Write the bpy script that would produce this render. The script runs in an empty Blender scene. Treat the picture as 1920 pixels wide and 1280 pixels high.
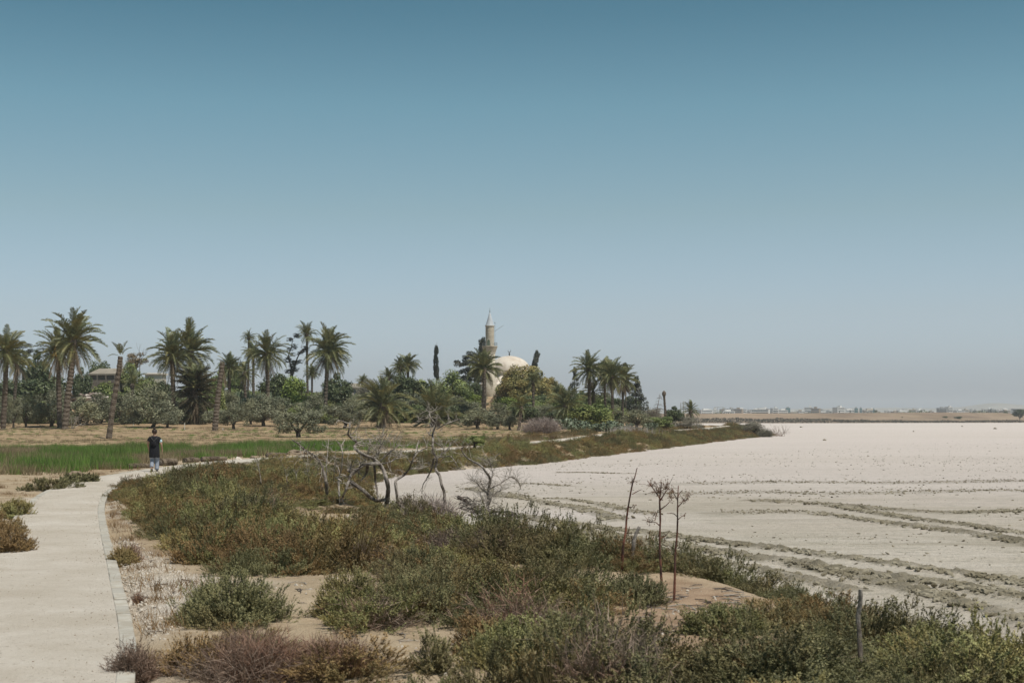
import bpy, bmesh, math, random
import numpy as np
from mathutils import Vector, Matrix, Euler

random.seed(7)
rng = np.random.default_rng(11)
S = bpy.context.scene
COL = S.collection
PI = math.pi

# ------------------------------------------------------------------ camera, world, sun, exposure
F, CX, HY, ZC = 2667.0, 960.0, 783.0, 2.2          # focal length and horizon row of the 1920 px photograph, eye height
cam = bpy.data.cameras.new('camera')
cam.lens, cam.sensor_width = 50.0, 36.0
cam.shift_y = (HY - 640.0) / 1920.0
cam.clip_start, cam.clip_end = 0.1, 30000
cam.dof.use_dof = True
cam.dof.focus_distance = 55.0
cam.dof.aperture_fstop = 4.5
camo = bpy.data.objects.new('camera', cam)
COL.objects.link(camo)
camo.location = (0, 0, ZC)
camo.rotation_euler = (PI / 2, 0, 0)
S.camera = camo

SUN_EL = math.radians(64)
to_sun = Vector((0.74 * math.cos(SUN_EL), -0.67 * math.cos(SUN_EL), math.sin(SUN_EL))).normalized()
W = bpy.data.worlds.new('World')
S.world = W
W.use_nodes = True
nt = W.node_tree
nt.nodes.clear()
wo = nt.nodes.new('ShaderNodeOutputWorld')
bg = nt.nodes.new('ShaderNodeBackground')
sky = nt.nodes.new('ShaderNodeTexSky')
sky.sky_type = 'NISHITA'
sky.sun_disc = False
sky.sun_elevation = SUN_EL
sky.sun_rotation = math.atan2(to_sun.x, to_sun.y)
sky.altitude = 0
sky.air_density = 1.0
sky.dust_density = 2.0
sky.ozone_density = 1.6
geo = nt.nodes.new('ShaderNodeTexCoord')
sep = nt.nodes.new('ShaderNodeSeparateXYZ')
mr = nt.nodes.new('ShaderNodeMapRange')
mr.inputs['From Min'].default_value = 0.0
mr.inputs['From Max'].default_value = 1.0
ramp = nt.nodes.new('ShaderNodeValToRGB')
SKY_RAMP = [(0.000, (1.560, 1.740, 2.250)), (0.031, (1.360, 1.480, 1.850)), (0.072, (1.260, 1.290, 1.410)), (0.142, (1.050, 1.135, 1.030)), (0.213, (0.775, 1.040, 0.925)), (0.275, (0.478, 0.783, 0.715)), (0.360, (0.400, 0.670, 0.630)), (0.600, (0.300, 0.500, 0.500)), (1.000, (0.260, 0.420, 0.450))]
ramp.color_ramp.elements[0].position = SKY_RAMP[0][0]
ramp.color_ramp.elements[0].color = (*SKY_RAMP[0][1], 1)
ramp.color_ramp.elements[1].position = 1.0
ramp.color_ramp.elements[1].color = (*SKY_RAMP[-1][1], 1)
for p_, c_ in SKY_RAMP[1:-1]:
    e_ = ramp.color_ramp.elements.new(p_)
    e_.color = (*c_, 1)
mul = nt.nodes.new('ShaderNodeMix')
mul.data_type = 'RGBA'
mul.blend_type = 'MULTIPLY'
mul.inputs['Factor'].default_value = 1.0
nt.links.new(geo.outputs['Generated'], sep.inputs[0])
nt.links.new(sep.outputs['Z'], mr.inputs['Value'])
nt.links.new(mr.outputs['Result'], ramp.inputs['Fac'])
nt.links.new(sky.outputs[0], mul.inputs['A'])
nt.links.new(ramp.outputs[0], mul.inputs['B'])
nt.links.new(mul.outputs['Result'], bg.inputs['Color'])
bg.inputs['Strength'].default_value = 0.10
nt.links.new(bg.outputs[0], wo.inputs[0])

sl = bpy.data.lights.new('sun', 'SUN')
sl.energy = 4.3
sl.angle = math.radians(0.5)
sl.color = (1.0, 0.95, 0.87)
so = bpy.data.objects.new('sun', sl)
COL.objects.link(so)
so.rotation_euler = to_sun.to_track_quat('Z', 'Y').to_euler()
so.location = (20, -20, 60)

S.view_settings.view_transform = 'Standard'
S.view_settings.look = 'None'
S.view_settings.exposure = 0.0
S.view_settings.gamma = 1.0
S.render.engine = 'CYCLES'
S.cycles.max_bounces = 5
S.cycles.diffuse_bounces = 3
S.cycles.transmission_bounces = 3
S.cycles.volume_bounces = 2
S.cycles.use_denoising = True

# ------------------------------------------------------------------ helpers
def vnoise(x, y, seed=0):
    xi, yi = np.floor(x).astype(np.int64), np.floor(y).astype(np.int64)
    fx, fy = x - xi, y - yi
    fx, fy = fx * fx * (3 - 2 * fx), fy * fy * (3 - 2 * fy)
    def h(a, b):
        n = (a * 374761393 + b * 668265263 + seed * 974634777) & 0xFFFFFFFF
        n = ((n ^ (n >> 13)) * 1274126177) & 0xFFFFFFFF
        return ((n ^ (n >> 16)) & 0xFFFF) / 65535.0
    a, b, c, d = h(xi, yi), h(xi + 1, yi), h(xi, yi + 1), h(xi + 1, yi + 1)
    return (a * (1 - fx) + b * fx) * (1 - fy) + (c * (1 - fx) + d * fx) * fy

def fbm(x, y, oct=4, seed=0):
    s, a, t = 0, 0.5, 0
    for k in range(oct):
        s = s + a * vnoise(x * 2 ** k, y * 2 ** k, seed + k)
        t += a
        a *= 0.5
    return s / t

def sstep(a, b, x):
    t = np.clip((x - a) / (b - a), 0, 1)
    return t * t * (3 - 2 * t)

def poly_sd(P, px, py):
    """signed distance to closed polygon P (inside positive)"""
    P = np.asarray(P, float)
    Q = np.roll(P, -1, axis=0)
    best = np.full(px.shape, 1e18)
    ins = np.zeros(px.shape, bool)
    for (ax, ay), (bx, by) in zip(P, Q):
        dx, dy = bx - ax, by - ay
        t = np.clip(((px - ax) * dx + (py - ay) * dy) / (dx * dx + dy * dy + 1e-12), 0, 1)
        best = np.minimum(best, (px - ax - t * dx) ** 2 + (py - ay - t * dy) ** 2)
        c = (ay > py) != (by > py)
        with np.errstate(divide='ignore', invalid='ignore'):
            xc = ax + (py - ay) * dx / (dy if dy != 0 else 1e-12)
        ins ^= c & (px < xc)
    d = np.sqrt(best)
    return np.where(ins, d, -d)

def line_d(L, px, py):
    L = np.asarray(L, float)
    best = np.full(px.shape, 1e18)
    for (ax, ay), (bx, by) in zip(L[:-1], L[1:]):
        dx, dy = bx - ax, by - ay
        t = np.clip(((px - ax) * dx + (py - ay) * dy) / (dx * dx + dy * dy + 1e-12), 0, 1)
        best = np.minimum(best, (px - ax - t * dx) ** 2 + (py - ay - t * dy) ** 2)
    return np.sqrt(best)

def smooth(L, n=8):
    """Catmull-Rom through points"""
    L = np.asarray(L, float)
    P = np.vstack([2 * L[0] - L[1], L, 2 * L[-1] - L[-2]])
    out = []
    for i in range(1, len(P) - 2):
        for k in range(n):
            t = k / n
            out.append(0.5 * ((2 * P[i]) + (-P[i - 1] + P[i + 1]) * t + (2 * P[i - 1] - 5 * P[i] + 4 * P[i + 1] - P[i + 2]) * t * t
                              + (-P[i - 1] + 3 * P[i] - 3 * P[i + 1] + P[i + 2]) * t ** 3))
    out.append(L[-1])
    return np.array(out)

def mesh_np(name, V, Fc, mat=None, smooth_=False, attrs=None):
    me = bpy.data.meshes.new(name)
    V = np.asarray(V, np.float32)
    if isinstance(Fc, np.ndarray):
        n, k = Fc.shape
        me.vertices.add(len(V))
        me.vertices.foreach_set('co', V.ravel())
        me.loops.add(n * k)
        me.loops.foreach_set('vertex_index', Fc.astype(np.int32).ravel())
        me.polygons.add(n)
        me.polygons.foreach_set('loop_start', np.arange(0, n * k, k, dtype=np.int32))
        me.polygons.foreach_set('loop_total', np.full(n, k, dtype=np.int32))
        me.update(calc_edges=True)
    else:
        me.from_pydata(V.tolist(), [], Fc)
    if mat is not None:
        for m in (mat if isinstance(mat, (list, tuple)) else [mat]):
            me.materials.append(m)
    if smooth_:
        me.polygons.foreach_set('use_smooth', np.ones(len(me.polygons), bool))
    for k, v in (attrs or {}).items():
        v = np.asarray(v, np.float32)
        if v.ndim == 1:
            a = me.attributes.new(k, 'FLOAT', 'POINT')
            a.data.foreach_set('value', v)
        else:
            a = me.attributes.new(k, 'FLOAT_COLOR', 'POINT')
            c = np.ones((len(v), 4), np.float32)
            c[:, :v.shape[1]] = v
            a.data.foreach_set('color', c.ravel())
    me.update()
    return me

def obj(name, me, parent=None, loc=(0, 0, 0), rot=(0, 0, 0), scale=(1, 1, 1)):
    o = bpy.data.objects.new(name, me)
    COL.objects.link(o)
    o.location, o.rotation_euler, o.scale = loc, rot, scale
    if parent is not None:
        o.parent = parent
    return o

def tag(o, label=None, cat=None, group=None, kind=None):
    if label: o['label'] = label
    if cat: o['category'] = cat
    if group: o['group'] = group
    if kind: o['kind'] = kind
    return o

def thing(name, label, cat, loc=(0, 0, 0), rz=0, group=None):
    o = bpy.data.objects.new(name, None)
    COL.objects.link(o)
    o.empty_display_size = 0.2
    o.location = loc
    o.rotation_euler = (0, 0, rz)
    return tag(o, label, cat, group)

class MB:
    """collects shapes for one mesh"""
    def __init__(s):
        s.v, s.f, s.n, s.m = [], [], 0, []
    def add(s, V, Fs, mi=0):
        V = np.asarray(V, float)
        s.v.append(V)
        s.f += [tuple(int(i) + s.n for i in f) for f in Fs]
        s.m += [mi] * len(Fs)
        s.n += len(V)
        return s
    def box(s, lo, hi, mi=0, bev=0.0):
        x0, y0, z0 = lo
        x1, y1, z1 = hi
        if bev <= 0:
            V = [(x0, y0, z0), (x1, y0, z0), (x1, y1, z0), (x0, y1, z0), (x0, y0, z1), (x1, y0, z1), (x1, y1, z1), (x0, y1, z1)]
            Fs = [(3, 2, 1, 0), (4, 5, 6, 7), (0, 1, 5, 4), (1, 2, 6, 5), (2, 3, 7, 6), (3, 0, 4, 7)]
        else:
            b = bev
            V = [(x0, y0, z0), (x1, y0, z0), (x1, y1, z0), (x0, y1, z0), (x0, y0, z1 - b), (x1, y0, z1 - b), (x1, y1, z1 - b), (x0, y1, z1 - b),
                 (x0 + b, y0 + b, z1), (x1 - b, y0 + b, z1), (x1 - b, y1 - b, z1), (x0 + b, y1 - b, z1)]
            Fs = [(3, 2, 1, 0), (0, 1, 5, 4), (1, 2, 6, 5), (2, 3, 7, 6), (3, 0, 4, 7), (4, 5, 9, 8), (5, 6, 10, 9), (6, 7, 11, 10), (7, 4, 8, 11), (8, 9, 10, 11)]
        return s.add(V, Fs, mi)
    def tube(s, pts, rad, sides=8, mi=0, cap=True, rough=0.0):
        pts = np.asarray(pts, float)
        n = len(pts)
        rad = np.broadcast_to(np.asarray(rad, float), (n,))
        T = np.gradient(pts, axis=0)
        T /= np.linalg.norm(T, axis=1)[:, None] + 1e-12
        up = np.array([0.0, 0, 1]) if abs(T[0][2]) < 0.9 else np.array([1.0, 0, 0])
        u = np.cross(up, T[0]); u /= np.linalg.norm(u)
        V = []
        for i in range(n):
            u = u - T[i] * (u @ T[i]); u /= np.linalg.norm(u) + 1e-12
            w = np.cross(T[i], u)
            for k in range(sides):
                a = 2 * PI * k / sides
                r = rad[i] * (1 + (random.uniform(-rough, rough) if rough else 0))
                V.append(pts[i] + r * (math.cos(a) * u + math.sin(a) * w))
        Fs = []
        for i in range(n - 1):
            for k in range(sides):
                k2 = (k + 1) % sides
                Fs.append((i * sides + k, i * sides + k2, (i + 1) * sides + k2, (i + 1) * sides + k))
        if cap:
            Fs.append(tuple(range(sides))[::-1])
            Fs.append(tuple((n - 1) * sides + k for k in range(sides)))
        return s.add(V, Fs, mi)
    def lathe(s, prof, sides=24, c=(0, 0), mi=0, sx=1.0, sy=1.0, cap=True, rot=0.0):
        V, Fs = [], []
        for r, z in prof:
            for k in range(sides):
                a = 2 * PI * k / sides + rot
                V.append((c[0] + r * math.cos(a) * sx, c[1] + r * math.sin(a) * sy, z))
        n = len(prof)
        for i in range(n - 1):
            for k in range(sides):
                k2 = (k + 1) % sides
                Fs.append((i * sides + k, i * sides + k2, (i + 1) * sides + k2, (i + 1) * sides + k))
        if cap:
            Fs.append(tuple(range(sides))[::-1])
            Fs.append(tuple((n - 1) * sides + k for k in range(sides)))
        return s.add(V, Fs, mi)
    def mesh(s, name, mats, smooth_=False):
        me = bpy.data.meshes.new(name)
        me.from_pydata(np.vstack(s.v).tolist(), [], s.f)
        for m in (mats if isinstance(mats, (list, tuple)) else [mats]):
            me.materials.append(m)
        me.polygons.foreach_set('material_index', s.m)
        if smooth_:
            me.polygons.foreach_set('use_smooth', [True] * len(me.polygons))
        me.update()
        return me
    def build(s, name, mats, parent=None, smooth_=False, **k):
        return obj(name, s.mesh(name, mats, smooth_), parent, **k)

# ------------------------------------------------------------------ materials
def new_mat(name):
    m = bpy.data.materials.new(name)
    m.use_nodes = True
    n = m.node_tree
    n.nodes.clear()
    out = n.nodes.new('ShaderNodeOutputMaterial')
    b = n.nodes.new('ShaderNodeBsdfPrincipled')
    b.inputs['Roughness'].default_value = 0.85
    b.inputs['Specular IOR Level'].default_value = 0.25
    n.links.new(b.outputs[0], out.inputs[0])
    return m, n, b, out

def N(n, t, **kw):
    x = n.nodes.new('ShaderNode' + t)
    for k, v in kw.items():
        setattr(x, k, v)
    return x

def mixc(n, fac, a, b, blend='MIX'):
    x = N(n, 'Mix', data_type='RGBA', blend_type=blend)
    for s, v in (('Factor', fac), ('A', a), ('B', b)):
        if isinstance(v, (int, float)):
            x.inputs[s].default_value = v
        elif isinstance(v, tuple):
            x.inputs[s].default_value = (*v[:3], 1)
        else:
            n.links.new(v, x.inputs[s])
    return x.outputs['Result']

def noise_f(n, scale, detail=4, rough=0.6, vec=None, lo=0.35, hi=0.65, stretch=None):
    t = N(n, 'TexNoise')
    t.inputs['Scale'].default_value = scale
    t.inputs['Detail'].default_value = detail
    t.inputs['Roughness'].default_value = rough
    if vec is None:
        vec = N(n, 'NewGeometry').outputs['Position']
    if stretch:
        mp = N(n, 'Mapping')
        mp.inputs['Scale'].default_value = stretch
        n.links.new(vec, mp.inputs['Vector'])
        vec = mp.outputs[0]
    n.links.new(vec, t.inputs['Vector'])
    m = N(n, 'MapRange')
    m.inputs['From Min'].default_value, m.inputs['From Max'].default_value = lo, hi
    n.links.new(t.outputs['Fac'], m.inputs['Value'])
    return m.outputs['Result']

def mathn(n, op, a, b=None, clamp=False):
    x = N(n, 'Math', operation=op, use_clamp=clamp)
    for i, v in enumerate((a, b)):
        if v is None: continue
        if isinstance(v, (int, float)): x.inputs[i].default_value = v
        else: n.links.new(v, x.inputs[i])
    return x.outputs[0]

def bump(n, b, h, strength=0.5, dist=0.05):
    x = N(n, 'Bump')
    x.inputs['Strength'].default_value = strength
    x.inputs['Distance'].default_value = dist
    n.links.new(h, x.inputs['Height'])
    n.links.new(x.outputs[0], b.inputs['Normal'])

def mat_rough(name, c1, c2, scale=4.0, c3=None, scale3=0.6, bumps=0.4, bdist=0.02, rough=0.85, stretch=None, obj_var=0.0, local=False):
    """two or three tone weathered material"""
    m, n, b, out = new_mat(name)
    vec = N(n, 'TexCoord').outputs['Object'] if local else None
    f = noise_f(n, scale, 5, 0.65, vec=vec, stretch=stretch)
    c = mixc(n, f, c1, c2)
    if c3:
        c = mixc(n, noise_f(n, scale3, 3, 0.6, vec=vec, lo=0.45, hi=0.62), c, c3)
    if obj_var:
        oi = N(n, 'ObjectInfo')
        k = N(n, 'MapRange')
        k.inputs['To Min'].default_value, k.inputs['To Max'].default_value = 1 - obj_var, 1 + obj_var
        n.links.new(oi.outputs['Random'], k.inputs['Value'])
        hs = N(n, 'HueSaturation')
        n.links.new(k.outputs[0], hs.inputs['Value'])
        n.links.new(c, hs.inputs['Color'])
        c = hs.outputs[0]
    n.links.new(c, b.inputs['Base Color'])
    b.inputs['Roughness'].default_value = rough
    if bumps:
        bump(n, b, f, bumps, bdist)
    return m

def mat_leaf(name, dark, light, warm=None, warm_amt=0.0, scale=0.5, transl=0.25, rough=0.6, obj_var=0.12):
    """leaf surface: tint attribute picks between two leaf colours, world noise adds warm patches"""
    m, n, b, out = new_mat(name)
    at = N(n, 'Attribute', attribute_name='tint')
    c = mixc(n, at.outputs['Fac'], dark, light)
    if warm:
        w = noise_f(n, scale, 3, 0.6, lo=0.62 - 0.3 * warm_amt - 0.1, hi=0.72 - 0.3 * warm_amt + 0.1)
        c = mixc(n, mathn(n, 'MULTIPLY', w, 0.85), c, warm)
    oi = N(n, 'ObjectInfo')
    k = N(n, 'MapRange')
    k.inputs['To Min'].default_value, k.inputs['To Max'].default_value = 1 - obj_var, 1 + obj_var
    n.links.new(oi.outputs['Random'], k.inputs['Value'])
    hs = N(n, 'HueSaturation')
    n.links.new(k.outputs[0], hs.inputs['Value'])
    n.links.new(c, hs.inputs['Color'])
    c = hs.outputs[0]
    n.links.new(c, b.inputs['Base Color'])
    b.inputs['Roughness'].default_value = rough
    b.inputs['Specular IOR Level'].default_value = 0.3
    if transl:
        t = N(n, 'BsdfTranslucent')
        n.links.new(c, t.inputs['Color'])
        mx = N(n, 'MixShader')
        mx.inputs[0].default_value = transl
        n.links.new(b.outputs[0], mx.inputs[1])
        n.links.new(t.outputs[0], mx.inputs[2])
        n.links.new(mx.outputs[0], out.inputs[0])
    return m

M = {}
# land
def land_material():
    m, n, b, out = new_mat('land')
    at = N(n, 'Attribute', attribute_name='zone')
    sp = N(n, 'SeparateColor')
    n.links.new(at.outputs['Color'], sp.inputs[0])
    f1 = noise_f(n, 2.2, 6, 0.65)
    f2 = noise_f(n, 30.0, 4, 0.7)
    f3 = noise_f(n, 0.25, 4, 0.6)
    sand = mixc(n, f1, (0.36, 0.27, 0.175), (0.52, 0.415, 0.29))
    sand = mixc(n, mathn(n, 'MULTIPLY', f2, 0.45), sand, (0.29, 0.215, 0.14))
    fld = noise_f(n, 0.5, 5, 0.65, stretch=(0.25, 1.0, 1.0))
    field = mixc(n, fld, (0.205, 0.132, 0.074), (0.43, 0.315, 0.19))
    field = mixc(n, mathn(n, 'MULTIPLY', noise_f(n, 0.13, 4, 0.6, lo=0.52, hi=0.7), 0.35), field, (0.24, 0.20, 0.105))
    grav = mixc(n, f2, (0.36, 0.30, 0.24), (0.72, 0.66, 0.58))
    red = mixc(n, f1, (0.27, 0.175, 0.11), (0.43, 0.305, 0.205))
    c = mixc(n, sp.outputs[0], sand, field)
    c = mixc(n, sp.outputs[1], c, grav)
    c = mixc(n, sp.outputs[2], c, red)
    n.links.new(c, b.inputs['Base Color'])
    b.inputs['Roughness'].default_value = 0.95
    h = mathn(n, 'ADD', mathn(n, 'MULTIPLY', f1, 0.6), mathn(n, 'MULTIPLY', f2, 0.4))
    bump(n, b, h, 0.7, 0.05)
    return m
M['land'] = land_material()

def lake_material():
    m, n, b, out = new_mat('salt_crust')
    big = noise_f(n, 0.045, 5, 0.62, lo=0.36, hi=0.64, stretch=(0.45, 1, 1))
    mid = noise_f(n, 0.6, 6, 0.68, lo=0.38, hi=0.66, stretch=(0.5, 1, 1))
    fine = noise_f(n, 7.0, 5, 0.7, lo=0.35, hi=0.7)
    speck = noise_f(n, 2.6, 5, 0.75, lo=0.565, hi=0.66, stretch=(0.5, 1.4, 1))
    speck2 = noise_f(n, 9.0, 4, 0.75, lo=0.56, hi=0.66, stretch=(0.6, 1.2, 1))
    at = N(n, 'Attribute', attribute_name='crust')
    sp = N(n, 'SeparateColor')
    n.links.new(at.outputs['Color'], sp.inputs[0])
    c = mixc(n, big, (0.421, 0.355, 0.272), (0.617, 0.546, 0.464))
    band = noise_f(n, 0.05, 6, 0.68, lo=0.40, hi=0.62, stretch=(0.25, 2.2, 1))
    c = mixc(n, mathn(n, 'MULTIPLY', band, 0.55), c, (0.63, 0.575, 0.515))
    damp = noise_f(n, 0.12, 6, 0.7, lo=0.54, hi=0.68, stretch=(0.35, 1.4, 1))
    c = mixc(n, mathn(n, 'MULTIPLY', damp, 0.72), c, (0.315, 0.265, 0.195))
    streak = noise_f(n, 0.9, 6, 0.72, lo=0.50, hi=0.66, stretch=(0.22, 1.6, 1))
    c = mixc(n, mathn(n, 'MULTIPLY', streak, 0.5), c, (0.264, 0.220, 0.166))
    c = mixc(n, mathn(n, 'MULTIPLY', mid, 0.55), c, (0.361, 0.320, 0.242))
    c = mixc(n, mathn(n, 'MULTIPLY', fine, 0.25), c, (0.264, 0.224, 0.168))
    c = mixc(n, sp.outputs[1], c, (0.585, 0.514, 0.474))        # whiter, salt covered middle of the lake
    c = mixc(n, mathn(n, 'MULTIPLY', speck, mathn(n, 'MULTIPLY', sp.outputs[2], 0.75)), c, (0.182, 0.165, 0.117))
    c = mixc(n, mathn(n, 'MULTIPLY', speck2, mathn(n, 'ADD', mathn(n, 'MULTIPLY', sp.outputs[2], 0.35), 0.22)), c, (0.20, 0.17, 0.12))
    c = mixc(n, mathn(n, 'MULTIPLY', sp.outputs[0], mathn(n, 'ADD', mathn(n, 'MULTIPLY', mid, 0.5), 0.5)), c, (0.150, 0.128, 0.082))   # churned mud
    n.links.new(c, b.inputs['Base Color'])
    b.inputs['Roughness'].default_value = 0.9
    h = mathn(n, 'ADD', mathn(n, 'MULTIPLY', mid, 0.5), mathn(n, 'MULTIPLY', fine, 0.5))
    bump(n, b, h, 0.9, 0.10)
    return m
M['lake'] = lake_material()
def path_material():
    m, n, b, out = new_mat('gravel_path')
    big = noise_f(n, .55, 5, .65)
    mid = noise_f(n, 6.0, 5, .7)
    fine = noise_f(n, 34.0, 4, .75, lo=.3, hi=.7)
    speck = noise_f(n, 22.0, 4, .7, lo=.60, hi=.68)
    speck2 = noise_f(n, 9.0, 4, .7, lo=.63, hi=.70)
    c = mixc(n, big, (0.420, 0.361, 0.287), (0.572, 0.516, 0.448))
    drift = noise_f(n, 1.7, 5, .7, lo=.52, hi=.66, stretch=(.5, 1, 1))
    c = mixc(n, mathn(n, 'MULTIPLY', drift, .32), c, (0.365, 0.294, 0.218))
    c = mixc(n, mathn(n, 'MULTIPLY', mid, .4), c, (0.392, 0.333, 0.265))
    c = mixc(n, mathn(n, 'MULTIPLY', fine, .35), c, (0.589, 0.533, 0.471))
    c = mixc(n, mathn(n, 'MULTIPLY', speck, .65), c, (0.20, 0.155, 0.11))
    c = mixc(n, mathn(n, 'MULTIPLY', speck2, .55), c, (0.24, 0.19, 0.135))
    n.links.new(c, b.inputs['Base Color'])
    b.inputs['Roughness'].default_value = .95
    bump(n, b, mathn(n, 'ADD', mathn(n, 'MULTIPLY', mid, .5), fine), .7, .015)
    return m
M['gravel_path'] = path_material()
M['kerb'] = mat_rough('kerb_concrete', (0.385, 0.355, 0.305), (0.45, 0.42, 0.365), 2.0, (0.36, 0.32, 0.262), 7.0, 0.3, 0.006, obj_var=0.10)
M['clod'] = mat_rough('dried_mud', (0.125, 0.105, 0.066), (0.235, 0.20, 0.138), 5.0, (0.29, 0.255, 0.19), 1.2, 0.6, 0.02)
M['far_earth'] = None
M['palm_bark'] = mat_rough('palm_bark', (0.075, 0.055, 0.04), (0.17, 0.135, 0.105), 9.0, None, 1, 0.8, 0.05, local=True, obj_var=0.1)
M['palm_bark_pale'] = mat_rough('palm_bark_pale', (0.095, 0.072, 0.054), (0.20, 0.16, 0.125), 9.0, None, 1, 0.8, 0.05, local=True)
M['olive_bark'] = mat_rough('olive_bark', (0.05, 0.04, 0.03), (0.12, 0.10, 0.08), 8.0)
M['dead_wood'] = mat_rough('dead_wood', (0.14, 0.118, 0.10), (0.36, 0.315, 0.275), 16.0, (0.10, 0.08, 0.065), 5.0, 0.7, 0.01, stretch=(1, 1, 0.35))
M['dark_wood'] = mat_rough('dark_dead_wood', (0.06, 0.045, 0.038), (0.15, 0.12, 0.10), 16.0, (0.22, 0.19, 0.16), 4.0, 0.7, 0.01, stretch=(1, 1, 0.35))
M['pale_twig'] = mat_rough('pale_twig', (0.26, 0.22, 0.18), (0.42, 0.37, 0.32), 20.0)
M['red_stalk'] = mat_rough('red_stalk', (0.10, 0.038, 0.024), (0.20, 0.085, 0.055), 18.0, (0.055, 0.03, 0.024), 7.0, 0.4, 0.004)
M['seed_head'] = mat_rough('seed_head', (0.12, 0.075, 0.05), (0.24, 0.16, 0.11), 30.0)
M['palm_leaf'] = mat_leaf('palm_leaf', (0.058, 0.070, 0.032), (0.26, 0.275, 0.135), (0.315, 0.263, 0.095), 0.25, 0.5, 0.10, 0.5)
M['palm_leaf_dead'] = mat_leaf('palm_leaf_dead', (0.138, 0.100, 0.062), (0.338, 0.263, 0.175), None, 0, 1, 0.15, 0.8)
M['palm_leaf_dark'] = mat_leaf('palm_leaf_dark', (0.022, 0.021, 0.013), (0.085, 0.080, 0.042), (0.252, 0.190, 0.105), 0.15, 0.8, 0.1, 0.7)
M['date'] = mat_rough('ripening_dates', (0.42, 0.20, 0.04), (0.50, 0.27, 0.06), 20.0)
M['olive_leaf'] = mat_leaf('olive_leaf', (0.088, 0.093, 0.055), (0.305, 0.302, 0.195), (0.269, 0.243, 0.116), 0.12, 0.25, 0.10, 0.5, 0.18)
M['dark_leaf'] = mat_leaf('dark_leaf', (0.034, 0.048, 0.020), (0.145, 0.170, 0.075), None, 0, 1, 0.07, 0.5, 0.18)
M['green_leaf'] = mat_leaf('green_leaf', (0.088, 0.119, 0.037), (0.282, 0.328, 0.111), (0.273, 0.259, 0.086), 0.15, 0.3, 0.12, 0.5, 0.15)
M['bright_leaf'] = mat_leaf('bright_leaf', (0.112, 0.158, 0.033), (0.309, 0.368, 0.090), None, 0, 1, 0.12, 0.5, 0.1)
M['rust_leaf'] = mat_leaf('rust_leaf', (0.094, 0.098, 0.032), (0.341, 0.290, 0.105), (0.390, 0.244, 0.083), 0.22, 0.28, 0.10, 0.55, 0.1)
M['brown_leaf'] = mat_leaf('brown_leaf', (0.111, 0.078, 0.039), (0.260, 0.189, 0.098), None, 0, 1, 0.2, 0.6, 0.1)
M['conifer_leaf'] = mat_leaf('conifer_leaf', (0.021, 0.027, 0.021), (0.083, 0.093, 0.068), (0.112, 0.090, 0.068), 0.2, 0.4, 0.05, 0.6, 0.12)
M['mauve_twig'] = mat_leaf('mauve_twig', (0.230, 0.178, 0.155), (0.470, 0.385, 0.340), None, 0, 1, 0.1, 0.8, 0.08)
M['grey_twig'] = mat_leaf('grey_twig', (0.13, 0.115, 0.085), (0.26, 0.24, 0.18), None, 0, 1, 0.1, 0.8, 0.08)
M['pale_reed'] = mat_leaf('pale_reed', (0.34, 0.28, 0.245), (0.52, 0.455, 0.41), None, 0, 1, 0.2, 0.8, 0.05)
M['cactus'] = mat_leaf('cactus_pad', (0.075, 0.098, 0.055), (0.20, 0.225, 0.150), None, 0, 1, 0.0, 0.45, 0.1)
M['scrub_green'] = mat_leaf('scrub_green', (0.180, 0.176, 0.073), (0.358, 0.341, 0.142), (0.377, 0.221, 0.083), 0.20, 0.55, 0.10, 0.6, 0.25)
M['scrub_dark'] = mat_leaf('scrub_dark', (0.124, 0.121, 0.057), (0.258, 0.237, 0.111), (0.205, 0.123, 0.056), 0.19, 0.6, 0.10, 0.6, 0.22)
M['scrub_brown'] = mat_leaf('scrub_brown', (0.191, 0.121, 0.054), (0.364, 0.239, 0.106), (0.199, 0.184, 0.074), 0.19, 0.6, 0.10, 0.65, 0.25)
M['scrub_twig'] = mat_leaf('scrub_twig', (0.110, 0.079, 0.061), (0.314, 0.237, 0.182), (0.292, 0.142, 0.086), 0.25, 0.8, 0.1, 0.8, 0.2)
M['dry_grass'] = mat_leaf('dry_grass', (0.150, 0.085, 0.036), (0.335, 0.215, 0.105), None, 0, 1, 0.25, 0.8, 0.2)
M['green_grass'] = mat_leaf('green_grass', (0.066, 0.125, 0.024), (0.195, 0.310, 0.064), (0.210, 0.180, 0.083), 0.12, 0.16, 0.3, 0.6, 0.2)
M['twig_line'] = mat_rough('scrub_stem', (0.10, 0.075, 0.055), (0.20, 0.16, 0.12), 20.0, bumps=0)
M['stone'] = mat_rough('minaret_stone', (0.43, 0.375, 0.295), (0.55, 0.49, 0.395), 1.3, (0.37, 0.315, 0.24), 0.5, 0.4, 0.03, stretch=(1, 1, 2.5))
M['lead'] = mat_rough('lead_sheet', (0.40, 0.42, 0.44), (0.50, 0.52, 0.54), 1.0, None, 1, 0.0, 0.0, 0.35)
M['dome'] = mat_rough('dome_plaster', (0.56, 0.49, 0.41), (0.68, 0.615, 0.53), 0.35, (0.50, 0.42, 0.34), 0.7, 0.3, 0.02)
M['white_wall'] = mat_rough('white_wall', (0.56, 0.51, 0.46), (0.66, 0.61, 0.55), 0.6, None, 1, 0.2, 0.01)
M['red_step'] = mat_rough('red_brown_step', (0.24, 0.155, 0.12), (0.34, 0.24, 0.19), 2.0)
M['door_green'] = mat_rough('green_door', (0.075, 0.10, 0.065), (0.11, 0.14, 0.09), 2.0)
M['iron'] = mat_rough('grey_iron', (0.16, 0.18, 0.18), (0.22, 0.24, 0.24), 6.0, bumps=0)
M['dark_iron'] = mat_rough('dark_iron', (0.05, 0.05, 0.05), (0.09, 0.09, 0.09), 6.0, bumps=0)
M['shade_wood'] = mat_rough('weathered_boards', (0.11, 0.09, 0.075), (0.20, 0.17, 0.14), 3.0)
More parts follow.
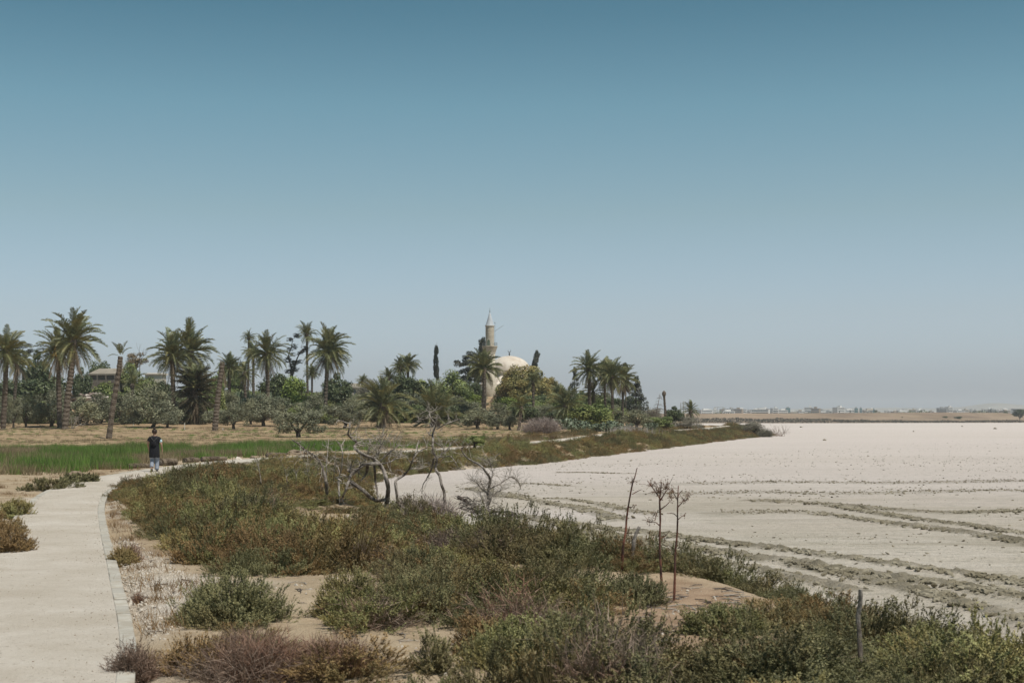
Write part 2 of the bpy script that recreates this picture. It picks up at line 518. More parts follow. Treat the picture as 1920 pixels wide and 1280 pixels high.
M['roof_slab'] = mat_rough('flat_roof', (0.22, 0.19, 0.15), (0.31, 0.27, 0.215), 0.8)
M['ruin'] = mat_rough('ruin_stone', (0.30, 0.235, 0.205), (0.55, 0.49, 0.44), 0.9, (0.20, 0.14, 0.115), 0.6, 0.9, 0.15)
M['rock'] = mat_rough('pale_rock', (0.42, 0.36, 0.29), (0.58, 0.52, 0.45), 3.0, None, 1, 0.6, 0.03)
M['earth_lump'] = mat_rough('earth_lump', (0.17, 0.125, 0.085), (0.31, 0.24, 0.17), 3.0, None, 1, 0.8, 0.04)
M['log'] = mat_rough('fallen_palm_bark', (0.045, 0.033, 0.023), (0.15, 0.112, 0.078), 7.0, (0.20, 0.155, 0.11), 2.0, 0.9, 0.04)
M['white_paint'] = mat_rough('white_stake', (0.55, 0.52, 0.46), (0.65, 0.62, 0.56), 8.0, bumps=0)
M['cloth_black'] = mat_rough('black_cotton', (0.010, 0.010, 0.013), (0.017, 0.017, 0.021), 12.0, bumps=0.1)
M['denim'] = mat_rough('washed_denim', (0.21, 0.235, 0.29), (0.31, 0.335, 0.39), 14.0, bumps=0.2, bdist=0.01)
M['skin'] = mat_rough('skin', (0.40, 0.235, 0.16), (0.46, 0.28, 0.20), 8.0, bumps=0, rough=0.55)
M['hair'] = mat_rough('dark_hair', (0.022, 0.012, 0.009), (0.05, 0.028, 0.02), 40.0, bumps=0.3, bdist=0.005, rough=0.5)
M['sandal'] = mat_rough('grey_sandal', (0.10, 0.09, 0.085), (0.16, 0.145, 0.135), 10.0, bumps=0)
M['mask_blue'] = mat_rough('pale_blue_cloth', (0.35, 0.58, 0.66), (0.62, 0.72, 0.74), 60.0, bumps=0)
for k, c in dict(city_white=(0.68, 0.66, 0.63), city_cream=(0.48, 0.43, 0.36), city_grey=(0.36, 0.36, 0.35), city_brown=(0.34, 0.27, 0.21)).items():
    M[k] = mat_rough(k, tuple(x * 0.9 for x in c), c, 0.12, bumps=0)
M['city_glass'] = mat_rough('green_glass', (0.055, 0.13, 0.145), (0.09, 0.185, 0.20), 0.3, bumps=0, rough=0.3)
M['city_window'] = mat_rough('dark_opening', (0.10, 0.11, 0.12), (0.16, 0.17, 0.18), 0.2, bumps=0, rough=0.4)
M['hill'] = mat_rough('dry_hill', (0.16, 0.14, 0.11), (0.25, 0.22, 0.175), 0.004, bumps=0)
M['far_scrub'] = mat_leaf('far_scrub', (0.045, 0.042, 0.030), (0.13, 0.115, 0.08), None, 0, 1, 0.0, 0.9, 0.1)

# ------------------------------------------------------------------ the lie of the land
LAKE_Z = -0.8
def unlake(px, py, h=3.0):
    d = F * h / (py - HY)
    return ((px - CX) / F * d, d)
SHORE_NEAR = [(30.0, 3.0), (14.0, 9.5), (7.4, 13.2), (6.0, 16.1), (5.2, 18.2), (4.6, 19.9), (3.9, 21.6), (3.0, 23.2), (2.2, 25.4), (1.5, 27.6), (0.9, 29.8), (0.0, 32.4), (-1.0, 35.4)]
SHORE_BAY = [(-2.2, 39.0), (-3.5, 44.0), (-4.3, 51.0), (-5.0, 58.0), (-5.6, 66.0), (-5.0, 73.0), (-3.2, 79.0), (0.0, 86.0), (2.8, 93.0), (6.4, 106.0), (11.0, 122.0), (19.6, 152.0), (33.0, 200.0), (42.0, 228.0), (46.5, 247.0)]
SHORE_FAR = [(47.5, 262.0), (42.0, 285.0), (38.0, 330.0), (44.0, 420.0), (62.0, 560.0), (80.0, 700.0), (110.0, 830.0), (130.0, 1100.0)]
SHORE = smooth(SHORE_NEAR + SHORE_BAY + SHORE_FAR, 5)
LAND_POLY = np.vstack([SHORE, [(-4000, 1100.0), (-4000, -200), (60, -200), (40, -20)]])
PR_Y = np.array([-200, 0, 60, 100, 130, 160, 190, 210, 230, 250, 280, 300, 310, 360, 430, 560, 800, 1100])
PR_Z = np.array([0.0, 0.0, 0.08, 0.12, 0.2, 0.5, 0.9, 1.5, 2.5, 3.6, 4.9, 6.3, 7.1, 7.8, 7.8, 5.0, 3.0, 2.6])
def zbase(x, y):
    hz = np.interp(y, PR_Y, PR_Z)
    low = np.interp(y, [0, 60, 130, 200, 260, 500, 1100], [0, 0.08, 0.2, 0.55, 0.8, 0.6, 0.6])
    k = sstep(0.055, 0.115, x / np.maximum(y, 1.0))
    return hz * (1 - k) + low * k
def zg(x, y, detail=True):
    x, y = np.asarray(x, float), np.asarray(y, float)
    shp = np.broadcast(x, y).shape
    x, y = np.broadcast_to(x, shp).astype(float), np.broadcast_to(y, shp).astype(float)
    z = zbase(x, y)
    z = z - .34 * sstep(2.6, 5.0, x) * sstep(34, 22, y) + .10 * np.exp(-((x - .2) / 2.6) ** 2 - ((y - 22.0) / 4.0) ** 2)
    sd = poly_sd(LAND_POLY, x, y)
    w = np.interp(y, [0, 20, 60, 250, 400], [2.2, 2.4, 4.5, 9.0, 14.0])
    k = sstep(0, 1, (sd + 0.15 * w) / (1.15 * w))
    z = (LAKE_Z - 0.35) * (1 - k) + z * k
    if detail:
        a = sstep(2, 10, y) * sstep(0.0, 3.0, sd)
        near_path = sstep(0.9, 3.0, line_d(PATH[::3], x, y))
        z = z + near_path * a * (0.22 * (fbm(x * 0.22 + 9, y * 0.22, 3, 3) - 0.5) + 0.10 * (fbm(x * 1.1, y * 1.1, 3, 5) - 0.5))
    return z
PATH = smooth([(-2.0, -6.0), (-2.7, 3.0), (-3.35, 8.0), (-4.18, 12.2), (-6.2, 19.0), (-8.4, 26.2), (-10.7, 34.0), (-12.45, 41.0), (-13.5, 48.0), (-13.75, 54.0), (-13.65, 61.0),
               (-13.0, 68.0), (-10.5, 77.0), (-6.3, 87.0), (-2.1, 101.0), (2.4, 118.0), (12.3, 159.0), (26.8, 205.0), (36.0, 240.0), (37.0, 262.0)], 10)
def gz(x, y):
    return float(zg(np.array([x]), np.array([y]))[0])
def at(px, d):
    return (px - CX) / F * d
def P(px, py, d):
    return np.array([(px - CX) / F * d, d, ZC - (py - HY) / F * d])
_yy = np.concatenate([np.arange(10, 60, 0.5), np.arange(60, 420, 1.0)])
def dist_of(px, py):
    """distance at which the ground appears on photo row py in column px"""
    x = (px - CX) / F * _yy
    rows = HY + F * (ZC - zg(x, _yy, False)) / _yy
    i = np.argmax(rows <= py)
    return float(_yy[i]) if rows[i] <= py else 300.0
def unground(px, py):
    d = dist_of(px, py)
    return ((px - CX) / F * d, d)

def grid_faces(nr, nc):
    i = np.arange(nr * nc).reshape(nr, nc)
    return np.stack([i[:-1, :-1], i[:-1, 1:], i[1:, 1:], i[1:, :-1]], -1).reshape(-1, 4)

# land sheet
rows = np.concatenate([np.linspace(-120, 2, 20), np.geomspace(3, 1100, 470)])
t = np.linspace(-1, 1, 221)
t = np.concatenate([[-12, -7, -4, -2.5, -1.7, -1.3], t, [1.3, 1.7, 2.5, 4]])
Yg = np.repeat(rows[:, None], len(t), 1)
Xg = t[None, :] * (7 + 0.46 * np.maximum(Yg, 0))
Zg = zg(Xg, Yg)
pd = line_d(PATH[::2], Xg, Yg)
Zg = Zg - 0.06 * (1 - sstep(0.95, 1.15, pd)) - 0.0
xz, yz = Xg.ravel(), Yg.ravel()
nz = fbm(xz * 0.8, yz * 0.5, 4, 21)
zone_field = sstep(88, 108, yz + 14 * (nz - 0.5)) * 1.0
zone_field = np.clip(zone_field + 0.55 * sstep(0.5, 0.62, fbm(xz * 0.5, yz * 0.5, 4, 41)) * sstep(6, 30, yz), 0, 1)
grav_poly = [unground(*p) for p in [(232, 1010), (262, 1030), (330, 1080), (400, 1094), (470, 1110), (380, 1130), (330, 1160), (290, 1200), (262, 1150), (245, 1090)]]
zone_grav = sstep(-0.6, 0.5, poly_sd(grav_poly, xz, yz) + 1.3 * (nz - 0.5)) * sstep(0.30, 0.62, fbm(xz * 3, yz * 3, 3, 8) + 0.12)
zone_grav = np.maximum(zone_grav, 0.6 * sstep(2.4, 1.0, pd.ravel()) * sstep(0.45, 0.6, nz) * (yz < 60))
red_poly = [unground(*p) for p in [(1120, 1165), (1190, 1110), (1280, 1095), (1400, 1125), (1430, 1165), (1330, 1200), (1280, 1280), (1180, 1290), (1150, 1215)]]
zone_red = sstep(-0.9, 0.4, poly_sd(red_poly, xz, yz) + 1.0 * (nz - 0.5))
shore_sand = sstep(3.5, 0.3, poly_sd(LAND_POLY, xz, yz))
zone_grav = np.maximum(zone_grav, 0.55 * shore_sand * (yz > 28) * (nz > 0.35))
zone = np.stack([zone_field * (1 - shore_sand * 0.8), zone_grav, zone_red], 1)
land = obj('ground', mesh_np('ground', np.stack([Xg, Yg, Zg], -1).reshape(-1, 3), grid_faces(*Xg.shape), M['land'], True, {'zone': zone}))
tag(land, 'dry sandy ground beside the salt lake, golden field under the trees', kind='structure')

# ------------------------------------------------------------------ salt lake with churned vehicle tracks
TR = {}
def tr(px_list):
    return smooth([unlake(*p, h=3.0) for p in px_list], 6)
TRACKS = [
    (tr([(972, 966), (1029, 977), (1090, 985), (1169, 994), (1272, 1006), (1382, 1020), (1488, 1032), (1594, 1046), (1700, 1060), (1806, 1076), (1913, 1093), (2000, 1108)]), 0.20, 0.9),
    (tr([(1090, 995), (1141, 1004), (1240, 1019), (1328, 1031), (1417, 1045), (1505, 1055), (1594, 1070), (1682, 1083), (1771, 1093), (1842, 1105), (1920, 1119), (2000, 1134)]), 0.22, 1.0),
    (tr([(1505, 1058), (1594, 1078), (1647, 1091), (1700, 1101), (1771, 1122), (1842, 1140), (1913, 1161), (2000, 1190)]), 0.20, 0.8),
    (tr([(1141, 1012), (1240, 1032), (1311, 1047), (1382, 1060), (1438, 1069), (1470, 1079), (1541, 1093), (1600, 1106)]), 0.22, 0.75),
    (tr([(1544, 964), (1612, 973), (1682, 982), (1771, 993), (1842, 1003), (1920, 1016), (2000, 1030)]), 0.22, 0.9),
    (tr([(1558, 948), (1629, 959), (1735, 975), (1824, 985), (1920, 1001), (2000, 1014)]), 0.20, 0.7),
    (tr([(1417, 938), (1523, 943), (1594, 948), (1700, 957), (1806, 961), (1895, 957), (1990, 958)]), 0.36, 0.75),
    (tr([(925, 928), (986, 935), (1043, 945), (1099, 954), (1141, 967), (1155, 976)]), 0.26, 0.7),
    (tr([(1029, 934), (1099, 940), (1169, 954), (1230, 966)]), 0.22, 0.4),
    (tr([(1045, 886), (1110, 886), (1183, 888)]), 0.25, 0.45),
    (tr([(972, 906), (1020, 908), (1068, 911)]), 0.25, 0.4),
    (tr([(880, 915), (930, 924), (985, 931)]), 0.35, 0.5),
    (tr([(1300, 907), (1400, 904), (1500, 903), (1620, 905), (1750, 904), (1900, 901), (1990, 903)]), 0.85, 0.30),
    (tr([(1240, 926), (1330, 924), (1420, 922), (1560, 925), (1700, 923), (1850, 919), (1960, 921)]), 0.7, 0.30),
    (tr([(1360, 962), (1450, 958), (1540, 962)]), 0.6, 0.28),
]
lrows = np.concatenate([np.linspace(2, 15, 12), np.geomspace(15.3, 70, 420), np.geomspace(70.5, 1400, 150)])
lt = np.linspace(-0.12, 0.46, 330)
lt = np.concatenate([[-1.5, -0.8, -0.4, -0.22, -0.16], lt, [0.5, 0.58, 0.7, 0.95, 1.6, 3.0]])
Yl = np.repeat(lrows[:, None], len(lt), 1)
Xl = lt[None, :] * (Yl + 3.0)
xl, yl = Xl.ravel(), Yl.ravel()
zl = np.full(xl.shape, LAKE_Z)
mud = np.zeros(xl.shape)
nearm = (yl < 90)
rough_n = fbm(xl[nearm] * 2.5, yl[nearm] * 2.5, 4, 77)
rough_n2 = fbm(xl[nearm] * 3.6, yl[nearm] * 3.6, 4, 78)
for L, w, s in TRACKS:
    d = line_d(L, xl[nearm], yl[nearm])
    dd = d + 0.22 * (rough_n - 0.5)
    k = np.exp(-(dd / (w * 1.15)) ** 2)
    zl[nearm] += s * 0.10 * k * np.clip(2.6 * (rough_n2 - .28), 0, 1.6)
    zl[nearm] -= s * 0.025 * np.exp(-((d - 2.2 * w) / (0.6 * w)) ** 2)
    mud[nearm] = np.maximum(mud[nearm], min(1, s * 1.4) * sstep(w * 1.95, w * 0.85, d + 0.5 * (rough_n - 0.5)))
zl[nearm] += 0.030 * (fbm(xl[nearm] * 0.9, yl[nearm] * 1.6, 4, 90) - 0.5)
white = sstep(30, 78, yl + 50 * (fbm(xl * 0.02, yl * 0.05, 3, 61) - 0.5)) * (0.62 + 0.38 * fbm(xl * 0.01, yl * 0.04, 4, 66))
white = np.maximum(white, 0.8 * np.exp(-((xl - 1.6) / 3.4) ** 2 - ((yl - 44.5) / 3.2) ** 2))
white = np.maximum(white, 0.45 * sstep(0.52, 0.64, fbm(xl * 0.06, yl * 0.16, 4, 63)) * sstep(34, 44, yl))
specks = sstep(0.28, 0.54, fbm(xl * 0.05, yl * 0.12, 4, 91)) * sstep(260, 80, yl)
lake = obj('salt_lake', mesh_np('salt_lake', np.stack([xl, yl, zl], 1), grid_faces(*Xl.shape), M['lake'], True, {'crust': np.stack([mud, white, specks], 1)}))
tag(lake, 'dried out white salt lake bed with muddy vehicle tracks', kind='structure')

# ------------------------------------------------------------------ far shore, plain and hills
def far_mat():
    m, n, b, out = new_mat('far_bank')
    f = noise_f(n, 0.05, 5, 0.65, stretch=(0.4, 1, 3))
    g = noise_f(n, 0.012, 4, 0.6)
    c = mixc(n, f, (0.155, 0.105, 0.072), (0.33, 0.24, 0.165))
    c = mixc(n, mathn(n, 'MULTIPLY', g, 0.5), c, (0.25, 0.185, 0.115))
    n.links.new(c, b.inputs['Base Color'])
    bump(n, b, f, 0.8, 1.0)
    return m
M['far_earth'] = far_mat()
def far_shore_y(x):
    return np.interp(x, [-400, 95, 150, 290, 330], [790, 790, 800, 880, 900])
fr = np.concatenate([np.linspace(-30, 60, 30), np.linspace(64, 160, 40), np.geomspace(170, 9000, 40)])
fx = np.concatenate([np.linspace(-9000, -500, 12), np.linspace(-400, 60, 12), np.linspace(64, 420, 200), np.linspace(440, 9000, 24)])
Xf = np.repeat(fx[None, :], len(fr), 0)
Yo = np.repeat(fr[:, None], len(fx), 1)
Yf = Yo + far_shore_y(Xf)
top = np.interp(Xf, [-400, 100, 200, 300, 345, 360, 420], [4.0, 4.7, 5.1, 5.8, 5.6, 4.2, 3.6])
er = fbm(Xf * 0.03, Yf * 0.03, 4, 33)
Zf = -1.4 + 1.2 * sstep(-22, 2, Yo) + (top + 0.3) * (0.30 * sstep(0, 40, Yo + 14 * (er - 0.5)) + 0.70 * sstep(48, 100, Yo + 46 * (er - 0.5)))
Zf += 0.35 * (fbm(Xf * 0.12, Yf * 0.12, 3, 35) - 0.5) * sstep(0, 20, Yo)
Zf = np.where(Yo > 200, top, Zf)
far = obj('far_shore', mesh_np('far_shore', np.stack([Xf, Yf, Zf], -1).reshape(-1, 3), grid_faces(*Xf.shape), M['far_earth'], True))
tag(far, 'low brown bank and plain across the lake', kind='structure')

hx = np.linspace(-5000, 7000, 240)
hprof = [(-5000, 30), (400, 34), (1200, 38), (1600, 44), (1750, 46), (1950, 44), (2070, 49), (2140, 62), (2200, 70), (2260, 66), (2380, 56), (2600, 50), (3500, 44), (7000, 36)]
hh = np.interp(hx, *zip(*hprof)) + 5 * (fbm(hx * 0.004, hx * 0 + 3, 4, 71) - 0.5)
rowsh = [(-700, 0.0), (-350, 0.55), (-120, 0.9), (0, 1.0), (200, 0.9), (700, 0.0)]
Vh = np.array([[x, 6500 + dy, 2 + h * k] for dy, k in rowsh for x, h in zip(hx, hh)])
hills = obj('hills', mesh_np('hills', Vh, grid_faces(len(rowsh), len(hx)), M['hill'], True))
tag(hills, 'faint low hills fading into haze on the horizon', kind='structure')

# ------------------------------------------------------------------ path with kerb stones
def ribbon(L, offs, zoff):
    T = np.gradient(L, axis=0)
    T /= np.linalg.norm(T, axis=1)[:, None]
    Nn = np.stack([-T[:, 1], T[:, 0]], 1)
    pts = L[:, None, :] + Nn[:, None, :] * np.asarray(offs)[None, :, None]
    zc = zg(L[:, 0], L[:, 1], False)
    z = zc[:, None] + np.asarray(zoff)[None, :] + 0 * pts[..., 0]
    return np.concatenate([pts, z[..., None]], -1), T, Nn
PW = 0.93
R, T_, N_ = ribbon(PATH, [-PW + .15, -0.5, -0.15, 0.2, 0.5, PW - .15], [0.061, 0.064, 0.066, 0.066, 0.064, 0.061])
path = obj('path', mesh_np('path', R.reshape(-1, 3), grid_faces(R.shape[0], R.shape[1]), M['gravel_path'], True))
tag(path, 'pale compacted gravel footpath edged with concrete kerb stones', kind='structure')
seg = np.linalg.norm(np.diff(PATH, axis=0), axis=1)
cum = np.concatenate([[0], np.cumsum(seg)])
KL = 0.60
kb = MB().box((-KL / 2 + .006, -.075, -.16), (KL / 2 - .006, .075, 0.0), bev=0.008)
kerb_me = kb.mesh('kerb_stone', M['kerb'])
far_kerb = MB()
rk = random.Random(5)
for s in np.arange(2.0, cum[-1] - 1, KL):
    i = min(np.searchsorted(cum, s) - 1, len(PATH) - 2)
    f = (s - cum[i]) / seg[i]
    c = PATH[i] * (1 - f) + PATH[i + 1] * f
    tt = T_[i] * (1 - f) + T_[i + 1] * f
    nn = np.array([-tt[1], tt[0]])
    a = math.atan2(tt[1], tt[0])
    zz = float(zbase(c[0], c[1])) + 0.064
    for side in (-1, 1):
        p = c + nn * side * (PW - 0.075 + rk.uniform(-.006, .006))
        dist = p[1]
        if (side < 0 and 9 < dist < 46) or (side > 0 and 13 < dist < 62):
            obj('kerb_stone', kerb_me, path, (p[0], p[1], zz + rk.uniform(-.008, .008)), (rk.uniform(-.01, .01), rk.uniform(-.008, .008), a + rk.uniform(-.012, .012)))
        else:
            h = np.array([math.cos(a), math.sin(a)]) * KL / 2
            w = np.array([-math.sin(a), math.cos(a)]) * 0.075
            q = [p - h - w, p + h - w, p + h + w, p - h + w]
            far_kerb.add([(x[0], x[1], zz - .16) for x in q] + [(x[0], x[1], zz) for x in q], [(4, 5, 6, 7), (0, 1, 5, 4), (1, 2, 6, 5), (2, 3, 7, 6), (3, 0, 4, 7)])
fk = far_kerb.build('kerb_row', M['kerb'], path)
tag(fk, kind='stuff')

# ------------------------------------------------------------------ scattering (geometry nodes) for what nobody could count
SRC = {}
def source(coll, me):
    if coll not in SRC:
        SRC[coll] = bpy.data.collections.new(coll)
    o = bpy.data.objects.new(me.name, me)
    SRC[coll].objects.link(o)
def scatter_group(coll):
    g = bpy.data.node_groups.new('scatter_' + coll.name, 'GeometryNodeTree')
    g.interface.new_socket('Geometry', in_out='INPUT', socket_type='NodeSocketGeometry')
    g.interface.new_socket('Geometry', in_out='OUTPUT', socket_type='NodeSocketGeometry')
    i, o = g.nodes.new('NodeGroupInput'), g.nodes.new('NodeGroupOutput')
    ip = g.nodes.new('GeometryNodeInstanceOnPoints')
    ci = g.nodes.new('GeometryNodeCollectionInfo')
    ci.inputs['Collection'].default_value = coll
    ci.inputs['Separate Children'].default_value = True
    ci.inputs['Reset Children'].default_value = True
    def na(nm, ty):
        a = g.nodes.new('GeometryNodeInputNamedAttribute')
        a.data_type = ty
        a.inputs['Name'].default_value = nm
        return [s for s in a.outputs if s.enabled and s.name == 'Attribute'][0]
    g.links.new(i.outputs[0], ip.inputs['Points'])
    g.links.new(ci.outputs[0], ip.inputs['Instance'])
    ip.inputs['Pick Instance'].default_value = True
    g.links.new(na('idx', 'INT'), ip.inputs['Instance Index'])
    er_ = g.nodes.new('FunctionNodeEulerToRotation')
    g.links.new(na('rot', 'FLOAT_VECTOR'), er_.inputs[0])
    g.links.new(er_.outputs[0], ip.inputs['Rotation'])
    g.links.new(na('scl', 'FLOAT_VECTOR'), ip.inputs['Scale'])
    g.links.new(ip.outputs[0], o.inputs[0])
    return g
def scatter(name, pts, rot, scl, idx, coll, label, parent=None):
    me = bpy.data.meshes.new(name)
    pts = np.asarray(pts, np.float32)
    me.vertices.add(len(pts))
    me.vertices.foreach_set('co', pts.ravel())
    for nm, ty, v, key in (('rot', 'FLOAT_VECTOR', rot, 'vector'), ('scl', 'FLOAT_VECTOR', scl, 'vector')):
        a = me.attributes.new(nm, ty, 'POINT')
        a.data.foreach_set(key, np.asarray(v, np.float32).ravel())
    a = me.attributes.new('idx', 'INT', 'POINT')
    a.data.foreach_set('value', np.asarray(idx, np.int32))
    o = obj(name, me, parent)
    md = o.modifiers.new('scatter', 'NODES')
    md.node_group = scatter_group(SRC[coll])
    tag(o, label, kind='stuff')
    return o

def leaf_tris(base, dirs, length, width, tint, rnd, up=None):
    """thin triangles, one per row; up = the way the leaf faces tend to look"""
    n = len(base)
    side = np.cross(dirs, rnd.normal(size=(n, 3)) if up is None else up + .45 * rnd.normal(size=(n, 3)))
    side /= np.linalg.norm(side, axis=1)[:, None] + 1e-9
    a = base - side * width[:, None] * 0.5
    b = base + side * width[:, None] * 0.5
    c = base + dirs * length[:, None]
    V = np.stack([a, b, c], 1).reshape(-1, 3)
    Fq = np.arange(3 * n).reshape(n, 3)
    return V, Fq, np.repeat(tint, 3)

def cushion(name, mat, seed, nsprig=420, r=0.5, h=0.5, sl_=0.085, nleaf=20, ll=0.021, lw=0.0105, upright=0.30, spread=0.94, tuft=9):
    """rounded salt bush: tufts of fleshy sprigs set over a dome, with gaps between the tufts"""
    rnd = np.random.default_rng(seed)
    nt_ = max(8, nsprig // tuft)
    uc_ = rnd.normal(size=(nt_, 3))
    uc_[:, 2] = np.abs(uc_[:, 2]) * 0.85 + 0.03
    uc_ /= np.linalg.norm(uc_, axis=1)[:, None]
    lump = 1 + 0.22 * np.sin(4.1 * uc_[:, 0] + seed) * np.cos(3.7 * uc_[:, 1] + 1.3 * seed) + 0.09 * rnd.normal(size=nt_)
    ctr = uc_ * (rnd.uniform(0.74, 0.98, nt_) * lump)[:, None] * np.array([r, r, h]) * spread
    tint_t = np.clip(rnd.normal(0.5, 0.26, nt_), 0, 1)
    base = np.repeat(ctr, tuft, axis=0) + rnd.normal(0, .034, (nt_ * tuft, 3)) * np.array([1, 1, .7])
    u = np.repeat(uc_, tuft, axis=0)
    n_ = len(base)
    base[:, 2] = np.maximum(base[:, 2], .01)
    d = u * np.array([.8, .8, 0.6]) + np.array([0, 0, .35 + upright]) + 0.30 * rnd.normal(size=(n_, 3))
    d /= np.linalg.norm(d, axis=1)[:, None]
    L = sl_ * rnd.uniform(0.6, 1.5, n_)
    tint_s = np.clip(np.repeat(tint_t, tuft) + rnd.normal(0, .12, n_), 0, 1)
    tt = rnd.uniform(0.0, 1.0, (n_, nleaf))
    lb = (base[:, None] + d[:, None] * (L[:, None] * tt)[..., None]).reshape(-1, 3)
    ld = (d[:, None] * 0.75 + 0.7 * rnd.normal(size=(n_, nleaf, 3))).reshape(-1, 3)
    ld /= np.linalg.norm(ld, axis=1)[:, None]
    m = len(lb)
    up = np.repeat(u * .8 + np.array([0.15, -.2, .75]), nleaf, axis=0)
    V, Fq, Tq = leaf_tris(lb, ld, ll * rnd.uniform(0.6, 1.4, m), lw * rnd.uniform(0.7, 1.3, m), np.clip(np.repeat(tint_s, nleaf) + rnd.normal(0, 0.06, m), 0, 1), rnd, up)
    Vs, Fs, Ts, n0 = [V], [Fq], [Tq], len(V)
    foot = base * np.array([.25, .25, .1])
    V, Fq, Tq = leaf_tris(foot, base + d * L[:, None] * .6 - foot, np.ones(n_), np.full(n_, 0.009), tint_s * 0.25, rnd)
    Vs.append(V); Fs.append(Fq + n0); Ts.append(Tq)
    return mesh_np(name, np.vstack(Vs), np.vstack(Fs), mat, False, {'tint': np.concatenate(Ts)})

def twigbush(name, mat, seed, nst=260, r=0.5, h=0.55, w=0.006, kids=7):
    rnd = np.random.default_rng(seed)
    Vs, Fs, Ts, n0 = [], [], [], 0
    u = rnd.normal(size=(nst, 3)); u[:, 2] = np.abs(u[:, 2]) + 0.35
    u /= np.linalg.norm(u, axis=1)[:, None]
    L = rnd.uniform(0.5, 1.05, nst)
    tipd = u * np.array([r, r, h]) * L[:, None]
    base = rnd.normal(size=(nst, 3)) * np.array([r * .15, r * .15, 0])
    V, Fq, Tq = leaf_tris(base, tipd, np.ones(nst), np.full(nst, w * 1.3), rnd.uniform(0, 0.6, nst), rnd)
    Vs.append(V); Fs.append(Fq); Ts.append(Tq); n0 += len(V)
    t_ = rnd.uniform(0.3, 1.0, (nst, kids))
    kb_ = (base[:, None] + tipd[:, None] * t_[..., None]).reshape(-1, 3)
    kd = (tipd[:, None] / np.linalg.norm(tipd, axis=1)[:, None, None] + 0.7 * rnd.normal(size=(nst, kids, 3))).reshape(-1, 3)
    kd /= np.linalg.norm(kd, axis=1)[:, None]
    m = len(kb_)
    V, Fq, Tq = leaf_tris(kb_, kd, rnd.uniform(.08, .2, m) * r * 1.6, np.full(m, w), rnd.uniform(0, 1, m), rnd)
    Vs.append(V); Fs.append(Fq + n0); Ts.append(Tq)
    return mesh_np(name, np.vstack(Vs), np.vstack(Fs), mat, False, {'tint': np.concatenate(Ts)})

def tuft(name, mat, seed, n=40, r=0.12, h=0.5, w=0.012, lean=0.35):
    rnd = np.random.default_rng(seed)
    b = np.stack([rnd.normal(0, r, n), rnd.normal(0, r, n), np.zeros(n)], 1)
    d = np.stack([rnd.normal(0, lean, n), rnd.normal(0, lean, n), np.ones(n)], 1)
    d /= np.linalg.norm(d, axis=1)[:, None]
    V, Fq, Tq = leaf_tris(b, d, h * rnd.uniform(0.5, 1.1, n), np.full(n, w), rnd.uniform(0, 1, n), rnd)
    return mesh_np(name, V, Fq, mat, False, {'tint': Tq})

for k in range(5): source('src_green', cushion('saltbush', M['scrub_green'], 100 + k))
for k in range(4): source('src_dark', cushion('dark_saltbush', M['scrub_dark'], 140 + k, upright=0.45, sl_=0.10))
for k in range(4): source('src_brown', cushion('brown_saltbush', M['scrub_brown'], 180 + k, ll=0.020, lw=0.0095))
for k in range(4): source('src_twig', twigbush('twig_bush', M['scrub_twig'], 220 + k))
for k in range(3): source('src_drygrass', tuft('dry_tuft', M['dry_grass'], 260 + k, 36, 0.12, 0.22, 0.008, 0.55))
for k in range(4): source('src_grass', tuft('grass_tuft', M['green_grass'], 300 + k, 46, 0.22, 0.75, 0.03, 0.22))
M['straw'] = mat_leaf('straw', (0.150, 0.115, 0.062), (0.345, 0.275, 0.165), None, 0, 1, 0.2, 0.8, 0.2)
for k in range(3): source('src_drytall', tuft('dry_tall_tuft', M['straw'], 320 + k, 36, 0.22, 0.5, 0.02, 0.3))

def clod_mesh(name, seed, mat):
    rnd = np.random.default_rng(seed)
    bm = bmesh.new()
    bmesh.ops.create_icosphere(bm, subdivisions=2, radius=1)
    for v in bm.verts:
        f = 0.75 + 0.5 * rnd.random()
        v.co = Vector((v.co.x * f * 1.2, v.co.y * f, v.co.z * f * 0.75))
    me = bpy.data.meshes.new(name)
    bm.to_mesh(me); bm.free()
    me.materials.append(mat)
    return me
for k in range(4): source('src_clod', clod_mesh('clod', 400 + k, M['clod']))
M['grit'] = mat_rough('brown_grit', (0.20, 0.155, 0.11), (0.34, 0.28, 0.21), 3.0, bumps=0)
for k in range(3): source('src_grit', clod_mesh('grit', 440 + k, M['grit']))
for k in range(3): source('src_pebble', clod_mesh('pebble', 420 + k, M['rock']))

def rand_in(poly, dens, seed, jitter=0):
    rnd = np.random.default_rng(seed)
    p = np.asarray(poly)
    lo, hi = p.min(0), p.max(0)
    n = int((hi[0] - lo[0]) * (hi[1] - lo[1]) * dens)
    x, y = rnd.uniform(lo[0], hi[0], n), rnd.uniform(lo[1], hi[1], n)
    return x, y, poly_sd(p, x, y), rnd

# ------------------------------------------------------------------ mosque, minaret, stairs and the smaller buildings on the rise
MY = 312.0
px2m = MY / F
def zpx(y, d): return ZC + (HY - y) / F * d
mx = at(955, MY)
mosque = thing('mosque', 'pale stone mosque with a low cream dome among the trees', 'mosque', (mx, MY + 4, 6.6))
gz0 = 6.6
b = MB()
hw = 6.7
b.box((-hw, -hw, -2.5), (hw, hw, 2.7))
b.build('wall', M['white_wall'], mosque)
b = MB()
b.box((-hw - .25, -hw - .25, 2.703), (hw + .25, hw + .25, 2.9))
b.build('cornice', M['stone'], mosque)  # stone tone, darker than the wall, paints in the cornice's shade line
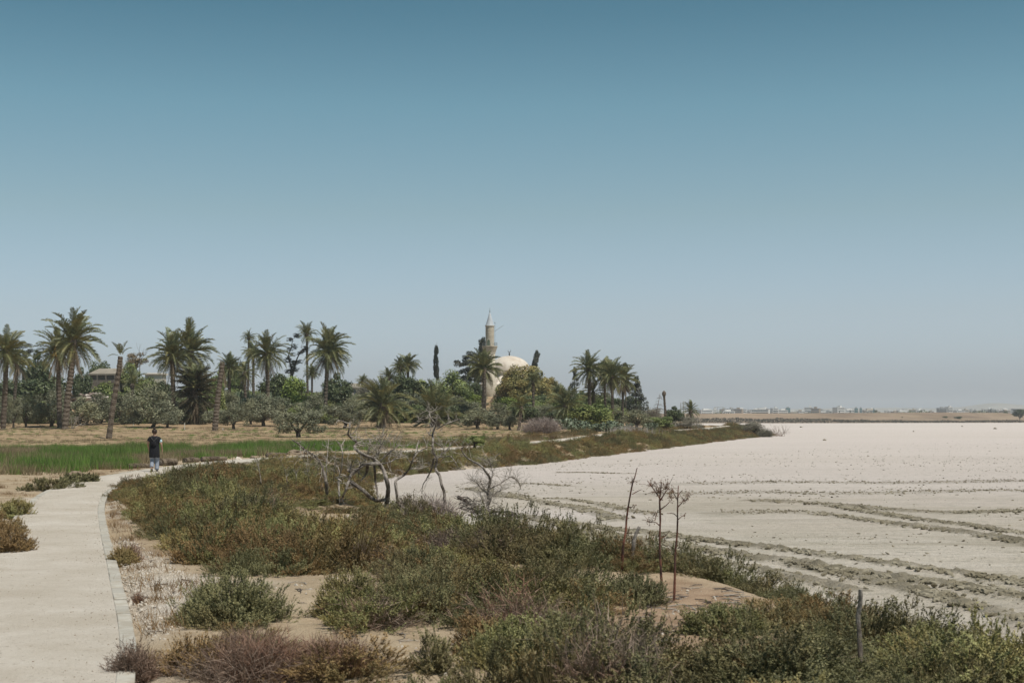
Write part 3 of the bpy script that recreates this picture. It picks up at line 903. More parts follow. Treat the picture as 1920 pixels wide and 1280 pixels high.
# sloped shoulder roof from square to octagon
b = MB()
sq, oc = [], []
for k in range(8):
    a = 2 * PI * (k + .5) / 8
    oc.append((4.75 * math.cos(a), 4.75 * math.sin(a), 4.75))
    c, s_ = math.cos(a), math.sin(a)
    m_ = max(abs(c), abs(s_))
    sq.append((hw * c / m_, hw * s_ / m_, 2.9))
corn = [(hw, hw, 2.9), (-hw, hw, 2.9), (-hw, -hw, 2.9), (hw, -hw, 2.9)]
V = sq + oc + corn
Fs = [(k, (k + 1) % 8, 8 + (k + 1) % 8, 8 + k) for k in range(8)] + [(0, 8 + 8, 1), (2, 9 + 8, 3), (4, 10 + 8, 5), (6, 11 + 8, 7)]
b.add(V, Fs)
b.build('shoulder_roof', M['dome'], mosque)
b = MB()
b.lathe([(4.7, 4.752), (4.7, 5.55), (4.95, 5.6), (4.95, 5.75), (4.7, 5.8)], 8, rot=PI / 8)
b.build('drum', M['stone'], mosque)  # same darker tone, drawing the drum's shade line by colour
b = MB()
Rd, h0 = 4.75, 3.55
prof = [(4.66, 5.8)] + [(4.66 * math.cos(t), 5.8 + h0 * math.sin(t) ** 0.92) for t in np.linspace(0.06, 1.52, 16)] + [(0.02, 5.8 + h0)]
b.lathe(prof, 40)
b.build('dome', M['dome'], mosque, True)
b = MB()
b.lathe([(0.10, 9.3), (0.10, 9.6), (0.22, 9.75), (0.10, 9.9), (0.06, 10.1)], 10)
# crescent
V, Fs = [], []
for k in range(11):
    a = math.radians(-60 + 300 * k / 10) + PI / 2 + math.radians(-90)
    a = math.radians(-240 + 300 * k / 10)
    for r_, w_ in ((0.36, 0), (0.36 - 0.14 * math.sin(PI * k / 10), 1)):
        for yy in (-.04, .04):
            V.append((r_ * math.cos(a), yy, 10.45 + r_ * math.sin(a)))
for k in range(10):
    i, j = k * 4, k * 4 + 4
    Fs += [(i, j, j + 2, i + 2), (i + 1, i + 3, j + 3, j + 1), (i, i + 1, j + 1, j), (i + 2, j + 2, j + 3, i + 3)]
b.add(V, Fs)
b.build('finial', M['dark_iron'], mosque)
# tall arched windows along the front
def arch_panel(cx, z0, z1, w, y0, y1, sides=8):
    V, prof = [], [(-w / 2, z0), (w / 2, z0)]
    prof += [(w / 2 * math.cos(PI * k / sides), z1 - w / 2 + w / 2 * math.sin(PI * k / sides)) for k in range(sides + 1)]
    n = len(prof)
    V = [(cx + x, y0, z) for x, z in prof] + [(cx + x, y1, z) for x, z in prof]
    Fs = [tuple(range(n)), tuple(range(2 * n - 1, n - 1, -1))] + [(i, i + n, (i + 1) % n + n, (i + 1) % n) for i in range(n)]
    return V, Fs
for k in range(7):
    cx = -5.4 + 1.8 * k
    fr_ = MB().add(*arch_panel(cx, 0.35, 2.35, 0.95, -hw - .07, -hw + .1)).build('window', M['white_wall'], mosque)
    MB().add(*arch_panel(cx, 0.45, 2.25, 0.62, -hw - .10, -hw + .12)).build('pane', M['city_window'], fr_)

minx = at(919, MY)
minaret = thing('minaret', 'slender round stone minaret with a silver cone roof and balcony', 'minaret', (minx, MY - 4.5, 6.0))
q = (MY - 4.5) / F
def mz(y): return zpx(y, MY - 4.5) - 6.0
b = MB()
r0 = 10.2 * q
b.lathe([(r0 * 1.35, -2), (r0 * 1.35, 3.2), (r0, 4.2), (r0, mz(663))], 28)
b.build('lower_shaft', M['stone'], minaret, True)
b = MB()
prof = []
for k in range(6):
    f = k / 5
    r_ = r0 + (14.2 * q - r0) * f ** 1.25
    prof += [(r_, mz(663) + (mz(650.2) - mz(663)) * f), (r_ + 0.06, mz(663) + (mz(650.2) - mz(663)) * f + 0.02)]
b.lathe(prof, 28)
b.build('corbel', M['stone'], minaret)
MB().lathe([(14.6 * q, mz(650.1)), (14.6 * q, mz(648.6))], 28).build('balcony_slab', M['stone'], minaret)
# upper shaft with separate stone courses
b = MB()
rs = 8.0 * q
zz = np.linspace(mz(648.5), mz(612.2), 18)
prof = []
for k in range(17):
    e = (0.0, 0.02)[k % 2]
    prof += [(rs - 0.02, zz[k]), (rs + e, zz[k] + 0.03), (rs + e, zz[k + 1] - 0.03), (rs - 0.02, zz[k + 1])]
b.lathe(prof, 28)
b.build('upper_shaft', M['stone'], minaret)
MB().lathe([(rs * 1.02, mz(612.2)), (rs * 1.14, mz(611.4)), (rs * 1.14, mz(610.6))], 28).build('cornice', M['stone'], minaret)
b = MB()
b.lathe([(rs * 1.10, mz(610.6)), (rs * 0.86, mz(606)), (rs * 0.56, mz(598.5)), (0.22, mz(589)), (0.06, mz(586))], 24)
b.build('cone_roof', M['lead'], minaret)
b = MB()
b.lathe([(0.06, mz(586)), (0.14, mz(584.8)), (0.05, mz(584)), (0.11, mz(582.6)), (0.04, mz(581.6)), (0.035, mz(577))], 8)
b.build('finial', M['iron'], minaret)
dv = arch_panel(-2.3 * q, mz(648.3), mz(636.3), 6.4 * q, -rs * 1.03, -rs * 0.7)
fr_ = MB().add(*dv).build('door', M['stone'], minaret)
MB().add(*arch_panel(-2.3 * q, mz(648.1), mz(637.0), 5.2 * q, -rs * 1.06, -rs * 0.75)).build('door_leaf', M['door_green'], fr_)
b = MB()
for k in range(22):
    a = 2 * PI * k / 22
    x, y = 13.8 * q * math.cos(a), 13.8 * q * math.sin(a)
    b.tube([(x, y, mz(648.5)), (x, y, mz(642.4))], 0.022, 5)
for zr in (mz(642.4), mz(645.4)):
    ring = [(13.8 * q * math.cos(2 * PI * k / 28), 13.8 * q * math.sin(2 * PI * k / 28), zr) for k in range(29)]
    b.tube(ring, 0.025, 5, cap=False)
b.build('railing', M['iron'], minaret)
b = MB()
b.tube([(9.0 * q, -.3, mz(621)), (26 * q, -.5, mz(609.8))], [0.045, 0.03], 6)
b.build('antenna_rod', M['iron'], minaret)
b = MB()
b.tube([(9.6 * q, -.2, mz(648)), (9.6 * q, -.2, mz(606))], 0.025, 5)
b.lathe([(0.02, mz(606)), (0.12, mz(605.4)), (0.12, mz(604.6)), (0.02, mz(604))], 8, c=(9.6 * q, -.2))
b.build('lamp_pole', M['iron'], minaret)

SY = 286.0
st = thing('stairs', 'red brown flight of steps climbing to the white mosque front', 'stairs', (at(927.5, SY), SY, zpx(755, SY)), math.radians(-14))
for k in range(9):
    MB().box((-1.15 + .12 * k, 0.34 * k, -1.5), (1.05 + .12 * k, 0.34 * k + .36, 0.28 * (k + 1))).build('step', M['red_step'], st)
MB().box((1.1, 0.0, -1.5), (1.9, 3.0, 1.3)).build('side_wall', M['red_step'], st)

def small_building(name, label, px0, px1, ytop, ybot, d, roof_frac, wm, rm, deep=6.0, posts=0, win=0, roof_over=0.3):
    x0, x1 = at(px0, d), at(px1, d)
    zt, zb = zpx(ytop, d), zpx(ybot, d)
    g = min(gz((x0 + x1) / 2, d), zb)
    t = thing(name, label, 'building', ((x0 + x1) / 2, d, g))
    w = x1 - x0
    zr = zt - (zt - zb) * roof_frac
    MB().box((-w / 2, 0, -1), (w / 2, deep, zr - g)).build('wall', wm, t)
    o = roof_over
    zo = zr - g
    b = MB()
    b.add([(-w / 2 - o, -o, zo + .003), (w / 2 + o, -o, zo + .003), (w / 2 + o, deep + o, zo + .003), (-w / 2 - o, deep + o, zo + .003),
           (-w / 2 - o, -o, zo + .28), (w / 2 + o, -o, zo + .28), (w / 2 - .3, deep * .75, zt - g), (-w / 2 + .3, deep * .75, zt - g), (w / 2 + o, deep + o, zo + .28), (-w / 2 - o, deep + o, zo + .28)],
          [(3, 2, 1, 0), (0, 1, 5, 4), (4, 5, 6, 7), (1, 2, 8, 6, 5), (3, 0, 4, 7, 9), (2, 3, 9, 8), (7, 6, 8, 9)])
    b.build('roof', rm, t)
    for k in range(posts):
        x = -w / 2 + w * k / (posts - 1)
        MB().box((x - .08, -o - 1.25, -1), (x + .08, -o - 1.09, zo - .02)).build('post', M['shade_wood'], t)
    for k in range(win):
        x = -w / 2 + w * (k + .5) / win
        f = MB().add(*arch_panel(x, zo - 1.35, zo - .25, .62, -.05, .1)).build('window', wm, t)
        MB().add(*arch_panel(x, zo - 1.25, zo - .33, .44, -.08, .12)).build('pane', M['city_window'], f)
    return t
small_building('old_house', 'low house with beige roof and dark brown front between palms', 170, 219, 689, 722, 264, 0.42, M['shade_wood'], M['roof_slab'], posts=4)
small_building('white_house', 'white house roof edge behind the palms, left of centre', 272, 303, 698, 710, 292, 0.35, M['dome'], M['dome'], deep=4)
small_building('arched_house', 'beige roofed house with small arched windows and white base', 648, 684, 717, 742, 274, 0.45, M['dome'], M['roof_slab'], win=5)
# ruin wall: pieces of broken masonry
ruin = thing('ruined_wall', 'broken pale pink stone wall below the low house', 'wall', (at(162, 252), 252, gz(at(162, 252), 252)))
rr = random.Random(9)
for k in range(26):
    x = -2.9 + 5.8 * (k % 9) / 8 + rr.uniform(-.25, .25)
    lvl = k // 9
    s = rr.uniform(.35, .62)
    me = clod_mesh('stone', 900 + k % 6, M['ruin'])
    obj('stone', me, ruin, (x, rr.uniform(-.4, .4), 1.0 + lvl * .75 + rr.uniform(-.2, .2)), (rr.uniform(-.4, .4), rr.uniform(-.4, .4), rr.uniform(0, 6)), (s * 1.3, s, s))
MB().box((-3.0, .1, -1), (3.0, .8, 2.5)).build('core', M['ruin'], ruin)

# ------------------------------------------------------------------ town across the lake
def town_block(seed, w, h, dp, wall, kind):
    r = random.Random(seed)
    b = MB()
    b.box((-w / 2, 0, -4), (w / 2, dp, h))
    b.box((-w / 2 - .15, -.15, h + .003), (w / 2 + .15, dp + .15, h + .5))
    b.box((w * r.uniform(-.3, .1), dp * .3, h + .503), (w * r.uniform(.12, .35), dp * .7, h + 2.6))
    n = max(1, int(h / 3.1))
    for k in range(n):
        z = h - 3.0 * (k + 1) + .9
        b.box((-w / 2 + .8, -.06, z), (w / 2 - .8, .05, z + 1.5), 1)
        if kind == 1:
            b.box((-w / 2 + .4, -1.1, z - .95), (w / 2 - .4, -.062, z - .75), 0)
    return b.mesh('town_block', [M[wall], M['city_window']])
blocks = [town_block(k, w, h, 11, m, kd) for k, (w, h, m, kd) in enumerate([
    (14, 9.5, 'city_white', 0), (22, 7, 'city_cream', 1), (10, 12, 'city_white', 1), (18, 6.5, 'city_white', 0), (12, 8, 'city_brown', 0), (26, 8.5, 'city_white', 1), (9, 7, 'city_cream', 0), (15, 10.5, 'city_grey', 1)])]
rt = random.Random(31)
pxs = np.sort(np.array([rt.uniform(1298, 1912) for _ in range(128)]))
for i, px in enumerate(pxs):
    d = rt.uniform(1750, 2500)
    k = rt.randrange(len(blocks))
    sc = rt.uniform(.6, .95) * (1.0 if px < 1650 else 0.9)
    o = obj('town_house', blocks[k], None, (at(px, d), d, rt.uniform(3.5, 7.0) + (1.5 if px > 1750 else 0)), (0, 0, rt.uniform(-.5, .5)), (sc, sc, sc * rt.uniform(.8, 1.2)))
    look = ['two storey white', 'long cream', 'tall narrow white', 'low white', 'brown walled', 'wide low white', 'small cream', 'grey balconied'][k]
    part_ = 'left part' if px < 1470 else 'middle' if px < 1690 else 'right part'
    tag(o, look + ' flat-roofed house, ' + part_ + ' of the hazy town', 'house', 'houses of the town across the lake, ' + part_)
def tower(name, label, px, ytop, wpx, d, mat, bands=True, extra=None):
    h, w = zpx(ytop, d) - 3.5, wpx / F * d
    t = thing(name, label, 'tower block', (at(px, d), d, 3.5))
    b = MB().box((-w / 2, 0, -2), (w / 2, w * .9, h))
    b.build('wall', mat, t)
    MB().box((-w * .3, w * .2, h + .003), (w * .25, w * .6, h + 1.6)).build('roof_hut', M['city_grey'], t)
    if bands:
        for k in range(int(h / 3.4)):
            z = h - 3.2 * (k + 1)
            MB().box((-w / 2 - .2, -.35, z), (w / 2 + .2, -.003, z + .45)).build('floor_band', M['city_grey'], t)
    return t
tower('tower_block', 'lone dark green glass tower in the hazy town', 1478, 764.5, 7.5, 1900, M['city_glass'])
tower('tower_block', 'left of two dark green tower blocks side by side', 1606, 765, 5.5, 1900, M['city_glass'])
tower('tower_block', 'right of two dark green tower blocks side by side', 1614.5, 765, 4, 1900, M['city_glass'])
tower('tower_block', 'long grey blocky hotel at the middle of the hazy town', 1434, 766, 19, 2000, M['city_grey'])
tower('tower_block', 'white block with a tall lift shaft, left end of the town', 1341, 765, 5, 2000, M['city_white'])
tower('tower_block', 'twin grey tower left of the small palm at the lake', 1281.5, 753.5, 2.6, 2100, M['city_grey'])
tower('tower_block', 'thin grey tower beside another, just left of the lakeside palm', 1276.5, 756, 2.0, 2150, M['city_grey'])
tower('tower_block', 'long white block right of the green towers', 1699, 768.5, 15, 2000, M['city_white'])
tower('tower_block', 'green netted low block beside the grey hotel', 1450, 769, 11, 1850, M['city_glass'])
# church spire
sp_ = thing('church_spire', 'pointed grey green spire in the hazy town', 'church', (at(1638.5, 1950), 1950, 3.5))
hs_ = zpx(768, 1950) - 3.5
MB().box((-1.6, -1.6, -2), (1.6, 1.6, hs_ - 3)).build('tower', M['city_glass'], sp_)
MB().lathe([(1.7, hs_ - 3), (.1, hs_ + 3.0)], 6).build('spire', M['city_glass'], sp_)
# crane on roof of the left block
cr = thing('tower_crane', 'thin tower crane standing above the left of the town', 'crane', (at(1345, 2050), 2050, 3.5))
MB().tube([(0, 0, 0), (0, 0, zpx(762, 2050) - 3.5)], .35, 4).build('mast', M['city_grey'], cr)
MB().tube([(-4, 0, zpx(763, 2050) - 3.5), (9, 0, zpx(763, 2050) - 3.5)], .3, 4).build('jib', M['city_grey'], cr)

# ------------------------------------------------------------------ foliage builders
def leaf_quads(C, Nrm, size, aspect, rnd):
    n = len(C)
    Nrm = Nrm / (np.linalg.norm(Nrm, axis=1)[:, None] + 1e-9)
    a = np.cross(Nrm, rnd.normal(size=(n, 3)))
    a /= np.linalg.norm(a, axis=1)[:, None] + 1e-9
    b_ = np.cross(Nrm, a)
    s = size[:, None]
    V = np.stack([C - a * s, C + b_ * s * aspect, C + a * s, C - b_ * s * aspect], 1).reshape(-1, 3)
    return V, np.arange(4 * n).reshape(n, 4)

def crown(name, mat, seed, lobes=16, per=170, lr=(.12, .22), leaf=.030, aspect=.5, shape='round', gaps=0.0, droop=0.0):
    rnd = np.random.default_rng(seed)
    Cs, Ns, Ts = [], [], []
    for i in range(lobes):
        r = rnd.uniform(*lr)
        if shape == 'round':
            u = rnd.normal(size=3); u /= np.linalg.norm(u)
            k = rnd.uniform(.45, 1.0)
            c = np.array([u[0] * (.56 - r * .8) * k, u[1] * (.56 - r * .8) * k, .5 + u[2] * (.5 - r * .8) * k])
        elif shape == 'dome':
            u = rnd.normal(size=3); u /= np.linalg.norm(u)
            k = rnd.uniform(.55, 1.0)
            k = min(1.0, k * 1.1)
            c = np.array([u[0] * (.56 - r * .7) * k, u[1] * (.56 - r * .7) * k, .02 + abs(u[2]) * (.95 - r) * k + .3 * r])
        elif shape == 'column':
            z = rnd.uniform(.06, .98)
            w = .34 * (1 - .55 * z ** 2)
            a = rnd.uniform(0, 2 * PI)
            c = np.array([w * math.cos(a) * rnd.uniform(.2, 1), w * math.sin(a) * rnd.uniform(.2, 1), z])
        elif shape == 'cone':
            z = rnd.uniform(.04, .99) ** 1.2
            w = .48 * (1 - z) + .03
            a = rnd.uniform(0, 2 * PI)
            c = np.array([w * math.cos(a) * rnd.uniform(.5, 1), w * math.sin(a) * rnd.uniform(.5, 1), z])
            r *= .5 + .8 * (1 - z)
        elif shape == 'pine':
            a = rnd.uniform(0, 2 * PI); w = rnd.uniform(.05, .42)
            c = np.array([w * math.cos(a), w * math.sin(a), rnd.uniform(.15, .95)])
        u = rnd.normal(size=(per, 3)); u /= np.linalg.norm(u, axis=1)[:, None]
        rr_ = r * rnd.uniform(.35, 1.08, per) ** .55
        fl = np.array([1, 1, .8 if shape != 'pine' else .45])
        if shape == 'column': fl = np.array([.8, .8, 1.3 * .35])
        if shape == 'cone': fl = np.array([1, 1, .55])
        p = c + u * rr_[:, None] * fl
        p[:, 2] -= droop * (p[:, 0] ** 2 + p[:, 1] ** 2)
        Cs.append(p)
        Ns.append(u * .8 + np.array([.1, -.15, .6]) + .55 * rnd.normal(size=(per, 3)))
        Ts.append(np.clip(.5 + rnd.normal(0, .16) + rnd.normal(0, .22, per), 0, 1))
    C_, N__, T__ = np.vstack(Cs), np.vstack(Ns), np.concatenate(Ts)
    C_[:, 2] = np.where(C_[:, 2] < 0.0, rnd.uniform(0.0, 0.08, len(C_)), C_[:, 2])
    V, Fq = leaf_quads(C_, N__, leaf * rnd.uniform(.6, 1.4, len(C_)), aspect, rnd)
    return mesh_np(name, V, Fq, mat, False, {'tint': np.repeat(T__, 4)})

CR = {}
def crowns(key, n, **kw):
    CR[key] = [crown('crown', seed=hash_(key) + 17 * k, **kw) for k in range(n)]
def CR_MESH(k): return CR[k][:3]
def hash_(s): return sum((i + 1) * ord(c) for i, c in enumerate(s)) % 10007
crowns('olive', 5, mat=M['olive_leaf'], lobes=34, per=200, lr=(.11, .2), leaf=.024, aspect=.38, shape='dome')
crowns('dark', 4, mat=M['dark_leaf'], lobes=32, per=180, lr=(.12, .22), leaf=.030, aspect=.55, shape='round')
crowns('green', 4, mat=M['green_leaf'], lobes=34, per=200, lr=(.11, .22), leaf=.027, aspect=.55, shape='dome')
crowns('bright', 2, mat=M['bright_leaf'], lobes=34, per=200, lr=(.12, .22), leaf=.027, aspect=.6, shape='dome')
crowns('rust', 2, mat=M['rust_leaf'], lobes=56, per=210, lr=(.10, .19), leaf=.021, aspect=.6, shape='dome')
crowns('brown', 1, mat=M['brown_leaf'], lobes=18, per=130, lr=(.12, .2), leaf=.026, aspect=.5, shape='round')
crowns('column', 2, mat=M['conifer_leaf'], lobes=46, per=110, lr=(.16, .26), leaf=.045, aspect=.5, shape='column')
crowns('cone', 3, mat=M['conifer_leaf'], lobes=42, per=60, lr=(.10, .17), leaf=.032, aspect=.4, shape='cone')
crowns('pine', 3, mat=M['conifer_leaf'], lobes=34, per=150, lr=(.09, .16), leaf=.026, aspect=.45, shape='pine')
crowns('tamarisk', 2, mat=M['grey_twig'], lobes=34, per=200, lr=(.12, .22), leaf=.028, aspect=.22, shape='dome')
crowns('mauve', 3, mat=M['mauve_twig'], lobes=60, per=230, lr=(.09, .16), leaf=.030, aspect=.26, shape='dome')

rtree = random.Random(77)
_cnt = {}
def tree(kind, px, wpx, ytop, ybot, d, label, name='tree', cat='tree', group=None, bark='olive_bark', deep=None, ybase=None):
    x = at(px, d)
    g = gz(x, d)
    if ybase is not None:
        g = gz(x, d)
    w = wpx / F * d * (1.08 if kind in ('column', 'cone', 'pine') else 1.0 if kind == 'rust' else 1.22)
    zt, zb = zpx(ytop, d) + .15, max(zpx(ybot, d), g - .1)
    if kind in ('dark', 'green', 'bright', 'olive', 'tamarisk', 'mauve') and d < 500:
        zb = g + (.15 if d > 196 else min(.75, .4 * (zb - g) + .25)) if name != 'pine_tree' else zb
    if kind in ('mauve', 'tamarisk'): zb = g - .05
    zt = max(zt, zb + .5)
    t = thing(name, label, cat, (x, d, g), 0, group)
    i = _cnt.get(kind, 0); _cnt[kind] = i + 1
    dp = deep or w * rtree.uniform(.85, 1.1)
    obj('crown', CR[kind][i % len(CR[kind])], t, (0, 0, zb - g), (0, 0, rtree.uniform(0, 6.28)) if abs(dp - w) < .4 * w else (0, 0, rtree.choice([0, PI])), (w, dp, zt - zb))
    b = MB()
    hc = (zb - g) + (zt - zb) * .45
    r = max(.10, min(.26, .035 * w + .05))
    if kind in ('column', 'cone', 'pine'):
        b.tube([(0, 0, -.4), (.05, 0, hc * .5), (0, .05, (zt - g) * .93)], [r, r * .8, .03], 7)
    else:
        lean = rtree.uniform(-.12, .12) * w
        fork = max(.35, (zb - g) * .9 + .15)
        if kind in ('mauve', 'tamarisk'): r, hc = r * .5, hc * .6
        b.tube([(0, 0, -.4), (lean * .4, 0, fork * .5), (lean * .6, 0, fork)], [r * 1.25, r, r * .9], 8)
        for k in range(4):
            a = 2 * PI * k / 4 + rtree.uniform(-.5, .5)
            e = w * rtree.uniform(.18, .3) * (.4 if kind in ('mauve', 'tamarisk') else 1)
            b.tube([(lean * .6, 0, fork - .05), (lean * .6 + .5 * e * math.cos(a), .5 * e * math.sin(a), (fork + hc) / 2 + .1), (lean * .6 + e * math.cos(a), e * math.sin(a), hc + (zt - zb) * .12)], [r * .75, r * .5, r * .2], 6)
    b.build('trunk', M[bark], t)
    return t

# --- fronds
def frond(name, mat, a0, droop, seed, dead=False, twist=0.0):
    rnd = np.random.default_rng(seed)
    n = 15
    t = np.linspace(0, 1, n)
    ang = np.radians(a0) - np.radians(droop) * t ** 1.4
    ds = 1.0 / (n - 1)
    x = np.concatenate([[0], np.cumsum(np.cos(ang[:-1]) * ds)])
    z = np.concatenate([[0], np.cumsum(np.sin(ang[:-1]) * ds)])
    y = 0.10 * twist * t ** 2
    V, Fs, T = [], [], []
    w = 0.012 * (1 - t * .85)
    for i in range(n):
        V += [(x[i], y[i] - w[i], z[i]), (x[i], y[i] + w[i], z[i]), (x[i], y[i], z[i] - w[i])]
        T += [.8, .8, .6] if not dead else [.5, .5, .4]
    for i in range(n - 1):
        a, b_ = 3 * i, 3 * i + 3
        Fs += [(a, a + 1, b_ + 1, b_), (a + 1, a + 2, b_ + 2, b_ + 1), (a + 2, a, b_, b_ + 2)]
    ns = 34
    for k in range(ns):
        u = .10 + .88 * k / (ns - 1)
        px_, py_, pz_ = np.interp(u, t, x), np.interp(u, t, y), np.interp(u, t, z)
        an = np.interp(u, t, ang)
        L = (.215 * math.sin(PI * (.16 + .80 * u)) ** .8 + .015) * rnd.uniform(.8, 1.15)
        if dead: L *= .75
        fwd = np.array([math.cos(an), 0, math.sin(an)])
        upv = np.array([-math.sin(an), 0, math.cos(an)])
        for sd in (-1, 1):
            sw = .62 + rnd.normal(0, .12)
            lift = .42 + rnd.normal(0, .18) if not dead else -.7 + rnd.normal(0, .3)
            dr = fwd * sw + np.array([0, sd, 0]) * .72 + upv * lift
            dr /= np.linalg.norm(dr)
            p0 = np.array([px_, py_, pz_])
            tip = p0 + dr * L - np.array([0, 0, .12 * L])
            i0 = len(V)
            ww = .014
            V += [tuple(p0 - fwd * ww * .5), tuple(p0 + fwd * ww * .9), tuple(p0 + dr * L * .55 + fwd * ww * .5 + np.array([0, 0, .01])), tuple(tip)]
            Fs += [(i0, i0 + 1, i0 + 2), (i0, i0 + 2, i0 + 3)]
            tv = float(np.clip(rnd.normal(.45, .22) + .25 * (u - .5), 0, 1))
            T += [tv] * 4
    me = mesh_np(name, V, Fs, mat, False, {'tint': np.array(T)})
    return me
FCL = [(84, 40), (70, 52), (54, 62), (36, 66), (18, 62), (-4, 58), (-28, 44), (-52, 26)]
FR = {}
for ci, (a0, dr) in enumerate(FCL):
    FR[ci] = [frond('frond', M['palm_leaf'], a0 + 5 * (v - 1), dr * (1 + .15 * (v - 1)), 500 + 10 * ci + v, twist=(v - 1) * 1.2) for v in range(3)]
DEAD = [frond('dead_frond', M['palm_leaf_dead'], a0, dr, 640 + k, True, twist=k - 1) for k, (a0, dr) in enumerate([(-42, 40), (-62, 24), (-74, 12)])]
DARK = [frond('dark_frond', M['palm_leaf_dark'], a0, dr, 660 + k, True, twist=k % 3 - 1) for k, (a0, dr) in enumerate([(50, 50), (30, 50), (5, 50), (-20, 45), (-45, 30), (-62, 20)])]
HEALTHY = [4, 6, 7, 8, 8, 7, 6, 4]

def bark_tube(pts, r0, r1, rings, mat, parent, name='trunk', rough=.10):
    pts = smooth(pts, max(3, rings // max(1, len(pts) - 1)))
    n = len(pts)
    rad = np.linspace(r0, r1, n) * (1 + .09 * np.where(np.arange(n) % 2 == 0, 1, -1))
    rad[0] *= 1.25
    return MB().tube(pts, rad, 10, rough=rough).build(name, mat, parent)

rp = random.Random(123)
def palm(px, ycrown, rpx, label, base=None, d=None, trunk=9, counts=None, dead=14, boss=True, dates=0, wind=0.0, frac=1.0, bark='palm_bark', mid=None, name='date_palm', group='date palms', lean_z=0):
    if d is None:
        d = dist_of(*base)
    bx, by = base if base else (px, None)
    gx = at(bx, d)
    g = gz(gx, d)
    t = thing(name, label, 'palm tree', (gx, d, g), 0, group)
    zc = zpx(ycrown, d) - g
    xc = at(px, d) - gx
    wind = wind if wind else rp.uniform(-.22, .30)
    tilt = (rp.uniform(-.10, .10), rp.uniform(-.10, .10))
    rt_ = trunk / F * d / 2
    zc = max(zc, .5)
    pts = [(0, 0, -.5)]
    if mid:
        for (mxp, myp) in mid:
            pts.append((at(mxp, d) - gx, 0, zpx(myp, d) - g))
    else:
        pts.append((xc * .62, 0, zc * .5))
    pts.append((xc, 0, zc))
    bark_tube(pts, rt_ * 1.08, rt_ * .9, max(10, int(zc / .22)), M[bark], t)
    L = rpx / F * d * 1.16
    if boss:
        rb = rt_ * 1.45
        b = MB().lathe([(rt_ * .8, -rb * 2.4), (rb * 1.0, -rb * 1.2), (rb * 1.1, -.2 * rb), (rb * .7, rb * .7), (.02, rb * 1.2)], 9)
        b.build('crown_boss', M[bark], t, loc=(xc, 0, zc))
    cn = counts or [c * rp.uniform(.75, 1.55) for c in HEALTHY]
    ga = rp.uniform(0, 6)
    for ci, c in enumerate(cn):
        c = max(1, round(c * frac)) if c else 0
        for k in range(c):
            ga += 2.39996
            az = ga + rp.uniform(-.5, .5)
            if rp.random() < .08: continue
            if wind:
                az = math.atan2(math.sin(az), math.cos(az) + wind)
            s = L * rp.uniform(.74, 1.14) * (.9 if ci >= 6 else 1.0)
            obj('frond', FR[ci][rp.randrange(3)], t, (xc + .5 * rt_ * math.cos(az), .5 * rt_ * math.sin(az), zc + rt_ * (.9 - .25 * ci)),
                (rp.uniform(-.2, .2), rp.uniform(-.17, .17) + tilt[0] * math.cos(az) + tilt[1] * math.sin(az), az), (s, s, s))
    for k in range(dead):
        ga += 2.39996
        az = ga + rp.uniform(-.3, .3)
        s = L * rp.uniform(.5, 1.05)
        obj('dead_frond', DEAD[rp.randrange(3)], t, (xc + rt_ * .7 * math.cos(az), rt_ * .7 * math.sin(az), zc - rt_ * rp.uniform(.8, 2.6)), (rp.uniform(-.1, .1), rp.uniform(-.1, .1), az), (s, s, s))
    for k in range(dates):
        az = -PI / 2 + rp.uniform(-1.6, 1.6) - .9
        b = MB()
        for q_ in range(9):
            c_ = (rp.uniform(-.22, .22), rp.uniform(-.2, .2), -rp.uniform(0, .8))
            b.lathe([(.02, c_[2] - .17), (.15, c_[2]), (.02, c_[2] + .17)], 6, c=c_[:2])
        b.tube([(0, 0, .1), (-.35 * math.cos(az), -.35 * math.sin(az), .9)], .03, 5)
        b.build('date_cluster', M['date'], t, loc=(xc + .9 * math.cos(az), .9 * math.sin(az), zc - .1))
    return t

# ------------------------------------------------------------------ date palms, left to right
palm(12, 662, 46, 'tall dark palm at the left edge, dark straight trunk', base=(5, 806), trunk=9.5, dead=8, wind=.25)
palm(32, 683, 30, 'lower palm with dry skirt behind the left edge palm', base=(23, 752), d=226, trunk=6, dead=16, counts=[2, 3, 4, 5, 6, 6, 6, 4], name='date_palm')
palm(109, 658, 44, 'palm with orange date clusters beside the tall leaning palm', base=(112, 790), d=188, trunk=9, dead=16, dates=3, wind=-.3, mid=[(110, 725)])
palm(137, 640, 56, 'tallest palm on the left, thick curved trunk leaning right', base=(121, 804), trunk=11.5, dead=16, wind=.3, mid=[(127, 745), (134, 690)], bark='palm_bark_pale')
dy = palm(226, 668, 24, 'dying palm with a few short fronds on a leaning trunk', base=(203, 822), trunk=10, counts=[2, 2, 1, 1, 0, 0, 0, 0], dead=4, mid=[(212, 760), (222, 700)], boss=False, wind=.5, bark='palm_bark_pale', name='dying_palm', group=None)
palm(248, 722, 28, 'stemless palm tuft fanning above the olives near the dying palm', base=(248, 745), d=224, trunk=6, counts=[3, 4, 5, 5, 4, 2, 0, 0], dead=0)
palm(323, 668, 44, 'palm with pale dry lower fronds, left one of an overlapping pair', base=(327, 770), d=204, trunk=9, dead=10, frac=1.1)
palm(357, 660, 50, 'palm reaching high and right, behind the overlapping pair partner', base=(354, 770), d=207, trunk=9, dead=6, wind=.35)
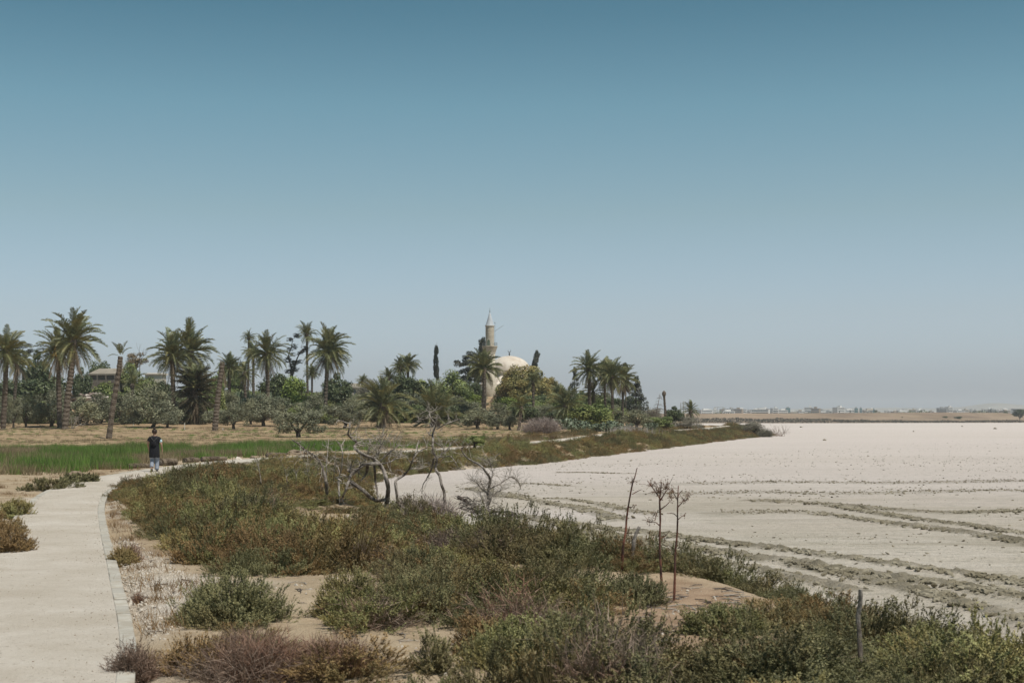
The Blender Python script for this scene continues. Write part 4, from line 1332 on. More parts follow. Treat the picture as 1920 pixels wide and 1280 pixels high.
# dark shaggy palm clump
dk = dist_of(365, 794) - 4
dp_ = thing('shaggy_palm', 'big dark shaggy palm clump hung with dead fronds to the ground', 'palm tree', (at(365, dk), dk, gz(at(365, dk), dk)))
bark_tube([(0, 0, -.4), (.1, 0, 2.2), (0, 0, zpx(715, dk) - dp_.location.z)], .45, .4, 20, M['palm_bark'], dp_)
for k in range(180):
    f = (k % 90) / 89
    az = k * 2.39996
    zz = .4 + (zpx(712, dk) - dp_.location.z - .4) * (f ** .8)
    s = rp.uniform(2.7, 3.7)
    ci = min(5, max(0, int((1 - f) * 5 + rp.uniform(-1, 1.5))))
    obj('dark_frond', DARK[ci], dp_, (rp.uniform(-.5, .5), rp.uniform(-.5, .5), zz), (rp.uniform(-.2, .2), rp.uniform(-.2, .2), az), (s, s, s))
for k in range(26):
    az = k * 2.39996
    s = rp.uniform(2.4, 3.2)
    obj('frond', FR[rp.randrange(0, 5)][rp.randrange(3)], dp_, (rp.uniform(-.7, .7), rp.uniform(-.7, .3), zpx(728, dk) - dp_.location.z + rp.uniform(-.6, 1.6)), (0, 0, az), (s, s, s))
for k in range(14):
    az = -PI / 2 + rp.uniform(-1.4, 1.4)
    s = rp.uniform(1.8, 2.8)
    obj('dead_frond', DEAD[rp.randrange(3)], dp_, (rp.uniform(-.4, .9), -.6, rp.uniform(1.4, 3.2)), (0, 0, az), (s, s, s))
# topless trunk
hd = dist_of(402, 808)
hl = thing('topless_palm', 'headless leaning palm trunk with a splintered top', 'palm tree', (at(402, hd), hd, gz(at(402, hd), hd)))
gl = hl.location.z
bark_tube([(0, 0, -.4), (at(408, hd) - at(402, hd), 0, zpx(750, hd) - gl), (at(417, hd) - at(402, hd), 0, zpx(682, hd) - gl)], .36, .30, 42, M['palm_bark_pale'], hl)
b = MB()
for k in range(7):
    a = k * .9
    b.tube([(.2 * math.cos(a), .2 * math.sin(a), -.3), (.24 * math.cos(a), .24 * math.sin(a), rp.uniform(.2, .7))], [.09, .02], 5)
b.build('splintered_top', M['palm_bark_pale'], hl, loc=(at(417, hd) - at(402, hd), 0, zpx(682, hd) - gl))
for k in range(4):
    obj('dead_frond', DEAD[2], hl, (at(419.5, hd) - at(402, hd), -.1 * k, zpx(690 + 4 * k, hd) - gl), (0, 0, rp.uniform(-.8, .8)), (2.2, 1.6, 2.2))
palm(430, 690, 24, 'palm crown peeping out behind the headless trunk', base=(430, 745), d=228, trunk=6, dead=6)
palm(459, 700, 24, 'dark drooping palm left of the white cactus thicket', base=(461, 745), d=226, trunk=6, counts=[1, 2, 3, 4, 5, 5, 5, 4], dead=8)
palm(466.5, 633, 14, 'thin tall palm far back, small round crown', base=(464, 705), d=275, trunk=4, dead=4, frac=.85)
palm(475, 664, 20, 'smaller palm half hidden behind the full crowned palm', base=(475, 715), d=240, trunk=5, dead=6)
palm(502, 664, 38, 'full crowned palm between the two thin tall palms', base=(502, 745), d=216, trunk=7.5, dead=16, frac=1.1)
palm(575.5, 627, 21, 'tallest thin palm, star shaped crown over a bare slim trunk', base=(577, 720), d=262, trunk=4.6, dead=6, frac=.9)
palm(585, 699, 15, 'tiny palm crown under the tallest thin palm', base=(585, 730), d=258, trunk=4, dead=2)
palm(615, 660, 44, 'big palm with a dense round head and hanging dead fronds', base=(608.5, 785), trunk=8, dead=24, frac=1.35, mid=[(612, 715)])
palm(718, 762, 50, 'short stout palm with wide arching fronds on the dry field', base=(717, 803), trunk=13, dead=14, frac=1.1, counts=[5, 7, 8, 9, 10, 9, 6, 1])
palm(728, 708, 19, 'small dark palm crown left of the round dark tree', base=(728, 745), d=236, trunk=5, dead=2)
palm(750, 690, 18, 'left of two small palm crowns above the round dark tree', base=(750, 735), d=254, trunk=5, dead=2)
palm(765, 685, 22, 'right of two small palm crowns above the round dark tree', base=(765, 735), d=256, trunk=5, dead=2)
palm(680, 716, 12, 'tiny palm top behind the grey bush left of the short palm', base=(680, 740), d=262, trunk=4, dead=0)
# stemless clump
pc = palm(815, 786, 54, 'bushy stemless palm clump behind the dead grey tree', base=(815, 801), trunk=14, counts=[9, 11, 11, 9, 8, 6, 2, 0], dead=10)
palm(908, 692, 34, 'palm in front of the minaret, with two slim trunks', base=(903, 770), d=212, trunk=5, dead=12, frac=1.15)
bark_tube([(at(909.5, 211) , 211, gz(at(909.5, 211), 211) - .4), (at(909, 211), 211, zpx(730, 211)), (at(908.5, 211), 211, zpx(690, 211))], .22, .2, 30, M['palm_bark_pale'], None, 'palm_stem')  # paler bark colour paints the sunlit look of the right-hand stem
bpy.data.objects['palm_stem'].parent = [o for o in COL.objects if o.get('label', '').startswith('palm in front of the minaret')][0]
bpy.data.objects['palm_stem'].matrix_parent_inverse = Matrix.Translation(-bpy.data.objects['palm_stem'].parent.location)
palm(977, 764, 26, 'young palm with upright fronds left of the mauve bush', base=(972, 796), d=172, trunk=6, dead=3, frac=.8, counts=[4, 6, 6, 6, 5, 4, 2, 0])
palm(1000, 716, 20, 'palm crown set against the big rusty green tree', base=(1000, 770), d=226, trunk=5, dead=4, frac=.8)
palm(1044, 739, 19, 'thin palm right of the rusty green tree', base=(1043, 785), d=222, trunk=4.5, dead=8, frac=.8)
palm(1062, 760, 36, 'low spreading palm beside the prickly pears', base=(1061, 790), d=192, trunk=8, dead=6)
palm(1104, 694, 32, 'tallest palm of the right hand group', base=(1107, 775), d=205, trunk=6.5, dead=10, frac=1.1)
palm(1112, 735, 24, 'small dry palm under the tallest of the right hand group', base=(1112, 778), d=208, trunk=5, dead=8, counts=[2, 3, 4, 4, 4, 4, 4, 3])
palm(1134, 702, 28, 'palm with a brown skirt in the right hand group, left of centre', base=(1135, 778), d=207, trunk=5, dead=18)
palm(1148, 706, 32, 'front palm of the right hand group, dark trunk', base=(1149, 782), d=200, trunk=5.5, dead=16, frac=1.1)
palm(1168, 714, 30, 'rightmost palm of the right hand group, heavy dead skirt', base=(1167, 782), d=204, trunk=5, dead=30)
palm(1295, 770, 17, 'lone little palm on the lake shore', base=(1294, 787), d=214, trunk=5, dead=6, frac=.7)
# dead topless palm on the right
rd = 222
tp = thing('topless_palm', 'bare brown palm pole with a tuft stub, near the lake shore', 'palm tree', (at(1248, rd), rd, gz(at(1248, rd), rd)))
bark_tube([(0, 0, -.4), (at(1247.5, rd) - at(1248, rd), 0, 2.2), (at(1245, rd) - at(1248, rd), 0, zpx(738, rd) - tp.location.z)], .2, .17, 26, M['palm_bark'], tp)
MB().lathe([(.15, -.5), (.34, -.1), (.3, .25), (.05, .5)], 7).build('crown_stub', M['palm_bark'], tp, loc=(at(1245, rd) - at(1248, rd), 0, zpx(738, rd) - tp.location.z))
for k in range(6):
    obj('dead_frond', DEAD[2], tp, (at(1245, rd) - at(1248, rd), 0, zpx(738, rd) - tp.location.z), (0, 0, k * 1.05), (1.0, .8, 1.0))

# ------------------------------------------------------------------ conifers and broad trees
tree('pine', 42, 40, 640, 690, 268, 'rounded dark pine behind the palms at the left edge', 'pine_tree')
tree('dark', 70, 52, 655, 716, 258, 'dark broad tree between the left palms')
tree('dark', 84, 74, 690, 740, 240, 'dark bushy thicket tree under the date laden palm')
tree('dark', 32, 80, 705, 752, 236, 'dark low tree at the left edge behind olives')
tree('dark', 186, 44, 667, 694, 290, 'dark tree top just above the low beige house')
tree('dark', 154, 34, 688, 722, 253, 'dark tree against the left side of the low house')
tree('brown', 256, 44, 655, 694, 280, 'brownish orange round tree right of the dying palm', bark='dark_wood')
tree('green', 240, 52, 678, 716, 268, 'green bush tree below the brownish round tree')
tree('green', 274, 46, 700, 735, 262, 'grey green tree in front of the white house roof')
tree('green', 288, 40, 703, 745, 256, 'green tree covering the white house wall, behind the largest olive')
tree('dark', 304, 34, 706, 745, 252, 'dark tree between the white house and the overlapping palms')
tree('green', 196, 56, 713, 745, 257, 'green bush hiding the foot of the low beige roofed house', 'bush', 'bush')
tree('dark', 443, 26, 666, 700, 276, 'dark tree top behind the drooping palm', 'tree')
tree('green', 421, 44, 678, 720, 268, 'green tree behind the headless palm trunk')
tree('green', 392, 50, 696, 770, 212, 'yellow green thicket between the shaggy palm and headless trunk')
tree('dark', 522, 64, 692, 730, 254, 'dark green tree right of the full crowned palm')
tree('bright', 558, 60, 699, 752, 228, 'bright green round tree below the thin tall palm')
tree('dark', 634, 52, 698, 760, 240, 'dark tree with pale tips behind the round headed palm')
tree('olive', 612, 44, 708, 760, 246, 'grey olive behind the round headed palm trunk', 'olive_tree', group='olive trees')
tree('tamarisk', 695, 50, 706, 745, 248, 'grey feathery tamarisk left of the small palms', 'tamarisk')
tree('dark', 766, 58, 691, 742, 248, 'round dark green tree under the twin palm crowns')
tree('green', 804, 52, 701, 745, 254, 'green tree at the foot of the column cypress')
tree('green', 847, 64, 690, 748, 254, 'broad round green tree right of the column cypress')
tree('dark', 888, 40, 712, 748, 262, 'dark green tree left of the mosque front')
tree('bright', 881, 42, 733, 752, 256, 'low yellow green bush left of the stairs', 'bush', 'bush')
tree('bright', 957, 44, 742, 775, 232, 'low green bush right of the red stairs', 'bush', 'bush')
tree('rust', 991, 106, 680, 762, 262, 'big rusty green tree hiding the right side of the mosque')
tree('rust', 968, 66, 682, 762, 266, 'left flank of the rusty green trees, covering the dome edge')
tree('green', 948, 40, 706, 752, 270, 'green tree before the dome, right of the mosque wall')
tree('rust', 1036, 44, 705, 752, 268, 'smaller rusty green crown on the right flank of the big tree')
tree('dark', 1000, 64, 738, 776, 240, 'dark tree under the big rusty green tree')
tree('green', 1105, 82, 752, 803, 192, 'large rounded green bush below the right hand palms', 'bush', 'bush')
tree('olive', 1150, 62, 760, 796, 204, 'grey green bush below the palm with dead skirt', 'olive_tree', group='olive trees')
tree('olive', 1192, 58, 768, 800, 196, 'grey green bush at the right end of the palm group', 'olive_tree', group='olive trees')
tree('green', 1236, 52, 778, 803, 200, 'dark olive coloured bush below the bare palm pole', 'bush', 'bush')
tree('dark', 1264, 34, 762, 790, 230, 'dark round bush between bare pole and little palm', 'bush', 'bush')
tree('tamarisk', 1223, 34, 760, 786, 236, 'pinkish grey bush left of the bare palm pole', 'tamarisk', 'bush')
tree('tamarisk', 1290, 46, 780, 807, 204, 'grey olive feathery bush under the little lakeside palm', 'tamarisk', 'bush')
tree('column', 818, 13, 652, 712, 268, 'narrow ragged cypress column with a thin bare tip', 'cypress')
tp_ = COL.objects[-1].parent
MB().tube([(0, 0, 0), (.15, 0, 1.3)], [.05, .01], 5).build('bare_tip', M['dark_wood'], tp_, loc=(0, 0, zpx(653, 268) - tp_.location.z))
tree('column', 904, 18, 636, 690, 326, 'dark cypress close against the left of the minaret', 'cypress')
tree('pine', 880, 66, 658, 728, 330, 'dark spreading pine left of the minaret', 'pine_tree')
tree('pine', 897, 40, 672, 735, 322, 'dark pine directly behind the double trunked palm', 'pine_tree')
tree('cone', 1077, 26, 688, 748, 268, 'dark ragged cypress left of the tallest right hand palm', 'cypress')
tree('column', 1173, 17, 684, 735, 236, 'cypress tip rising behind the right hand palms', 'cypress')
tree('cone', 1192, 52, 706, 776, 246, 'dark bulky conifer at the right end of the palm group', 'conifer')
tree('dark', 1186, 36, 735, 776, 250, 'dark leafy mass at the foot of the bulky conifer', 'bush', 'bush')
# leaning cypress tip right of the dome
lc = tree('column', 988, 17, 658, 705, 336, 'dark cypress tip leaning right beside the dome', 'cypress')
lc.rotation_euler = (0, math.radians(14), 0)

def twiggy(seed, L, w, base, d0, parent, mat, depth=3, name='branch', spread=.6, leafm=None):
    """bare branching limb as one mesh"""
    r = random.Random(seed)
    b = MB()
    def go(p, d, l, rad, k):
        n = 4
        pts = [p]
        for i in range(n):
            d = (d + Vector((r.gauss(0, .16), r.gauss(0, .16), r.gauss(.02, .12)))).normalized()
            pts.append(pts[-1] + d * l / n)
        b.tube([tuple(q_) for q_ in pts], np.linspace(rad, rad * .45, n + 1), 5 if k < depth else 3)
        if k > 0:
            for i in range(r.choice([2, 3, 3])):
                j = r.choice([2, 3, 4])
                nd = (d + Vector((r.gauss(0, spread), r.gauss(0, spread), r.gauss(.1, spread * .7)))).normalized()
                go(pts[j], nd, l * r.uniform(.45, .75), rad * .5, k - 1)
    go(Vector(base), Vector(d0).normalized(), L, w, depth)
    return b.build(name, mat, parent)

# dead sparse pine with two stems
dn = 262
dt = thing('dead_pine', 'sparse half dead dark pine with two bare leaning stems', 'tree', (at(545, dn), dn, gz(at(545, dn), dn)))
z0 = zpx(710, dn) - dt.location.z
for k, (pts, nm) in enumerate([([(545, 712), (546, 690), (541, 668), (546, 652), (549, 634)], 0), ([(547, 708), (552, 690), (557, 672), (566, 656), (571, 652)], 1)]):
    w3 = [tuple(P(x, y, dn) - np.array(dt.location)) for x, y in pts]
    MB().tube(smooth(w3, 4), np.linspace(.2, .05, 17), 6).build('stem', M['dark_wood'], dt)
    rb = random.Random(k)
    for (x, y) in pts[1:]:
        for q_ in range(3):
            o = P(x, y + rb.uniform(-8, 6), dn) - np.array(dt.location)
            s = rb.uniform(1.0, 1.9)
            obj('foliage', CR['pine'][rb.randrange(3)], dt, (o[0] + rb.uniform(-.7, .9), rb.uniform(-.4, .4), o[2] - .4 * s), (0, 0, rb.uniform(0, 6)), (s, s, s * .55))
# bare dead conifer
bc = thing('dead_conifer', 'small bare dead conifer left of the bare palm pole', 'tree', (at(1229, 228), 228, gz(at(1229, 228), 228)))
bh = zpx(738, 228) - bc.location.z
MB().tube([(0, 0, -.3), (.25, 0, bh * .5), (.75, 0, bh)], [.10, .07, .02], 6).build('trunk', M['dark_wood'], bc)
b = MB()
rb = random.Random(3)
for k in range(26):
    f = rb.uniform(.25, .95); sd = rb.choice([-1, 1]); l = (1.15 - f) * 1.5
    x0 = .75 * f
    b.tube([(x0, 0, bh * f), (x0 + sd * l * .5, rb.uniform(-.3, .3), bh * f + .05), (x0 + sd * l, rb.uniform(-.5, .5), bh * f - .15)], [.035, .025, .012], 4)
b.build('branch', M['dark_wood'], bc)
# pale dead shrub by the tall leaning palm
pb = thing('dead_shrub', 'pale bare dead shrub at the foot of the tall leaning palm', 'shrub', (at(134, 182), 182, gz(at(134, 182), 182)))
for k in range(5):
    twiggy(50 + k, 1.5, .07, (0, 0, -.1), (.35 + .2 * k - .2, rb.uniform(-.3, .3), .9), pb, M['pale_twig'], 2)
bt = thing('bare_tree', 'thin bare twigs rising from the brownish round tree', 'tree', (at(262, 279), 279, gz(at(262, 279), 279)))
MB().tube([(0, 0, 0), (0, 0, zpx(672, 279) - bt.location.z)], [.14, .07], 6).build('trunk', M['dark_wood'], bt)
for k in range(3):
    twiggy(70 + k, 2.2, .05, (0, 0, zpx(675, 279) - bt.location.z), (.5 * (k - .3), 0, 1), bt, M['dark_wood'], 2)

# ------------------------------------------------------------------ olives and lower bushes, left to right
OL = [
    (25, 30, 735, 790, 186, 'small olive just right of the left edge palm trunk'),
    (50, 40, 733, 794, 190, 'dark olive second from the left edge'),
    (95, 64, 727, 797, 194, 'wide olive left of the tall leaning palm'),
    (150, 66, 736, 789, 200, 'olive right of the tall leaning palm trunk'),
    (187, 44, 735, 790, 204, 'olive just left of the dying palm trunk'),
    (232, 58, 728, 788, 202, 'olive just right of the dying palm trunk'),
    (283, 90, 713, 797, 190, 'largest dark olive right behind the walker'),
    (312, 44, 745, 797, 188, 'dark olive left of the shaggy palm clump'),
    (404, 40, 760, 792, 190, 'low olive behind the headless palm trunk'),
    (438, 48, 756, 797, 180, 'small grey olive right of the headless trunk'),
    (428, 40, 724, 770, 214, 'olive behind and above the small grey olive'),
    (495, 66, 735, 788, 196, 'wide round olive under the full crowned palm'),
    (540, 56, 738, 775, 212, 'olive half hidden left of the round headed palm trunk'),
    (560, 80, 757, 815, 140, 'nearest olive, silver green, standing before the dry field'),
    (590, 50, 738, 778, 206, 'olive behind the round headed palm trunk'),
    (644, 58, 750, 797, 184, 'open olive with a forked trunk left of the short palm'),
    (668, 50, 738, 780, 208, 'dark olive behind the open forked olive'),
    (760, 60, 728, 775, 216, 'olive right behind the short stout palm'),
    (800, 60, 735, 780, 222, 'grey olive above the stemless palm clump'),
    (852, 60, 741, 783, 216, 'olive right of the stemless palm clump'),
    (880, 50, 748, 782, 218, 'olive under the double trunked palm'),
    (898, 60, 763, 802, 178, 'front olive of the row right of the dead tree'),
    (933, 44, 764, 802, 177, 'dark trunked olive in the front row near the mauve bush'),
    (957, 28, 772, 803, 174, 'little olive left of the young palm'),
    (935, 50, 755, 782, 208, 'olive below the red stairs'),
    (1000, 54, 756, 784, 214, 'olive behind the mauve bush, left'),
    (1027, 40, 757, 784, 210, 'olive behind the mauve bush, right'),
    (700, 46, 738, 772, 214, 'olive behind the short palm, left side'),
    (345, 40, 738, 770, 214, 'olive behind the pair of overlapping palms'),
    (108, 34, 715, 760, 222, 'grey olive behind the tall leaning palm trunk'),
    (5, 40, 728, 780, 200, 'olive cut by the left picture edge'),
    (470, 40, 745, 785, 203, 'olive left of the wide round olive'),
]
for px, w, y0, y1, d, lab in OL:
    tree('olive', px, w, y0, y1, d, lab, 'olive_tree', 'olive tree', 'olive trees')
def round_bush(px, wpx, ytop, ybase, label, seed, d=None, mat='mauve_twig', n=1500):
    d = d or dist_of(px, ybase)
    x = at(px, d)
    r, h = wpx / F * d / 2, (ybase - ytop) / F * d
    rr_ = np.random.default_rng(seed)
    parts = [(0, 0, r * .8, h)] + [(rr_.uniform(-.5, .5) * r, rr_.uniform(-.4, .4) * r, r * rr_.uniform(.45, .62), h * rr_.uniform(.72, .95)) for _ in range(6)]
    Vs, Fs, Ts, n0 = [], [], [], 0
    for k, (ox, oy, pr, ph) in enumerate(parts):
        m_e = twigbush('tmp', M[mat], seed + k, n // 5, pr, ph, .011 * d / 60, 7)
        co = np.empty(len(m_e.vertices) * 3, np.float32); m_e.vertices.foreach_get('co', co)
        tv = np.empty(len(m_e.vertices), np.float32); m_e.attributes['tint'].data.foreach_get('value', tv)
        Vs.append(co.reshape(-1, 3) + np.array([ox, oy, 0])); Ts.append(tv)
        Fs.append(np.arange(len(tv)).reshape(-1, 3) + n0); n0 += len(tv)
        bpy.data.meshes.remove(m_e)
    o = obj('bare_bush', mesh_np('bare_bush', np.vstack(Vs), np.vstack(Fs), M[mat], False, {'tint': np.concatenate(Ts)}), None, (x, d, gz(x, d) - .05))
    return tag(o, label, 'bush')
round_bush(1020, 96, 778, 812, 'large mauve brown leafless bush on the dry field', 1020)
tree('tamarisk', 1412, 46, 788, 815, 226, 'airy grey bush at the tip of the land spit', 'bare_bush', 'bush')
round_bush(1434, 34, 795, 817, 'low mauve grey bush at the very tip of the spit', 1434, 222, 'grey_twig', 700)
tree('green', 888, 38, 818, 845, dist_of(888, 843), 'grey green bush beside the far path', 'bush', 'bush')
# pale dry reeds
rv = np.random.default_rng(8)
rd_ = dist_of(1182, 813)
n = 900
bs = np.stack([rv.normal(0, 1.15, n), rv.normal(0, .8, n), np.zeros(n)], 1)
dr = np.stack([rv.normal(0, .16, n), rv.normal(0, .16, n), np.ones(n)], 1)
V, Fq, Tq = leaf_tris(bs, dr / np.linalg.norm(dr, axis=1)[:, None], 1.15 * rv.uniform(.5, 1.1, n) * (1 - .12 * np.abs(bs[:, 0])), np.full(n, .035), rv.uniform(0, 1, n), rv)
o = obj('reed_clump', mesh_np('reed_clump', V, Fq, M['pale_reed'], False, {'tint': Tq}), None, (at(1182, rd_), rd_, gz(at(1182, rd_), rd_)))
tag(o, 'pale pinkish clump of dry reeds in front of the cactus thicket', 'reeds')
# dry brush mound on the lake
mo = thing('brush_mound', 'low mound of dry brown brush lying on the white lake', 'brushwood', (at(1464, 232), 232, LAKE_Z))
for k in range(16):
    twiggy(600 + k, 1.3, .035, (rv.uniform(-1, 1), rv.uniform(-.6, .6), -.05), (rv.uniform(-1, 1.2), rv.uniform(-.4, .4), rv.uniform(.15, .7)), mo, M['seed_head'], 2, 'stick')

# undergrowth closing the gaps between the trees on the rise
for k_ in ('dark', 'green', 'olive'):
    for me_ in CR_MESH(k_): source('src_undergrowth', me_)
x, y, _, rnd = rand_in([(-110, 205), (26, 205), (26, 300), (-150, 300)], .055, 990)
gapm = (x > at(897, 1) * y) & (x < at(950, 1) * y) & (y > 205)
hse = (np.abs(x - at(195, 1) * y) < .012 * y)
ok = (x > -.40 * y) & (x < .075 * y) & ~((x > at(888, 1) * y) & (x < at(965, 1) * y) & (y > 222)) & ~((x > at(125, 1) * y) & (x < at(198, 1) * y)) & ~((x > at(430, 1) * y) & (x < at(540, 1) * y) & (y < 234)) & ~((y > 284) & (x > at(890, 1) * y))
x, y = x[ok], y[ok]; n = len(x)
w_ = rnd.uniform(3.0, 6.0, n)
h_ = rnd.uniform(1.6, 3.2, n) * np.where((x > at(890, 1) * y) & (x < at(955, 1) * y), .55, 1.0)
scatter('undergrowth', np.stack([x, y, zg(x, y) - .1], 1), np.stack([np.zeros(n), np.zeros(n), rnd.uniform(0, 6.28, n)], 1), np.stack([w_, w_, h_], 1), rnd.integers(0, len(SRC['src_undergrowth'].objects), n), 'src_undergrowth', 'mixed green undergrowth filling the rise between the palms and olives')

# prickly pears
def cactus(seed, n=70, w=2.2, h=2.0):
    r = random.Random(seed)
    b = MB()
    T = []
    pads = [(Vector((r.uniform(-w / 2, w / 2), r.uniform(-w / 3, w / 3), 0)), Vector((r.gauss(0, .25), r.gauss(0, .25), 1)).normalized(), 0) for _ in range(9)]
    out = []
    while pads and len(out) < n:
        p, d, lv = pads.pop(0)
        L = r.uniform(.34, .5)
        out.append((p, d, L))
        if lv < 5:
            for _ in range(r.choice([1, 2, 2])):
                nd = (d + Vector((r.gauss(0, .55), r.gauss(0, .55), .35))).normalized()
                if p.z + L < h:
                    pads.append((p + d * L * .92, nd, lv + 1))
    for p, d, L in out:
        s = d.cross(Vector((r.gauss(0, 1), r.gauss(0, 1), .1))).normalized()
        nn = d.cross(s).normalized()
        V = []
        for sgn, th in ((1, .045), (-1, .045)):
            for k in range(8):
                a = 2 * PI * k / 8
                q_ = p + d * (L * .5 + L * .5 * math.cos(a)) + s * (L * .36 * math.sin(a)) + nn * sgn * th * .6
                V.append(tuple(q_))
        V += [tuple(p + d * L * .5 + nn * .05), tuple(p + d * L * .5 - nn * .05)]
        Fs = [(k, (k + 1) % 8, 16) for k in range(8)] + [(8 + (k + 1) % 8, 8 + k, 17) for k in range(8)] + [(k, 8 + k, 8 + (k + 1) % 8, (k + 1) % 8) for k in range(8)]
        b.add(V, Fs)
        T += [r.random()] * 18
    me = b.mesh('pads', M['cactus'])
    a = me.attributes.new('tint', 'FLOAT', 'POINT')
    a.data.foreach_set('value', T)
    return me
cm = [cactus(k) for k in range(4)]
CT = [(445, 722, 224), (458, 718, 228), (474, 716, 228), (490, 717, 226), (505, 722, 224), (520, 728, 222), (531, 731, 220), (466, 729, 220), (483, 731, 219)]
for i, (px, y, d) in enumerate(CT):
    t = thing('prickly_pear', 'grey green prickly pear in the thicket under the full crowned palm', 'cactus', (at(px, d), d, gz(at(px, d), d)), rp.uniform(0, 6), 'prickly pears on the rise')
    h = zpx(y, d) - t.location.z
    s = max(1.1, h / 2.0)
    tag(obj('pads', cm[i % 4], t, scale=(1.1, 1.1, s)), kind='stuff')
CT2 = [(1068, 778, 176), (1078, 776, 178), (1088, 782, 172), (1098, 786, 168), (1110, 789, 166), (1122, 790, 166), (1134, 786, 167), (1146, 785, 168), (1158, 782, 170), (1083, 790, 165), (1150, 792, 164), (1042, 780, 180), (1215, 788, 186), (1170, 788, 172)]
for i, (px, y, d) in enumerate(CT2):
    t = thing('prickly_pear', 'pale green prickly pear in the thicket behind the dry reeds', 'cactus', (at(px, d), d, gz(at(px, d), d)), rp.uniform(0, 6), 'prickly pears near the lake')
    h = zpx(y, d) - t.location.z
    tag(obj('pads', cm[(i + 1) % 4], t, scale=(1, 1, max(.6, h / 2.0))), kind='stuff')

# ------------------------------------------------------------------ scrub carpet
def path_x(y):
    m = np.argsort(PATH[:, 1])
    return np.interp(y, PATH[m, 1], PATH[m, 0])
SAND_A = [unground(*p) for p in [(120, 940), (200, 945), (216, 985), (262, 1030), (330, 1082), (400, 1098), (520, 1104), (640, 1092), (645, 1125), (622, 1165), (575, 1180), (545, 1165), (500, 1150)]] + \
         [unground(*p) for p in [(330, 1165), (335, 1205), (285, 1230), (262, 1279), (120, 1279)]]
SAND_B = [unground(*p) for p in [(695, 1207), (765, 1202), (790, 1192), (837, 1202), (830, 1235), (890, 1272), (900, 1279), (815, 1279), (800, 1245), (740, 1242), (702, 1220)]]
RED_C = [unground(*p) for p in [(1240, 1160), (1256, 1118), (1330, 1112), (1400, 1135), (1360, 1158), (1300, 1160), (1270, 1200), (1235, 1215)]]
BARE_D = [unground(*p) for p in [(575, 966), (640, 960), (648, 972), (600, 982)]]
region = [(-15.5, 9.5), (9.5, 9.5), (9.5, 33), (-0.5, 33), (-3.5, 60), (-4.0, 88), (-15.5, 88)]
x, y, _, rnd = rand_in(region, 5.4, 900)
sdl = poly_sd(LAND_POLY, x, y)
pdn = line_d(PATH[::2], x, y)
mound = fbm(x * .45, y * .45, 3, 17)
ok = (sdl > np.where(y < 34, .55, .9)) & (pdn > np.where((y > 30) & (y < 62), .80, 1.42)) & (x > path_x(y)) & (poly_sd(region, x, y) > 0)
for pl, mg in ((SAND_A, .35), (SAND_B, .35), (RED_C, .4), (BARE_D, .3)):
    ok &= poly_sd(pl, x, y) < -mg * (1.25 + 1.0 * mound)
pq_ = CX + x / y * F
ok &= ~((pq_ > 1560) & (pq_ < 1670) & (y > 11.2) & (y < 13.2))
ok &= fbm(x * .8, y * .8, 3, 27) > .345
x, y, sdl, mound = x[ok], y[ok], sdl[ok], mound[ok]
n = len(x)
tz = fbm(x * .55 + 4, y * .55, 3, 44)
pxs_ = CX + x / y * F
leftdry = (y < 15.5) & (x < -.085 * y)
rightside = x > .10 * y
u = rnd.uniform(0, 1, n) * .35 + .65 * np.clip((tz - .25) / .5, 0, 1)
typ = np.where(u < .44, 0, np.where(u < .57, 2, np.where(u < .91, 1, 3)))
typ = np.where(rightside, np.where(u < .24, 0, np.where(u < .78, 1, np.where(u < .92, 2, 3))), typ)
typ = np.where(leftdry, np.where(rnd.uniform(0, 1, n) < .50, 3, np.where(rnd.uniform(0, 1, n) < .65, 2, 0)), typ)
edge = np.minimum(sstep(.2, 1.6, sdl), sstep(1.2, 2.4, line_d(PATH[::2], x, y)))
sc = rnd.uniform(.7, 1.5, n) * (.66 + .6 * mound) * (.72 + .28 * edge)
sc *= np.where(y > 50, .85, 1.0)
zsc = sc * (.30 + .85 * mound) * rnd.uniform(.8, 1.25, n) * np.where(pxs_ > 1400, np.interp(pxs_, [1400, 1560, 1700], [1, 1.0, .92]), 1.0) * np.where(y > 45, .72, 1.0) * np.where((pxs_ > 520) & (pxs_ < 770) & (y > 23) & (y < 37), .5, 1.0)
zsc *= np.where((pxs_ > 835) & (pxs_ < 1005) & (y > 24.5) & (y < 34), .42, 1.0) * np.where((pxs_ > 1500) & (pxs_ < 1720) & (y < 13.4), .5, 1.0) * np.where((y < 14.8) & (pxs_ < 740), .72, 1.0) * np.where((pxs_ > 1190) & (pxs_ < 1430) & (y < 17.5), .55, 1.0)
z = zg(x, y) - .06
src_names = ['src_green', 'src_dark', 'src_brown', 'src_twig']
labs = ['olive green saltbush scrub carpeting the ground beside the path', 'dark green saltbush scrub along the lake edge', 'rusty brown saltbush scrub mixed through the green', 'dry grey mauve leafless twig scrub']
for k in range(4):
    m = typ == k
    nn = int(m.sum())
    if nn:
        scatter('scrub_cover', np.stack([x[m], y[m], z[m]], 1), np.stack([rnd.uniform(-.15, .15, nn), rnd.uniform(-.15, .15, nn), rnd.uniform(0, 6.28, nn)], 1),
                np.stack([sc[m], sc[m], zsc[m]], 1), rnd.integers(0, len(SRC[src_names[k]].objects), nn), src_names[k], labs[k])
